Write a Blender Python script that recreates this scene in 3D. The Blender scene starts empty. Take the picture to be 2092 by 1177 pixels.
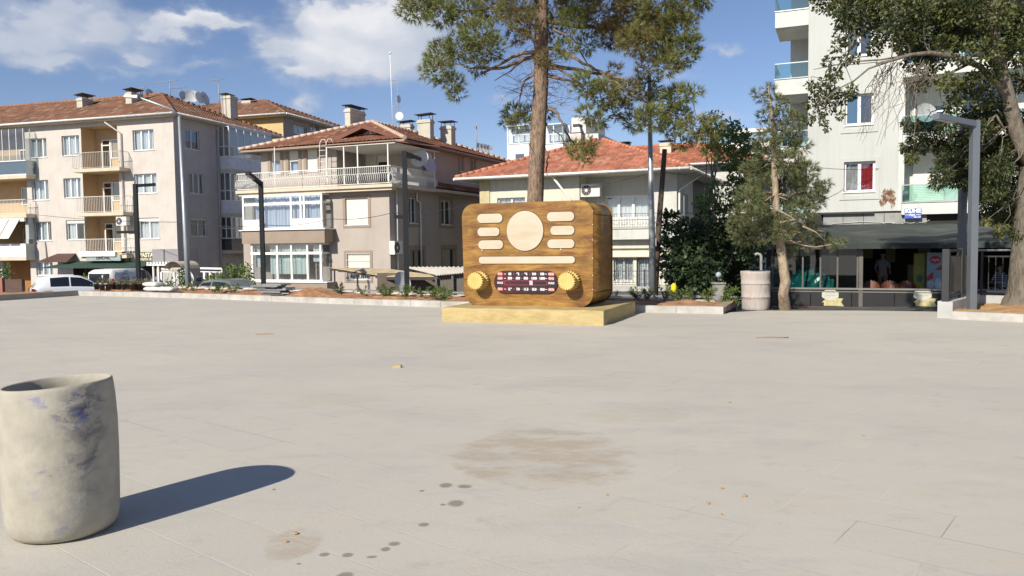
import bpy, math, random
import numpy as np
from mathutils import Vector, Matrix
R = math.radians
scn = bpy.context.scene
col = scn.collection
random.seed(7)
rng = np.random.default_rng(11)

# ---------------------------------------------------------------- camera
FPX, CX, CY = 1620.0, 1046.0, 588.5
PITCH, ROLL, EYE = 0.0545, 0.012, 1.5
cp, sp, cr, sr = math.cos(PITCH), math.sin(PITCH), math.cos(ROLL), math.sin(ROLL)
FW = Vector((0, cp, -sp)); U0 = Vector((0, sp, cp)); R0 = Vector((1, 0, 0))
RT = R0 * cr - U0 * sr
UP = U0 * cr + R0 * sr
cam_d = bpy.data.cameras.new('camera'); cam = bpy.data.objects.new('camera', cam_d); col.objects.link(cam)
cam_d.sensor_width = 36; cam_d.lens = FPX / 2092 * 36; cam_d.clip_start = 0.05; cam_d.clip_end = 5000
M4 = Matrix((RT, UP, -FW)).transposed().to_4x4(); M4.translation = Vector((0, 0, EYE))
cam.matrix_world = M4
scn.camera = cam
EYEV = Vector((0, 0, EYE))
def ray(px, py): return FW * FPX + RT * (px - CX) - UP * (py - CY)
def gp(px, py, z=0.0):
    d = ray(px, py); t = (z - EYE) / d.z; return EYEV + d * t
def dp(px, py, Y):
    d = ray(px, py); return EYEV + d * (Y / d.y)

# ---------------------------------------------------------------- light, sky
SUN_EL, SUN_AZ = R(34), math.atan2(-0.58, -0.81)      # azimuth measured from +Y towards +X
sdir = Vector((math.sin(SUN_AZ) * math.cos(SUN_EL), math.cos(SUN_AZ) * math.cos(SUN_EL), math.sin(SUN_EL)))
sl = bpy.data.lights.new('sun', 'SUN'); sun = bpy.data.objects.new('sun', sl); col.objects.link(sun)
sl.energy = 5.0; sl.angle = R(0.55); sl.color = (1.0, 0.935, 0.81)
sun.rotation_euler = sdir.to_track_quat('Z', 'Y').to_euler(); sun.location = (-20, -20, 30)
scn.view_settings.view_transform = 'Standard'; scn.view_settings.look = 'None'
scn.view_settings.exposure = 0.27; scn.view_settings.gamma = 1.0
W = bpy.data.worlds.new('World'); scn.world = W; W.use_nodes = True
nt = W.node_tree; nt.nodes.clear()
def wn(t, **k):
    n = nt.nodes.new(t)
    for a, b in k.items(): setattr(n, a, b)
    return n
LK = nt.links.new
out = wn('ShaderNodeOutputWorld'); bg = wn('ShaderNodeBackground'); LK(bg.outputs[0], out.inputs[0])
bg.inputs[1].default_value = 0.067
sky = wn('ShaderNodeTexSky', sky_type='NISHITA', sun_disc=False)
sky.sun_elevation = SUN_EL; sky.sun_rotation = SUN_AZ; sky.altitude = 900; sky.air_density = 1.0; sky.dust_density = 0.7; sky.ozone_density = 2.2
tc = wn('ShaderNodeTexCoord')
def vmath(op, a, b=None):
    n = wn('ShaderNodeVectorMath', operation=op)
    for i, s in enumerate((a, b)):
        if s is None: continue
        if hasattr(s, 'default_value') or hasattr(s, 'links'): LK(s, n.inputs[i])
        else: n.inputs[i].default_value = s
    return n
def fmath(op, a, b=None, c=None, clamp=False):
    n = wn('ShaderNodeMath', operation=op); n.use_clamp = clamp
    for i, s in enumerate((a, b, c)):
        if s is None: continue
        if hasattr(s, 'links'): LK(s, n.inputs[i])
        else: n.inputs[i].default_value = s
    return n.outputs[0]
# clouds: blobs given as directions in the sky, broken up by noise; (px,py,half width px,half height px,density)
CL = [(30,45,80,40,.85),(120,28,70,30,.7),(60,95,90,26,.7),(180,80,60,26,.6),(215,50,34,24,.6),(170,8,60,20,.6),(300,68,60,24,.7),(365,48,60,20,.95),(440,50,60,15,.95),(500,62,40,10,.6),(290,112,46,14,.85),(120,128,60,12,.8),(255,146,110,10,.45),
      (420,135,60,10,.5),(548,98,30,22,1.15),(635,45,40,32,1.15),(680,25,50,30,1.1),(740,45,66,46,1.35),(800,25,66,46,1.15),(640,110,56,36,1.1),(720,125,80,34,1.05),(600,158,40,16,.95),(800,110,70,40,.7),(870,90,50,44,.55),(930,50,50,44,.5),
      (612,210,24,13,1.1),(1480,114,18,9,.95),(1028,208,18,7,.8),(1165,232,50,8,.6),(1480,236,50,10,.7),(1390,150,40,9,.5),
      (-300,60,260,70,.8),(2500,120,300,90,.8),(900,-350,500,90,.7)]
nz = wn('ShaderNodeTexNoise'); nz.inputs['Scale'].default_value = 7; nz.inputs['Detail'].default_value = 7; nz.inputs['Roughness'].default_value = .58
mp0 = wn('ShaderNodeMapping'); mp0.inputs['Scale'].default_value = (1, 1, 1.7); LK(tc.outputs['Generated'], mp0.inputs['Vector']); LK(mp0.outputs[0], nz.inputs['Vector'])
nz2 = wn('ShaderNodeTexNoise'); nz2.inputs['Scale'].default_value = 30; nz2.inputs['Detail'].default_value = 4; LK(mp0.outputs[0], nz2.inputs['Vector'])
wrp = vmath('SUBTRACT', nz.outputs['Color'], (.5, .5, .5)); wrp2 = vmath('SCALE', wrp.outputs[0]); wrp2.inputs['Scale'].default_value = .07
wrq = vmath('SUBTRACT', nz2.outputs['Color'], (.5, .5, .5)); wrq2 = vmath('SCALE', wrq.outputs[0]); wrq2.inputs['Scale'].default_value = .035
pos = vmath('ADD', tc.outputs['Generated'], wrp2.outputs[0]); pos = vmath('ADD', pos.outputs[0], wrq2.outputs[0])
acc = None; bri = None
def blobnode(x, y, hw, hh, dn, prev):
    c = ray(x, y).normalized(); a = (ray(x + 10, y).normalized() - c); b = (ray(x, y - 10).normalized() - c); sx, sy = a.length / 10 * hw * 2.7, b.length / 10 * hh * 2.7
    a.normalize(); b = (b - a * b.dot(a)).normalized(); n = a.cross(b); rot = Matrix((a, b, n)).transposed().to_euler()
    mp_ = wn('ShaderNodeMapping', vector_type='TEXTURE'); mp_.inputs['Location'].default_value = c; mp_.inputs['Rotation'].default_value = rot; mp_.inputs['Scale'].default_value = (sx, sy, .9); LK(pos.outputs[0], mp_.inputs['Vector'])
    g = wn('ShaderNodeTexGradient', gradient_type='QUADRATIC_SPHERE'); LK(mp_.outputs[0], g.inputs['Vector'])
    return fmath('MULTIPLY_ADD', g.outputs['Fac'], dn, prev if prev is not None else 0.0)
for (x, y, hw, hh, dn) in CL:
    acc = blobnode(x, y, hw, hh, dn, acc)
    if dn > .9 and hw > 30: bri = blobnode(x + hw * .1, y - hh * .45, hw * .8, hh * .8, .55, bri)
dens = fmath('ADD', acc, fmath('MULTIPLY', fmath('SUBTRACT', nz.outputs['Fac'], .5), 1.5))
mr = wn('ShaderNodeMapRange', interpolation_type='SMOOTHSTEP'); LK(dens, mr.inputs['Value']); mr.inputs['From Min'].default_value = .36; mr.inputs['From Max'].default_value = .9
ccol = wn('ShaderNodeMapRange', interpolation_type='LINEAR'); LK(fmath('ADD', bri, fmath('MULTIPLY', nz2.outputs['Fac'], .5)), ccol.inputs['Value'])
ccol.inputs['From Min'].default_value = 0; ccol.inputs['From Max'].default_value = 1.0; ccol.inputs['To Min'].default_value = 0; ccol.inputs['To Max'].default_value = 1
cm = wn('ShaderNodeMix', data_type='RGBA'); LK(ccol.outputs[0], cm.inputs[0]); cm.inputs[6].default_value = (5.6, 6.4, 7.9, 1); cm.inputs[7].default_value = (11.0, 11.0, 11.2, 1)
sk2 = wn('ShaderNodeMix', data_type='RGBA', blend_type='MULTIPLY'); sk2.inputs[0].default_value = 1; LK(sky.outputs[0], sk2.inputs[6]); sk2.inputs[7].default_value = (1.27, 1.24, 1.38, 1)
mx = wn('ShaderNodeMix', data_type='RGBA'); veil = wn('ShaderNodeMapRange', interpolation_type='SMOOTHSTEP'); LK(fmath('ADD', acc, fmath('MULTIPLY', fmath('SUBTRACT', nz2.outputs['Fac'], .5), .5)), veil.inputs['Value']); veil.inputs['From Min'].default_value = .02; veil.inputs['From Max'].default_value = .8; veil.inputs['To Max'].default_value = .6
LK(fmath('MAXIMUM', fmath('MULTIPLY', mr.outputs[0], .92), veil.outputs[0]), mx.inputs[0]); LK(sk2.outputs[2], mx.inputs[6]); LK(cm.outputs[2], mx.inputs[7])
LK(mx.outputs[2], bg.inputs[0])

# ---------------------------------------------------------------- materials
MATS = {}
def srgb(r, g, b):
    f = lambda c: (c / 255 / 12.92) if c / 255 <= .04045 else ((c / 255 + .055) / 1.055) ** 2.4
    return (f(r), f(g), f(b))
def mat(name, c, rough=.8, var=.15, scale=3.0, bump=0.0, bscale=40.0, metal=0.0, spec=.5, c2=None, c2s=1.2, c2w=(.45, .65), stretch=None, tint=None, streak=0.0):
    """principled material whose colour is broken up by two noises"""
    if name in MATS: return MATS[name]
    m = bpy.data.materials.new(name); m.use_nodes = True; t = m.node_tree; N = t.nodes.new; L = t.links.new
    p = t.nodes['Principled BSDF']; p.inputs['Roughness'].default_value = rough; p.inputs['Metallic'].default_value = metal
    p.inputs['Specular IOR Level'].default_value = spec
    tcn = N('ShaderNodeTexCoord'); vec = tcn.outputs['Object']
    if stretch:
        mpn = N('ShaderNodeMapping'); mpn.inputs['Scale'].default_value = stretch; L(vec, mpn.inputs[0]); vec = mpn.outputs[0]
    n1 = N('ShaderNodeTexNoise'); n1.inputs['Scale'].default_value = scale; n1.inputs['Detail'].default_value = 6; n1.inputs['Roughness'].default_value = .6; L(vec, n1.inputs['Vector'])
    mrn = N('ShaderNodeMapRange'); mrn.inputs['From Min'].default_value = .3; mrn.inputs['From Max'].default_value = .7
    mrn.inputs['To Min'].default_value = 1 - var; mrn.inputs['To Max'].default_value = 1 + var; L(n1.outputs['Fac'], mrn.inputs['Value'])
    base = N('ShaderNodeRGB'); base.outputs[0].default_value = (*c, 1); src = base.outputs[0]
    if c2 is not None:
        n2 = N('ShaderNodeTexNoise'); n2.inputs['Scale'].default_value = c2s; n2.inputs['Detail'].default_value = 8; n2.inputs['Roughness'].default_value = .65; L(vec, n2.inputs['Vector'])
        m2 = N('ShaderNodeMapRange'); m2.inputs['From Min'].default_value = c2w[0]; m2.inputs['From Max'].default_value = c2w[1]; L(n2.outputs['Fac'], m2.inputs['Value'])
        mm = N('ShaderNodeMix'); mm.data_type = 'RGBA'; L(m2.outputs[0], mm.inputs[0]); L(src, mm.inputs[6]); mm.inputs[7].default_value = (*c2, 1); src = mm.outputs[2]
    if streak:      # rain runs down the facade
        m5 = N('ShaderNodeMapping'); m5.inputs['Scale'].default_value = (2.2, 2.2, .16); L(tcn.outputs['Object'], m5.inputs[0]); n5 = N('ShaderNodeTexNoise'); n5.inputs['Scale'].default_value = 2.5; n5.inputs['Detail'].default_value = 7; n5.inputs['Roughness'].default_value = .7; L(m5.outputs[0], n5.inputs['Vector'])
        r5 = N('ShaderNodeMapRange'); r5.inputs['From Min'].default_value = .48; r5.inputs['From Max'].default_value = .7; r5.inputs['To Min'].default_value = 1; r5.inputs['To Max'].default_value = 1 - streak; L(n5.outputs['Fac'], r5.inputs['Value'])
        x5 = N('ShaderNodeMix'); x5.data_type = 'RGBA'; x5.blend_type = 'MULTIPLY'; x5.inputs[0].default_value = 1; L(src, x5.inputs[6]); L(r5.outputs[0], x5.inputs[7]); src = x5.outputs[2]
    if tint is not None:     # per-vertex species colour (dry / green)
        at = N('ShaderNodeAttribute'); at.attribute_name = 'tint'
        mm = N('ShaderNodeMix'); mm.data_type = 'RGBA'; L(at.outputs['Fac'], mm.inputs[0]); L(src, mm.inputs[6]); mm.inputs[7].default_value = (*tint, 1); src = mm.outputs[2]
    mu = N('ShaderNodeMix'); mu.data_type = 'RGBA'; mu.blend_type = 'MULTIPLY'; mu.inputs[0].default_value = 1; L(src, mu.inputs[6]); L(mrn.outputs[0], mu.inputs[7])
    L(mu.outputs[2], p.inputs['Base Color'])
    if bump:
        nb = N('ShaderNodeTexNoise'); nb.inputs['Scale'].default_value = bscale; nb.inputs['Detail'].default_value = 4; L(vec, nb.inputs['Vector'])
        bn = N('ShaderNodeBump'); bn.inputs['Strength'].default_value = bump; bn.inputs['Distance'].default_value = .02; L(nb.outputs['Fac'], bn.inputs['Height']); L(bn.outputs[0], p.inputs['Normal'])
    MATS[name] = m; return m
def leafmat(name, c, tint, trans=.25, rough=.55):
    m = mat(name, c, rough, .3, 1.5, tint=tint)
    t = m.node_tree; p = t.nodes['Principled BSDF']; o = t.nodes['Material Output']
    tr = t.nodes.new('ShaderNodeBsdfTranslucent'); mi = t.nodes.new('ShaderNodeMixShader'); mi.inputs[0].default_value = trans
    t.links.new(p.inputs['Base Color'].links[0].from_socket, tr.inputs[0]); t.links.new(p.outputs[0], mi.inputs[1]); t.links.new(tr.outputs[0], mi.inputs[2]); t.links.new(mi.outputs[0], o.inputs[0])
    return m
def glassmat(name, tintc=(.75, .8, .82), refl=.16, rough=.02):
    if name in MATS: return MATS[name]
    m = bpy.data.materials.new(name); m.use_nodes = True; t = m.node_tree; t.nodes.clear(); N = t.nodes.new
    o = N('ShaderNodeOutputMaterial'); a = N('ShaderNodeBsdfTransparent'); a.inputs[0].default_value = (*tintc, 1)
    g = N('ShaderNodeBsdfGlossy'); g.inputs['Roughness'].default_value = rough; g.inputs[0].default_value = (.9, .95, 1, 1)
    fr = N('ShaderNodeFresnel'); fr.inputs[0].default_value = 1.5; ad = N('ShaderNodeMath'); ad.operation = 'ADD'; ad.use_clamp = True; t.links.new(fr.outputs[0], ad.inputs[0]); ad.inputs[1].default_value = refl
    x = N('ShaderNodeMixShader'); t.links.new(ad.outputs[0], x.inputs[0]); t.links.new(a.outputs[0], x.inputs[1]); t.links.new(g.outputs[0], x.inputs[2]); t.links.new(x.outputs[0], o.inputs[0])
    MATS[name] = m; return m
def tilemat(name, c, cdark, cpale):
    """roof tiles: colour differs from tile to tile (uv = tile column, row)"""
    if name in MATS: return MATS[name]
    m = mat(name, c, .85, .18, 1.3, bump=.2, bscale=60, c2=cdark, c2s=.8, c2w=(.5, .72)); t = m.node_tree; N = t.nodes.new; L = t.links.new
    p = t.nodes['Principled BSDF']; src = p.inputs['Base Color'].links[0].from_socket
    uv = N('ShaderNodeUVMap'); uv.uv_map = 'uv'; fl = N('ShaderNodeVectorMath'); fl.operation = 'FLOOR'; L(uv.outputs[0], fl.inputs[0])
    w = N('ShaderNodeTexWhiteNoise'); w.noise_dimensions = '2D'; L(fl.outputs[0], w.inputs['Vector'])
    mr_ = N('ShaderNodeMapRange'); mr_.inputs['To Min'].default_value = .72; mr_.inputs['To Max'].default_value = 1.25; L(w.outputs['Value'], mr_.inputs['Value'])
    mu = N('ShaderNodeMix'); mu.data_type = 'RGBA'; mu.blend_type = 'MULTIPLY'; mu.inputs[0].default_value = 1; L(src, mu.inputs[6]); L(mr_.outputs[0], mu.inputs[7])
    th = N('ShaderNodeMath'); th.operation = 'GREATER_THAN'; th.inputs[1].default_value = .95; L(w.outputs['Value'], th.inputs[0])
    m3 = N('ShaderNodeMix'); m3.data_type = 'RGBA'; L(th.outputs[0], m3.inputs[0]); L(mu.outputs[2], m3.inputs[6]); m3.inputs[7].default_value = (*cpale, 1)
    L(m3.outputs[2], p.inputs['Base Color']); MATS[name] = m; return m

# ---------------------------------------------------------------- mesh builder
class MB:
    def __init__(s, T=None): s.v = []; s.f = []; s.T = T; s.smooth = set()
    def pt(s, p): s.v.append(tuple(s.T(*p)) if s.T else tuple(p)); return len(s.v) - 1
    def face(s, pts, smooth=False):
        i = [s.pt(p) for p in pts]; s.f.append(i)
        if smooth: s.smooth.add(len(s.f) - 1)
    def box(s, x0, x1, y0, y1, z0, z1):
        b = [s.pt(p) for p in ((x0, y0, z0), (x1, y0, z0), (x1, y1, z0), (x0, y1, z0), (x0, y0, z1), (x1, y0, z1), (x1, y1, z1), (x0, y1, z1))]
        for q in ((0, 3, 2, 1), (4, 5, 6, 7), (0, 1, 5, 4), (1, 2, 6, 5), (2, 3, 7, 6), (3, 0, 4, 7)): s.f.append([b[k] for k in q])
        return s
    def hexa(s, P):
        b = [s.pt(p) for p in P]
        for q in ((0, 3, 2, 1), (4, 5, 6, 7), (0, 1, 5, 4), (1, 2, 6, 5), (2, 3, 7, 6), (3, 0, 4, 7)): s.f.append([b[k] for k in q])
    def tube(s, P, r, n=8, cap=True):
        P = [Vector(p) for p in P]; rs = r if isinstance(r, (list, tuple)) else [r] * len(P); rings = []
        prev = None
        for i, p in enumerate(P):
            t = (P[min(i + 1, len(P) - 1)] - P[max(i - 1, 0)]).normalized()
            if prev is None: a = t.orthogonal().normalized()
            else:
                a = prev - t * prev.dot(t); a = a.normalized() if a.length > 1e-6 else t.orthogonal().normalized()
            prev = a; b = t.cross(a)
            rings.append([s.pt(p + (a * math.cos(k * 2 * math.pi / n) + b * math.sin(k * 2 * math.pi / n)) * rs[i]) for k in range(n)])
        for i in range(len(P) - 1):
            for k in range(n):
                s.f.append([rings[i][k], rings[i][(k + 1) % n], rings[i + 1][(k + 1) % n], rings[i + 1][k]])
                if n > 5: s.smooth.add(len(s.f) - 1)
        if cap: s.f.append(rings[0][::-1]); s.f.append(rings[-1])
        return s
    def bar(s, p, q, w, h=None):
        """square bar between two points"""
        h = h or w; p, q = Vector(p), Vector(q); t = (q - p).normalized(); up = Vector((0, 0, 1)) if abs(t.z) < .95 else Vector((1, 0, 0))
        a = t.cross(up).normalized(); b = a.cross(t)
        P = [e + a * i * w / 2 + b * j * h / 2 for e in (p, q) for (i, j) in ((-1, -1), (1, -1), (1, 1), (-1, 1))]
        s.hexa(P); return s
    def prism(s, poly, fn, a, b, smooth=False):
        """poly of 2-tuples mapped by fn(p,q,depth) between depth a and b"""
        n = len(poly); A = [s.pt(fn(p[0], p[1], a)) for p in poly]; B = [s.pt(fn(p[0], p[1], b)) for p in poly]
        s.f.append(A[::-1]); s.f.append(B)
        for k in range(n):
            s.f.append([A[k], A[(k + 1) % n], B[(k + 1) % n], B[k]])
            if smooth: s.smooth.add(len(s.f) - 1)
        return s
    def lathe(s, prof, n=24, c=(0, 0, 0), sx=1, sy=1):
        rings = [[s.pt((c[0] + r * sx * math.cos(k * 2 * math.pi / n), c[1] + r * sy * math.sin(k * 2 * math.pi / n), c[2] + z)) for k in range(n)] for (r, z) in prof]
        for i in range(len(rings) - 1):
            for k in range(n): s.f.append([rings[i][k], rings[i][(k + 1) % n], rings[i + 1][(k + 1) % n], rings[i + 1][k]]); s.smooth.add(len(s.f) - 1)
        return s
    def wall(s, a0, a1, b0, b1, holes, dep=.15, reveal=True, d0=0.0):
        """sheet in face coordinates (a, depth, b) at depth d0 with rectangular holes and their reveals"""
        A = sorted({a0, a1, *[min(max(x, a0), a1) for h in holes for x in h[:2]]}); Bz = sorted({b0, b1, *[min(max(x, b0), b1) for h in holes for x in h[2:4]]})
        for i in range(len(A) - 1):
            run = None
            for j in range(len(Bz) - 1):
                ca, cb = (A[i] + A[i + 1]) / 2, (Bz[j] + Bz[j + 1]) / 2
                inh = any(h[0] < ca < h[1] and h[2] < cb < h[3] for h in holes)
                if not inh: run = run if run is not None else Bz[j]
                if inh and run is not None: s.face([(A[i], d0, run), (A[i + 1], d0, run), (A[i + 1], d0, Bz[j]), (A[i], d0, Bz[j])]); run = None
            if run is not None: s.face([(A[i], d0, run), (A[i + 1], d0, run), (A[i + 1], d0, b1), (A[i], d0, b1)])
        if reveal:
            for h in (reveal if isinstance(reveal, list) else holes):
                d = h[4] if len(h) > 4 else d0 + dep; x0, x1, z0, z1 = h[:4]
                s.face([(x0, d0, z0), (x0, d, z0), (x0, d, z1), (x0, d0, z1)]); s.face([(x1, d0, z0), (x1, d0, z1), (x1, d, z1), (x1, d, z0)])
                s.face([(x0, d0, z0), (x1, d0, z0), (x1, d, z0), (x0, d, z0)]); s.face([(x0, d0, z1), (x0, d, z1), (x1, d, z1), (x1, d0, z1)])
        return s
    def build(s, name, m, parent=None, uv=None, **tags):
        me = bpy.data.meshes.new(name); me.from_pydata(s.v, [], s.f)
        if s.smooth:
            fl = np.zeros(len(s.f), dtype=bool); fl[list(s.smooth)] = True; me.polygons.foreach_set('use_smooth', fl)
        o = bpy.data.objects.new(name, me); col.objects.link(o)
        for mm in (m if isinstance(m, list) else [m]): me.materials.append(mm)
        if parent is not None: o.parent = parent
        if uv is not None:
            ul = me.uv_layers.new(name='uv'); idx = np.zeros(len(me.loops), dtype=np.int32); me.loops.foreach_get('vertex_index', idx)
            ul.data.foreach_set('uv', np.array(uv, dtype=np.float32)[idx].ravel())
        tag(o, **tags); return o
def npmesh(name, V, F, m, parent=None, tint=None, **tags):
    me = bpy.data.meshes.new(name); V = np.asarray(V, dtype=np.float32); F = np.asarray(F, dtype=np.int32); k = F.shape[1]
    me.vertices.add(len(V)); me.vertices.foreach_set('co', V.ravel()); me.loops.add(F.size); me.loops.foreach_set('vertex_index', F.ravel())
    me.polygons.add(len(F)); me.polygons.foreach_set('loop_start', np.arange(0, F.size, k, dtype=np.int32)); me.polygons.foreach_set('loop_total', np.full(len(F), k, dtype=np.int32))
    me.update(calc_edges=True)
    if tint is not None:
        a = me.attributes.new('tint', 'FLOAT', 'POINT'); a.data.foreach_set('value', np.asarray(tint, dtype=np.float32))
    me.materials.append(m); o = bpy.data.objects.new(name, me); col.objects.link(o)
    if parent is not None: o.parent = parent
    tag(o, **tags); return o
def tag(o, label=None, category=None, group=None, kind=None):
    for k, v in (('label', label), ('category', category), ('group', group), ('kind', kind)):
        if v: o[k] = v
    return o
def empty(name, loc=(0, 0, 0), rz=0.0, label=None, category=None, group=None):
    o = bpy.data.objects.new(name, None); col.objects.link(o); o.location = loc; o.rotation_euler = (0, 0, rz); o.empty_display_size = .2
    return tag(o, label, category, group)
def copy_tree(o, parent=None):
    c = o.copy(); col.objects.link(c)
    if parent is not None: c.parent = parent
    for ch in list(o.children): copy_tree(ch, c)
    return c

# ---------------------------------------------------------------- building frames
class Frame:
    """origin at a corner; u runs along the front to the right, v goes back into the building, z up (z local = world - zb)"""
    def __init__(s, px, py, Y, tdeg, zb):
        P = dp(px, py, Y); s.O = Vector((P.x, P.y, 0)); t = R(tdeg); s.d = Vector((math.cos(t), -math.sin(t), 0)); s.b = Vector((math.sin(t), math.cos(t), 0)); s.zb = zb; s.rz = -t
    def root(s, name, **k): return empty(name, (s.O.x, s.O.y, s.zb), s.rz, **k)
    def px(s, x, y, v=0.0):
        r = ray(x, y); n = s.b; o = s.O + s.b * v; t = (o - EYEV).dot(n) / r.dot(n); P = EYEV + r * t
        return ((P - s.O).dot(s.d), P.z - s.zb)
    def pxs(s, x, y, u=0.0):
        r = ray(x, y); n = s.d; o = s.O + s.d * u; t = (o - EYEV).dot(n) / r.dot(n); P = EYEV + r * t
        return ((P - s.O).dot(s.b), P.z - s.zb)
    def rect(s, x0, y0, x1, y1, v=0.0):
        ym, xm = (y0 + y1) / 2, (x0 + x1) / 2
        return (s.px(x0, ym, v)[0], s.px(x1, ym, v)[0], s.px(xm, y1, v)[1], s.px(xm, y0, v)[1])
    def rects(s, x0, y0, x1, y1, u=0.0):
        ym, xm = (y0 + y1) / 2, (x0 + x1) / 2
        return (s.pxs(x0, ym, u)[0], s.pxs(x1, ym, u)[0], s.pxs(xm, y1, u)[1], s.pxs(xm, y0, u)[1])
    def world(s, u, v, z): return s.O + s.d * u + s.b * v + Vector((0, 0, z + s.zb))
def Tf(v0=0.0): return lambda a, d, b: (a, d + v0, b)
def Ts(u0=0.0): return lambda a, d, b: (u0 - d, a, b)          # right side face

WHITE = mat('white_pvc', (.78, .78, .76), .4, .06, 2)
GLASS = glassmat('window_glass', (.8, .84, .86), .10)
GLASSD = glassmat('dark_glass', (.25, .28, .3), .12)
GLASSG = glassmat('green_glass', (.45, .75, .68), .12)
CURT = mat('white_curtain', (.72, .73, .74), .9, .10, 3, stretch=(9, 9, .4))
CURTB = mat('blueish_curtain', (.5, .55, .66), .9, .18, 3, stretch=(9, 9, .3))
CURTR = mat('red_curtain', (.33, .02, .03), .9, .18, 3, stretch=(9, 9, .3))
SHUT = mat('roller_shutter', (.74, .71, .63), .6, .05, 2)
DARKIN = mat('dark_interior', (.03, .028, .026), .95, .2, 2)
CONC = mat('grey_concrete', (.38, .37, .35), .9, .15, 2.5, bump=.15)
IRONB = mat('black_iron', (.025, .027, .03), .5, .1, 5)
IRONW = mat('white_iron', (.75, .74, .71), .5, .08, 5)
ZINC = mat('zinc_sheet', (.5, .5, .48), .45, .2, 3, metal=.4)
GUT = mat('white_gutter', (.72, .71, .68), .5, .12, 2)
CHIM = mat('chimney_plaster', (.5, .47, .4), .9, .15, 2, c2=(.3, .27, .22), c2s=1.0, c2w=(.55, .8))

def window(root, T, r, mull=(.5,), trans=None, cur='w', rec=.13, fw=.06, shut=0.0, mat_f=None, glass=None, bars=None, cfrac=1.0, sill=True):
    a0, a1, b0, b1 = r[:4]; m = MB(T); f0, f1 = rec, rec + .06
    bt = b1 - (b1 - b0) * shut
    m.box(a0, a1, f0, f1, b0, b0 + fw); m.box(a0, a1, f0, f1, b1 - fw, b1); m.box(a0, a0 + fw, f0, f1, b0 + fw, b1 - fw); m.box(a1 - fw, a1, f0, f1, b0 + fw, b1 - fw)
    xs = [a0 + (a1 - a0) * q for q in mull]
    for x in xs: m.box(x - fw * .7, x + fw * .7, f0 - .01, f1, b0 + fw, b1 - fw)
    if trans is not None:
        zt = b0 + (b1 - b0) * trans; e = [a0 + fw] + xs + [a1 - fw]
        for i in range(len(e) - 1): m.box(e[i] + (fw * .7 if i else 0), e[i + 1] - (fw * .7 if i < len(e) - 2 else 0), f0, f1, zt - fw * .6, zt + fw * .6)
    if sill: m.box(a0 - .04, a1 + .04, -.05, f0, b0 - .04, b0)
    w = m.build('window', mat_f or WHITE, root)
    g = MB(T); g.face([(a0 + fw, f0 + .03, b0 + fw), (a1 - fw, f0 + .03, b0 + fw), (a1 - fw, f0 + .03, b1 - fw), (a0 + fw, f0 + .03, b1 - fw)]); g.build('pane', glass or GLASS, w)
    if cur:
        c = MB(T); n = max(10, int((a1 - a0) / .05)); zb_ = b0 + (b1 - b0) * (1 - cfrac); e = [0] + list(mull) + [1]
        skip = random.randrange(len(e) - 1) if (len(e) > 2 and random.random() < .45 and cur == 'w') else -1
        ph = random.random() * 6
        for i in range(n):
            q0, q1 = i / n, (i + 1) / n
            if skip >= 0 and e[skip] < q0 < e[skip] + (e[skip + 1] - e[skip]) * .55: continue
            fnc = lambda q: f0 + .14 + .035 * math.sin(q * (a1 - a0) * 38 + ph) + .02 * math.sin(q * (a1 - a0) * 17)
            c.face([(a0 + (a1 - a0) * q0, fnc(q0), zb_), (a0 + (a1 - a0) * q1, fnc(q1), zb_), (a0 + (a1 - a0) * q1, fnc(q1), b1), (a0 + (a1 - a0) * q0, fnc(q0), b1)], True)
        c.build('curtain', {'w': CURT, 'b': CURTB, 'r': CURTR}[cur], w)
    if shut > 0:
        s_ = MB(T); k = max(2, int((b1 - bt) / .07))
        for i in range(k):
            z0 = bt + (b1 - bt) * i / k; z1 = bt + (b1 - bt) * (i + 1) / k - .008
            s_.box(a0 + .02, a1 - .02, f0 - .05, f0 - .012, z0, z1)
        s_.build('shutter', SHUT, w)
    if bars:
        bb = MB(T); nn = int((a1 - a0) / .11)
        for i in range(nn + 1): x = a0 + (a1 - a0) * i / nn; bb.box(x - .008, x + .008, -.03, -.014, b0, b1)
        for i in range(5): z = b0 + (b1 - b0) * i / 4; bb.box(a0, a1, -.045, -.03, z - .008, z + .008)
        bb.build('window_grille', IRONW if bars == 'w' else IRONB, w)
    return w
def trim(root, T, r, w=.14, m=None, out_=.03, sides=True):
    a0, a1, b0, b1 = r[:4]; q = MB(T)
    q.box(a0 - w, a1 + w, -out_, .0, b1, b1 + w); q.box(a0 - w, a1 + w, -out_, .0, b0 - w, b0)
    if sides: q.box(a0 - w, a0, -out_, .0, b0, b1); q.box(a1, a1 + w, -out_, .0, b0, b1)
    return q.build('window_surround', m, root)

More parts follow.
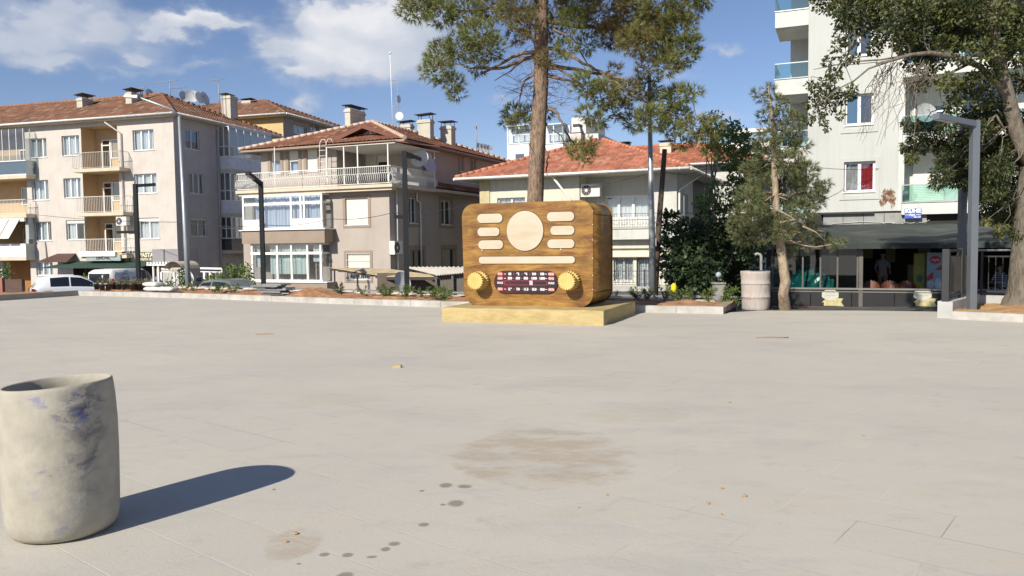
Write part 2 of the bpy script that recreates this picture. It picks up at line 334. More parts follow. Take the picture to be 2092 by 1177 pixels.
def roof_facet(mb, uvs, A, B, C, D, tw=.24, th=.36, amp=.035, step=.03, sub=6):
    """A-B eave, D-C ridge (C may equal D); corrugated stepped tiles with uv per tile"""
    A, B, C, D = map(Vector, (A, B, C, D)); ex = (B - A).normalized(); n = ex.cross(D - A).normalized()
    if n.z < 0: n = -n
    ey = n.cross(ex).normalized()
    if ey.dot(D - A) < 0: ey = -ey
    H = (D - A).dot(ey); L = (B - A).length; dl = (D - A).dot(ex); cr_ = (C - A).dot(ex)
    rows = max(1, round(H / th)); nc = max(1, round(L / tw)) * sub
    base = None; prev = None
    for r in range(rows):
        for e in (0, 1):
            s = (r + e) / rows; xl = dl * s; xr = L + (cr_ - L) * s; off = step * (1 - e) + .004
            ids = []
            for k in range(nc + 1):
                x0 = L * k / nc; x = min(max(x0, xl), xr); ph = (x / tw) * 2 * math.pi
                h = off + amp * (.5 - .5 * math.cos(ph)) ** .8
                p = A + ex * x + ey * (H * s) + n * h
                mb.v.append(tuple(p)); uvs.append((x / tw + .01, r + .5)); ids.append(len(mb.v) - 1)
            if prev is not None:
                pi = prev
                for k in range(nc):
                    if (Vector(mb.v[pi[k]]) - Vector(mb.v[pi[k + 1]])).length > 1e-5 or (Vector(mb.v[ids[k]]) - Vector(mb.v[ids[k + 1]])).length > 1e-5: mb.f.append([pi[k], pi[k + 1], ids[k + 1], ids[k]])
            prev = ids
def ridge_caps(mb, P, Q, r=.11, seg=.38, jit=.01):
    P, Q = Vector(P), Vector(Q); L = (Q - P).length; n = max(1, int(L / seg)); t = (Q - P) / n
    for i in range(n):
        a = P + t * i + Vector((0, 0, random.uniform(-jit, jit))); b = a + t * 1.06
        mb.tube([a, b], [r * 1.12, r * .9], 8, True)
def hip_roof(root, name, u0, u1, v0, v1, ze, rise, m, capm=None, soffit=None, gut=True, gutm=None, wallbox=None, tw=.24, th=.36, along=None, fasc=.18, cap_r=.11):
    """hipped roof over the rectangle; returns object"""
    mb = MB(); uvs = []; W_, D_ = u1 - u0, v1 - v0
    if W_ > D_: h = D_ / 2; P = (u0 + h, v0 + h, ze + rise); Q = (u1 - h, v0 + h, ze + rise)
    else: h = W_ / 2; P = (u0 + h, v0 + h, ze + rise); Q = (u0 + h, v1 - h, ze + rise)
    a, b, c, d = (u0, v0, ze), (u1, v0, ze), (u1, v1, ze), (u0, v1, ze)
    if W_ > D_: F = [(a, b, Q, P), (b, c, Q, Q), (c, d, P, Q), (d, a, P, P)]
    else: F = [(a, b, P, P), (b, c, Q, P), (c, d, Q, Q), (d, a, P, Q)]
    for f in F: roof_facet(mb, uvs, *f, tw=tw, th=th)
    o = mb.build(name, m, root, uv=uvs)
    k = MB()
    for p, q in ((a, P), (b, Q if W_ > D_ else P), (c, Q), (d, P if W_ > D_ else Q)): ridge_caps(k, Vector(p) + Vector((0, 0, .05)), Vector(q) + Vector((0, 0, .05)), r=cap_r)
    if (Vector(P) - Vector(Q)).length > .4: ridge_caps(k, Vector(P) + Vector((0, 0, .05)), Vector(Q) + Vector((0, 0, .05)), r=cap_r)
    k.build('ridge_tiles', capm or m, o)
    s = MB(); s.box(u0 + .02, u1 - .02, v0 + .02, v1 - .02, ze - fasc, ze - .012); s.build('soffit', soffit or WHITE, o)
    if gut:
        g = MB(); r = .075
        for p, q in ((a, b), (b, c), (c, d), (d, a)):
            p, q = Vector(p), Vector(q); n = Vector(((q - p).y, -(q - p).x, 0)).normalized(); zz = Vector((0, 0, -.04))
            g.tube([p + n * .07 + zz, q + n * .07 + zz], r, 8)
            L_ = (q - p).length
            for i in range(int(L_ / 1.2) + 1):
                w_ = p + (q - p).normalized() * (i * 1.2) + n * .07 + zz; g.tube([w_, w_ + (q - p).normalized() * .05], r + .012, 8)
        g.build('gutter', gutm or GUT, o)
    return o
def chimney(root, u0, u1, v0, v1, z0, z1, cap=True, m=None, tilt=.04, hood=.22):
    b = MB(); b.box(u0, u1, v0, v1, z0, z1); b.box(u0 - .05, u1 + .05, v0 - .05, v1 + .05, z1 - .22, z1 - .1)
    c = b.build('chimney', m or CHIM, root)
    if cap:
        k = MB(); e = .14
        for x in (u0 + .05, u1 - .05):
            for y in (v0 + .05, v1 - .05): k.box(x - .015, x + .015, y - .015, y + .015, z1, z1 + hood)
        k.hexa([(u0 - e, v0 - e, z1 + hood), (u1 + e, v0 - e, z1 + hood + tilt), (u1 + e, v1 + e, z1 + hood + tilt), (u0 - e, v1 + e, z1 + hood), (u0 - e, v0 - e, z1 + hood + .03), (u1 + e, v0 - e, z1 + hood + .03 + tilt), (u1 + e, v1 + e, z1 + hood + .03 + tilt), (u0 - e, v1 + e, z1 + hood + .03)])
        k.build('chimney_cap', IRONB, c)
    return c
def railing(m, pts, h, step=.12, r=.009, z0=.06, belly=0.0, rail=.022, outn=None):
    """vertical bars between bottom and top rail along a polyline (3-d points at floor)"""
    for i in range(len(pts) - 1):
        p, q = Vector(pts[i]), Vector(pts[i + 1]); L = (q - p).length; n = max(1, int(L / step)); up = Vector((0, 0, 1)); o = Vector(((q - p).y, -(q - p).x, 0)).normalized()
        m.bar(p + up * h, q + up * h, rail * 2, rail * 2); m.bar(p + up * z0, q + up * z0, rail * 1.6, rail * 1.6)
        if belly: m.bar(p + up * h * .62, q + up * h * .62, rail, rail)
        for k in range(n + 1):
            a = p + (q - p) * k / n
            if belly:
                ps = [a + up * (z0 + (h * .62 - z0) * s) + o * belly * math.sin(math.pi * s) ** .8 for s in (0, .2, .4, .6, .8, 1)] + [a + up * h]
                for e in range(len(ps) - 1): m.bar(ps[e], ps[e + 1], r * 2, r * 2)
            else: m.bar(a + up * z0, a + up * h, r * 2, r * 2)
def textmesh(s, size, bold=0.0):
    c = bpy.data.curves.new('t', 'FONT'); c.body = s; c.size = size; c.align_x = 'CENTER'; c.align_y = 'CENTER'; c.offset = bold; c.resolution_u = 3
    o = bpy.data.objects.new('t', c); col.objects.link(o); me = bpy.data.meshes.new_from_object(o); V = [tuple(v.co) for v in me.vertices]; F = [list(p.vertices) for p in me.polygons]
    bpy.data.objects.remove(o); bpy.data.meshes.remove(me); return V, F
def addtext(m, s, size, a, b, d, sx=1.0, bold=0.0):
    """lettering in face coordinates centred at a,b at depth d"""
    V, F = textmesh(s, size, bold); off = len(m.v)
    for v in V: m.pt((a + v[0] * sx, d, b + v[1]))
    for f in F: m.f.append([k + off for k in f])
# ---------------------------------------------------------------- terrain and plaza
def gz(x): return -0.90 + .0235 * max(-50, min(40, x))
asph = mat('asphalt', (.07, .068, .066), .9, .2, 1.5, bump=.2, c2=(.12, .11, .1), c2s=.4)
m = MB()
xs = [-2500, -50, -40, -30, -20, -10, 0, 10, 20, 30, 40, 2500]
for i in range(len(xs) - 1):
    for y0, y1 in ((-400, 0), (0, 100), (100, 3000)): m.face([(xs[i], y0, gz(xs[i])), (xs[i + 1], y0, gz(xs[i + 1])), (xs[i + 1], y1, gz(xs[i + 1])), (xs[i], y1, gz(xs[i]))])
m.build('ground', asph, kind='structure')

def plaza_material():
    m = bpy.data.materials.new('paving_slabs'); m.use_nodes = True; t = m.node_tree; N = t.nodes.new; L = t.links.new; p = t.nodes['Principled BSDF']
    p.inputs['Roughness'].default_value = .82; p.inputs['Specular IOR Level'].default_value = .3
    tcn = N('ShaderNodeTexCoord'); O = tcn.outputs['Object']
    def noise(s, d=6, rough=.6, st=None, rot=0):
        v = O
        if st: q = N('ShaderNodeMapping'); q.inputs['Scale'].default_value = st; q.inputs['Rotation'].default_value = (0, 0, rot); L(O, q.inputs[0]); v = q.outputs[0]
        n = N('ShaderNodeTexNoise'); n.inputs['Scale'].default_value = s; n.inputs['Detail'].default_value = d; n.inputs['Roughness'].default_value = rough; L(v, n.inputs['Vector']); return n.outputs['Fac']
    def mrg(x, a, b, c=0., d=1.):
        q = N('ShaderNodeMapRange'); q.interpolation_type = 'SMOOTHSTEP'; L(x, q.inputs['Value'])
        for i, v in zip(('From Min', 'From Max', 'To Min', 'To Max'), (a, b, c, d)): q.inputs[i].default_value = v
        return q.outputs[0]
    def mix(f, a, b, bt='MIX'):
        q = N('ShaderNodeMix'); q.data_type = 'RGBA'; q.blend_type = bt
        if isinstance(f, float): q.inputs[0].default_value = f
        else: L(f, q.inputs[0])
        for i, s in ((6, a), (7, b)):
            if isinstance(s, tuple): q.inputs[i].default_value = (*s, 1)
            else: L(s, q.inputs[i])
        return q.outputs[2]
    def ma(op, a, b=None):
        q = N('ShaderNodeMath'); q.operation = op
        for i, s in ((0, a), (1, b)):
            if s is None: continue
            if isinstance(s, (int, float)): q.inputs[i].default_value = s
            else: L(s, q.inputs[i])
        return q.outputs[0]
    c = mix(mrg(noise(.22, 5), .35, .65), (.475, .447, .398), (.52, .485, .42))
    c = mix(mrg(noise(.5, 8, .75, (1, 2.2, 1), .5), .48, .66, 0, .5), c, (.37, .355, .34))          # grey swept streaks
    c = mix(mrg(noise(1.2, 8, .72, (1, 2.6, 1), -.35), .50, .68, 0, .7), c, (.52, .455, .36))  # dusty tan smears
    c = mix(mrg(noise(.9, 8, .75, (1, 3.2, 1), .25), .57, .72, 0, .4), c, (.29, .295, .315))   # bluish scuffs
    c = mix(mrg(noise(22, 4, .7), .62, .74, 0, .4), c, (.27, .25, .22))
    c = mix(mrg(noise(6, 8, .8), .35, .65, 0, .35), c, (.49, .465, .41))
    c = mix(mrg(noise(3.2, 8, .78, (1, 1.6, 1), 1.1), .55, .66, 0, .4), c, (.37, .34, .29))                   # specks
    # slabs and joints, running at 39 degrees
    q = N('ShaderNodeMapping'); q.inputs['Rotation'].default_value = (0, 0, R(39)); L(O, q.inputs[0])
    def bricks(mort, sm):
        b = N('ShaderNodeTexBrick'); b.inputs['Scale'].default_value = 1; b.inputs['Brick Width'].default_value = .8; b.inputs['Row Height'].default_value = .4; b.inputs['Mortar Size'].default_value = mort; b.inputs['Mortar Smooth'].default_value = sm
        b.inputs['Color1'].default_value = (.93, .93, .94, 1); b.inputs['Color2'].default_value = (1.05, 1.04, 1.02, 1); b.inputs['Mortar'].default_value = (1, 1, 1, 1); b.inputs['Bias'].default_value = 0; L(q.outputs[0], b.inputs['Vector']); return b
    b = bricks(.004, .3)
    c = mix(.35, c, b.outputs['Color'], 'MULTIPLY')
    c = mix(ma('MULTIPLY', b.outputs['Fac'], mrg(noise(.7, 4), .46, .62, 0, .5)), c, (.62, .58, .48))
    c = mix(ma('MULTIPLY', b.outputs['Fac'], mrg(noise(.55, 4, .6, (1, 1, 1), 2.), .52, .66, 0, .8)), c, (.26, .24, .215))
    # damp drip spots and the patch of spilt sand, at their places on the slabs
    spots = [(911, 992, 14, 5), (949, 994, 16, 4), (932, 1029, 18, 7), (866, 1072, 12, 4), (806, 1111, 14, 5), (788, 1122, 11, 5), (760, 1138, 12, 3), (663, 1133, 11, 4), (710, 1134, 13, 5), (706, 1176, 18, 8), (905, 1031, 6, 2), (862, 1003, 6, 2), (611, 1152, 5, 2), (560, 1000, 4, 2)]
    wz = noise(9, 3); acc = None
    for (x, y, a, bb) in spots:
        g = gp(x, y); ra = (gp(x + a, y) - g).length; rb = (gp(x, y - bb) - g).length
        s = N('ShaderNodeVectorMath'); s.operation = 'SUBTRACT'; L(O, s.inputs[0]); s.inputs[1].default_value = (g.x, g.y, 0)
        s2 = N('ShaderNodeVectorMath'); s2.operation = 'MULTIPLY'; L(s.outputs[0], s2.inputs[0]); s2.inputs[1].default_value = (1 / ra, 1 / rb, 0)
        l = N('ShaderNodeVectorMath'); l.operation = 'LENGTH'; L(s2.outputs[0], l.inputs[0])
        v = mrg(ma('ADD', l.outputs['Value'], ma('MULTIPLY', wz, .7)), 1.0, 1.5, 1, 0); acc = v if acc is None else ma('MAXIMUM', acc, v)
    c = mix(ma('MULTIPLY', acc, .8), c, (.21, .18, .125))
    def patch(x, y, a, bb, colr, k, w0=.45, w1=.6, ns=3.5):
        g = gp(x, y); ra = (gp(x + a, y) - g).length; rb = (gp(x, y - bb) - gp(x, y + bb)).length / 2
        s = N('ShaderNodeVectorMath'); s.operation = 'SUBTRACT'; L(O, s.inputs[0]); s.inputs[1].default_value = (g.x, g.y, 0)
        s2 = N('ShaderNodeVectorMath'); s2.operation = 'MULTIPLY'; L(s.outputs[0], s2.inputs[0]); s2.inputs[1].default_value = (1 / ra, 1 / rb, 0)
        l = N('ShaderNodeVectorMath'); l.operation = 'LENGTH'; L(s2.outputs[0], l.inputs[0])
        e = mrg(ma('ADD', l.outputs['Value'], ma('MULTIPLY', noise(ns, 6, .65), .9)), 1.25, 1.5, 1, 0)
        f = ma('MULTIPLY', ma('MULTIPLY', e, mrg(noise(2.2, 7, .7, (1, 1.8, 1), .6), w0 - .1, w1, .15, 1)), mrg(noise(60, 3, .7), .3, .6, .55, 1))
        return mix(ma('MULTIPLY', f, k), c, colr)
    c = patch(1110, 928, 190, 62, (.38, .31, .225), .8, .50, .58, 6)
    c = patch(600, 1110, 60, 34, (.36, .28, .19), .55, .52, .62, 9)
    c = patch(1290, 850, 120, 16, (.44, .36, .27), .35, ns=5)
    c = patch(690, 815, 100, 12, (.44, .37, .26), .35, ns=5)
    L(c, p.inputs['Base Color'])
    bn = N('ShaderNodeBump'); bn.inputs['Strength'].default_value = .4; bn.inputs['Distance'].default_value = .01
    h = ma('SUBTRACT', ma('MULTIPLY', noise(35, 6, .75), .6), ma('MULTIPLY', b.outputs['Fac'], .5)); L(h, bn.inputs['Height']); L(bn.outputs[0], p.inputs['Normal'])
    return m
PLAZA = plaza_material()
# edge of the plaza, left to right (foot of the kerb)
K = [gp(*q) for q in ((0, 614.5), (160, 604), (300, 607), (450, 611.5), (670, 620.5), (900, 628), (1200, 636), (1478, 642))]
E0 = gp(1500, 640); E1 = gp(1942, 652); E2 = gp(2092, 659)
Kl = K[0] + (K[0] - K[1]) * 6; Er = E2 + (E2 - E1).normalized() * 25
poly = [Kl] + K + [E0 + Vector((0, .25, 0)), gp(1560, 634.5), gp(1750, 634.5), gp(1936, 637), E1, E2, Er, Vector((40, -30, 0)), Vector((-60, -30, 0)), Vector((-60, Kl.y, 0))]
m = MB(); n = len(poly); P2 = [(p.x, p.y) for p in poly]
m.face([(x, y, 0) for x, y in P2][::-1])
for i in range(n):
    a, b = P2[i], P2[(i + 1) % n]; m.face([(a[0], a[1], -2.6), (b[0], b[1], -2.6), (b[0], b[1], 0), (a[0], a[1], 0)])
m.build('plaza', PLAZA, kind='structure')

KERB = mat('kerb_stone', (.43, .41, .38), .85, .18, 4, bump=.2, c2=(.36, .34, .31), c2s=1.5)
KERBD = mat('shaded_kerb', (.30, .27, .24), .85, .12, 2.5, bump=.2)  # darker kerb stone: shade of the right-facing side put into its colour
SOIL = mat('red_soil', (.33, .16, .075), 1.0, .35, 5, bump=1.0, bscale=18, c2=(.46, .27, .14), c2s=3)
SOILR = mat('ochre_soil', (.48, .29, .13), 1.0, .3, 5, bump=1.0, bscale=18, c2=(.36, .2, .09), c2s=3)
Z = Vector((0, 0, 1))
def kerbline(name, pts, w, h, m_, seg=1.0, **k):
    mb = MB()
    for i in range(len(pts) - 1):
        p, q = pts[i], pts[i + 1]; L_ = (q - p).length; nn = max(1, round(L_ / seg)); t = (q - p).normalized(); o = Vector((-t.y, t.x, 0)) * w
        for j in range(nn):
            a = p + t * (L_ * j / nn + .004); b = p + t * (L_ * (j + 1) / nn - .004); dz = random.uniform(-.004, .004)
            mb.hexa([a, b, b + o, a + o, a + Z * (h + dz), b + Z * (h + dz), b + o + Z * (h + dz), a + o + Z * (h + dz)])
    return mb.build(name, m_, **k)
kerbline('kerb', K[1:], .14, .15, KERB, kind='structure')
kerbline('kerb', [Kl, K[0], K[1]], .16, .17, KERBD, kind='structure')
# planting bed behind the kerb
BW = 2.3
back = []
for i, p in enumerate(K[1:]):
    q = K[1:][min(i + 1, len(K) - 2)]; r_ = K[1:][max(i - 1, 0)]; t = (q - r_).normalized(); o = Vector((-t.y, t.x, 0)); back.append(p + o * BW)
def soil_strip(name, F_, B_, z, m_, nx=26, ny=9, amp=.05, mounds=(), **k):
    V = []; Fc = []
    cols = []
    for i in range(len(F_) - 1):
        L_ = (F_[i + 1] - F_[i]).length; kx = max(2, int(L_ * 4))
        for j in range(kx): s = j / kx; cols.append((F_[i].lerp(F_[i + 1], s), B_[i].lerp(B_[i + 1], s)))
    cols.append((F_[-1], B_[-1]))
    for a, b in cols:
        for j in range(ny + 1):
            p = a.lerp(b, j / ny); e = math.sin(math.pi * j / ny)
            h = z + amp * (.4 + math.sin(p.x * 3.1 + p.y * 2.3) * math.sin(p.x * 1.3 - p.y * 4.1) + random.uniform(-.5, .5)) * (.3 + e)
            for (mx_, my_, mr_, mh_) in mounds: h += mh_ * math.exp(-((p.x - mx_) ** 2 + (p.y - my_) ** 2) / mr_ ** 2)
            V.append((p.x, p.y, h))
    for i in range(len(cols) - 1):
        for j in range(ny): a = i * (ny + 1) + j; Fc.append((a, a + ny + 1, a + ny + 2, a + 1))
    return npmesh(name, V, Fc, m_, **k)
off = lambda p, q, w: p + (q - p).normalized() * w
Fi = [off(a, b, .142) for a, b in zip(K[1:], back)]
mnd = dp(635, 590, 22.6); mnd2 = dp(645, 590, 22.8)
soil_strip('planting_bed', Fi, back, .09, SOIL, amp=.05, mounds=[(mnd.x, mnd.y, .55, .22), (mnd2.x + .6, mnd2.y, .4, .12)], kind='structure')
# rear retaining wall of the bed
RW = mat('retaining_wall', (.33, .30, .27), .9, .2, 2, bump=.3, c2=(.5, .44, .36), c2s=2.5)
mb = MB()
for i in range(len(back) - 1):
    p, q = back[i], back[i + 1]; t = (q - p).normalized(); o = Vector((-t.y, t.x, 0)) * .2
    mb.hexa([p - Z * 2, q - Z * 2, q + o - Z * 2, p + o - Z * 2, p + Z * .13, q + Z * .13, q + o + Z * .13, p + o + Z * .13])
mb.build('retaining_wall', RW, label='low rough concrete wall behind the planting bed', category='wall')
mb = MB()
for i in range(len(back) - 1):
    p, q = back[i], back[i + 1]; t = (q - p).normalized(); o = Vector((-t.y, t.x, 0)) * .1; L_ = (q - p).length
    for zz in (.2,): mb.bar(p + o + Z * zz, q + o + Z * zz, .05, .05)
    for j in range(int(L_ / 1.5)): a = p.lerp(q, j * 1.5 / L_) + o; mb.bar(a + Z * .1, a + Z * .2, .04, .04)
mb.build('edge_rail', mat('grey_rail', (.2, .2, .21), .5, .1, 3), label='low dark steel edge rail running behind the planting bed', category='rail')
# end return kerb of the bed (weathered plank-like stone) and left bed
t_ = (back[-1] - K[-1])
kerbline('kerb', [K[-1] + t_.normalized() * .15 , K[-1] + t_ * .98], .22, .14, mat('brown_kerb', (.3, .25, .2), .9, .2, 3, stretch=(1, 1, 8)), seg=2.4, kind='structure')
LB = [Kl, K[0], K[1]]; tL = (K[1] - K[0]).normalized(); oL = Vector((-tL.y, tL.x, 0))
soil_strip('planting_bed', [p + oL * .165 for p in LB], [p + oL * 3.0 for p in LB], .06, SOIL, amp=.06, kind='structure')
# right bed round the big tree
RK = [E1, E2, Er]; tr = (E2 - E1).normalized(); orr = Vector((-tr.y, tr.x, 0))
kerbline('kerb', RK, .14, .15, KERB, kind='structure')
soil_strip('planting_bed', [p + orr * .142 for p in RK], [p + orr * 2.6 for p in RK], .12, SOILR, amp=.05, kind='structure')
mb = MB(); side = [E1 + orr * .15, E1 + orr * 2.7]
sd = (side[1] - side[0]).normalized(); so = Vector((-sd.y, sd.x, 0))
PSD, PSO = sd, so
a, b = side; mb.hexa([a - Z * 2 + so * .26, b - Z * 2 + so * .26, b - Z * 2, a - Z * 2, a + so * .26 + Z * .32, b + so * .26 + Z * .32, b + Z * .32, a + Z * .32])
mb.build('parapet_wall', mat('pale_render', (.40, .40, .385), .85, .15, 2, bump=.2), label='low white capped parapet wall under the black gate panel', category='wall')
a = E1 + orr * 2.65; b = a + tr * 20; mb = MB(); mb.hexa([a - Z * 2, b - Z * 2, b - Z * 2 + orr * .22, a - Z * 2 + orr * .22, a + Z * .3, b + Z * .3, b + Z * .3 + orr * .22, a + Z * .3 + orr * .22])
RWALL = mb.build('parapet_wall', mat('pale_render', (.40, .40, .385)), label='low white capped wall under the black railing by the big tree', category='wall')

# ================================================================= LEFT APARTMENT BLOCK
PINK = mat('pale_pink_render', (.55, .505, .46), .9, .07, 1.2, bump=.15, bscale=60, c2=(.48, .43, .39), c2s=.5, c2w=(.5, .8), streak=.07)
TAN = mat('tan_render', (.50, .37, .22), .9, .08, 1.5)
CREAM = mat('cream_fascia', (.58, .50, .38), .85, .1, 2)
TILE1 = tilemat('old_roof_tiles', (.235, .115, .068), (.14, .078, .05), (.34, .25, .18))
TILE2 = tilemat('brown_roof_tiles', (.225, .095, .053), (.14, .062, .038), (.34, .22, .15))
TILE3 = tilemat('red_roof_tiles', (.40, .16, .098), (.31, .12, .075), (.47, .25, .17))
B1 = Frame(359, 400, 51.6, 17, gz(-22))
r1 = B1.root('apartment_building', label='pale pink four storey apartment block at far left with red tiled roof', category='building')
ze = B1.px(352, 236)[1]
g0 = -28.0
rowsW = [(60, 283, 95, 322), (126, 277, 162, 318), (271, 265, 314, 307), (65, 368, 99, 409), (130, 364, 165, 404), (274, 355, 320, 395), (69, 453, 105, 492), (135, 450, 173, 490), (283, 445, 325, 488), (74, 536, 108, 563)]
WR = [B1.rect(*q) for q in rowsW]
ux0, ux1 = B1.px(168, 340)[0], B1.px(242, 340)[0]            # loggia column
zs = [B1.px(240, 262)[1]] + [B1.px(205, y, -.9)[1] for y in (343, 434, 521)]
logs = []
for i in range(3): logs.append((ux0, ux1, zs[i + 1], (ze - .35) if i == 0 else zs[i] - .22, 1.25))
uL0, uL1 = -24.0, B1.px(53, 340)[0]
zl = [B1.px(25, y, -.8)[1] for y in (358, 438, 525)]
logL = [(uL0, uL1, zl[0], ze - .35, 1.3), (uL0, uL1, zl[1], zl[0] - .22, 1.3), (uL0, uL1, zl[2], zl[1] - .22, 1.3), (uL0, uL1, 0, zl[2] - .22, 1.6)]
shopA = (B1.px(150, 560)[0], B1.px(238, 560)[0], .1, B1.px(190, 541)[1], 1.0)
shopB = (B1.px(242, 560)[0], -1.1, .1, B1.px(300, 541)[1], 1.2)
w = MB(); w.wall(g0, 0, 0, ze, WR + logs + logL + [shopA, shopB], .14, reveal=WR)
sideW = [(378, 266, 408, 305), (386, 354, 417, 396), (390, 445, 423, 483)]
SR = [B1.rects(*q) for q in sideW]
w.T = Ts(0); w.wall(0, 11, 0, ze, SR, .14); w.T = None
w.face([(g0, 0, 0), (g0, 11, 0), (g0, 11, ze), (g0, 0, ze)]); w.face([(g0, 11, 0), (0, 11, 0), (0, 11, ze), (g0, 11, ze)])
w1 = w.build('wall', PINK, r1)
for i, r in enumerate(WR):
    window(r1, Tf(), r, mull=(.36, .72) if i not in (7, 8) else (.5,), cur='w', shut={7: .16, 8: .18}.get(i, 0), rec=.12)
for i, r in enumerate(SR): window(r1, Ts(), r, mull=(.5,) if i != 1 else (.36, .7), cur=None, rec=.12, glass=GLASSD if i else GLASS, shut=0.14 if i == 2 else 0)
# loggias: tan recess, door and window at the back, projecting slab, railing
for i, L_ in enumerate(logs + logL):
    a0, a1, b0, b1, d = L_; k = MB(); k.wall(a0, a1, b0, b1, [(a0, a1, b0, b1, d)], d); k.face([(a0, d, b0), (a1, d, b0), (a1, d, b1), (a0, d, b1)])
    lo = k.build('loggia', TAN, r1)
    if i < 3: window(r1, Tf(d), (a0 + .55, a0 + 1.25, b0 + .02, b0 + 2.15), mull=(), trans=.82, cur=None, rec=-.07, glass=GLASSD, sill=False); window(r1, Tf(d), (a0 + 1.3, a1 - .2, b0 + .85, b0 + 2.15), mull=(.5,), cur='w', rec=-.07, sill=False)
    elif i < 6: window(r1, Tf(d), (a1 - 1.9, a1 - .5, b0 + .75, b0 + 2.0), mull=(.5,), cur='w', rec=-.07, sill=False)
for i in range(3):
    z = zs[i + 1]; a0, a1 = B1.px(147 + i * 5, 345, -.9)[0], B1.px(244 + i * 4, 345, -.9)[0]
    k = MB(); k.box(a0, a1, -.9, -.003, z - .22, z + .0); s = k.build('balcony', CREAM, r1)
    k = MB(); railing(k, [(a0 + .05, -.04, z), (a0 + .05, -.85, z), (a1 - .05, -.85, z), (a1 - .05, -.04, z)], 1.05, step=.13, r=.008, rail=.014); k.build('railing', IRONW if i else mat('grey_railing', (.5, .5, .48), .5), s)
GREYP = mat('grey_panel', (.42, .45, .45), .5, .1, 2); AWNW = mat('white_awning', (.68, .65, .6), .8, .1, 2)
for i in range(3):
    z = zl[i]; a0, a1 = uL0, B1.px(52, 350 + i * 85, -.8)[0] + .05
    k = MB(); k.box(a0, a1, -.8, -.003, z - .24, z); s = k.build('balcony', CREAM, r1)
    if i == 0:
        k = MB(); k.box(a0, a1, -.78, -.74, z + .05, z + .95); k.box(a1 - .04, a1, -.74, -.02, z + .05, z + .95); k.build('parapet', glassmat('frosted_parapet', (.62, .68, .7), .12, .2), s)
        k = MB()
        for x in np.arange(a0, a1 + .01, .62): k.box(x - .018, x + .018, -.79, -.76, z + .95, ze - .3)
        k.box(a0, a1, -.8, -.75, z + .93, z + .99); k.box(a0, a1, -.8, -.75, z, z + .06); k.box(a1 - .03, a1, -.75, -.02, z + .93, z + .99); k.box(a1 - .03, a1 + .0, -.4, -.36, z + .95, ze - .3)
        k.build('frame', WHITE, s)
        k = MB(); k.face([(a0, -.77, z + .99), (a1, -.77, z + .99), (a1, -.77, ze - .3), (a0, -.77, ze - .3)]); k.face([(a1 - .01, -.77, z + .99), (a1 - .01, 0, z + .99), (a1 - .01, 0, ze - .3), (a1 - .01, -.77, ze - .3)]); k.build('pane', GLASS, s)
    elif i == 1:
        k = MB(); railing(k, [(a0, -.76, z), (a1 - .05, -.76, z), (a1 - .05, -.02, z)], 1.0, step=.12, r=.008, rail=.014); k.build('railing', IRONW, s)
    else:
        k = MB(); k.box(a0, a1, -.8, -.76, z, z + .9); k.build('parapet', WHITE, s); k = MB(); k.box(a1 - .04, a1, -.757, -.02, z, z + .9); k.build('side_panel', GREYP, s)
        k = MB(); k.box(a1 - .28, a1 - .06, -.5, -.45, z + .9, zl[1] - .24); k.box(a1 - .07, a1, -.5, -.1, z + 1.2, zl[1] - .24); k.build('side_blind', GREYP, s)
        k = MB(); x1 = a1 - .35
        for e in range(6):
            xa = x1 - .95 * (e + 1) + .04; xb = x1 - .95 * e - .04
            k.hexa([(xa, -.84, zl[1] - .33), (xb, -.84, zl[1] - .33), (xb, -.81, zl[1] - .33), (xa, -.81, zl[1] - .33), (xa - .3, -1.5, z + 1.25), (xb - .3, -1.5, z + 1.25), (xb - .3, -1.46, z + 1.25), (xa - .3, -1.46, z + 1.25)])
        k.box(a0, a1, -.82, -.7, zl[1] - .5, zl[1] - .26); k.build('awning', AWNW, s)
k = MB(); a = B1.px(60, 590)[0]; k.box(a - 3.2, a - .45, 1.3, 1.36, 0, 2.2); k.build('garage_door', mat('brown_door', (.3, .14, .04), .6, .15, 2), r1)
k = MB(); a = B1.px(8, 570, .1)[0]; k.box(a - .5, a, .05, .4, 0, zl[2] - .25); k.build('column', PINK, r1)
# roof: main block
rf = hip_roof(r1, 'roof', g0 - .5, .5, -.5, 11.5, ze + .1, 2.55, TILE1, soffit=CREAM)
for q, z0, z1 in (((157, 222, 175, 200), 0, 0), ((257, 212, 276, 189), 0, 0)):
    u, z = B1.px(q[0], q[1], 3.0); u2, _ = B1.px(q[2], q[1], 3.0); zt = B1.px(q[0], q[3], 3.0)[1]; chimney(rf, u, u + .5, 3.0, 4.0, z - .8, zt, hood=.18, tilt=.1)
for du in (0, .42):
    u, z = B1.px(453, 226, 8.5); zt = B1.px(453, 196, 8.5)[1]; chimney(rf, u + du, u + du + .36, 8.5, 9.4, z - 1.5, zt, cap=du == 0, hood=.12)
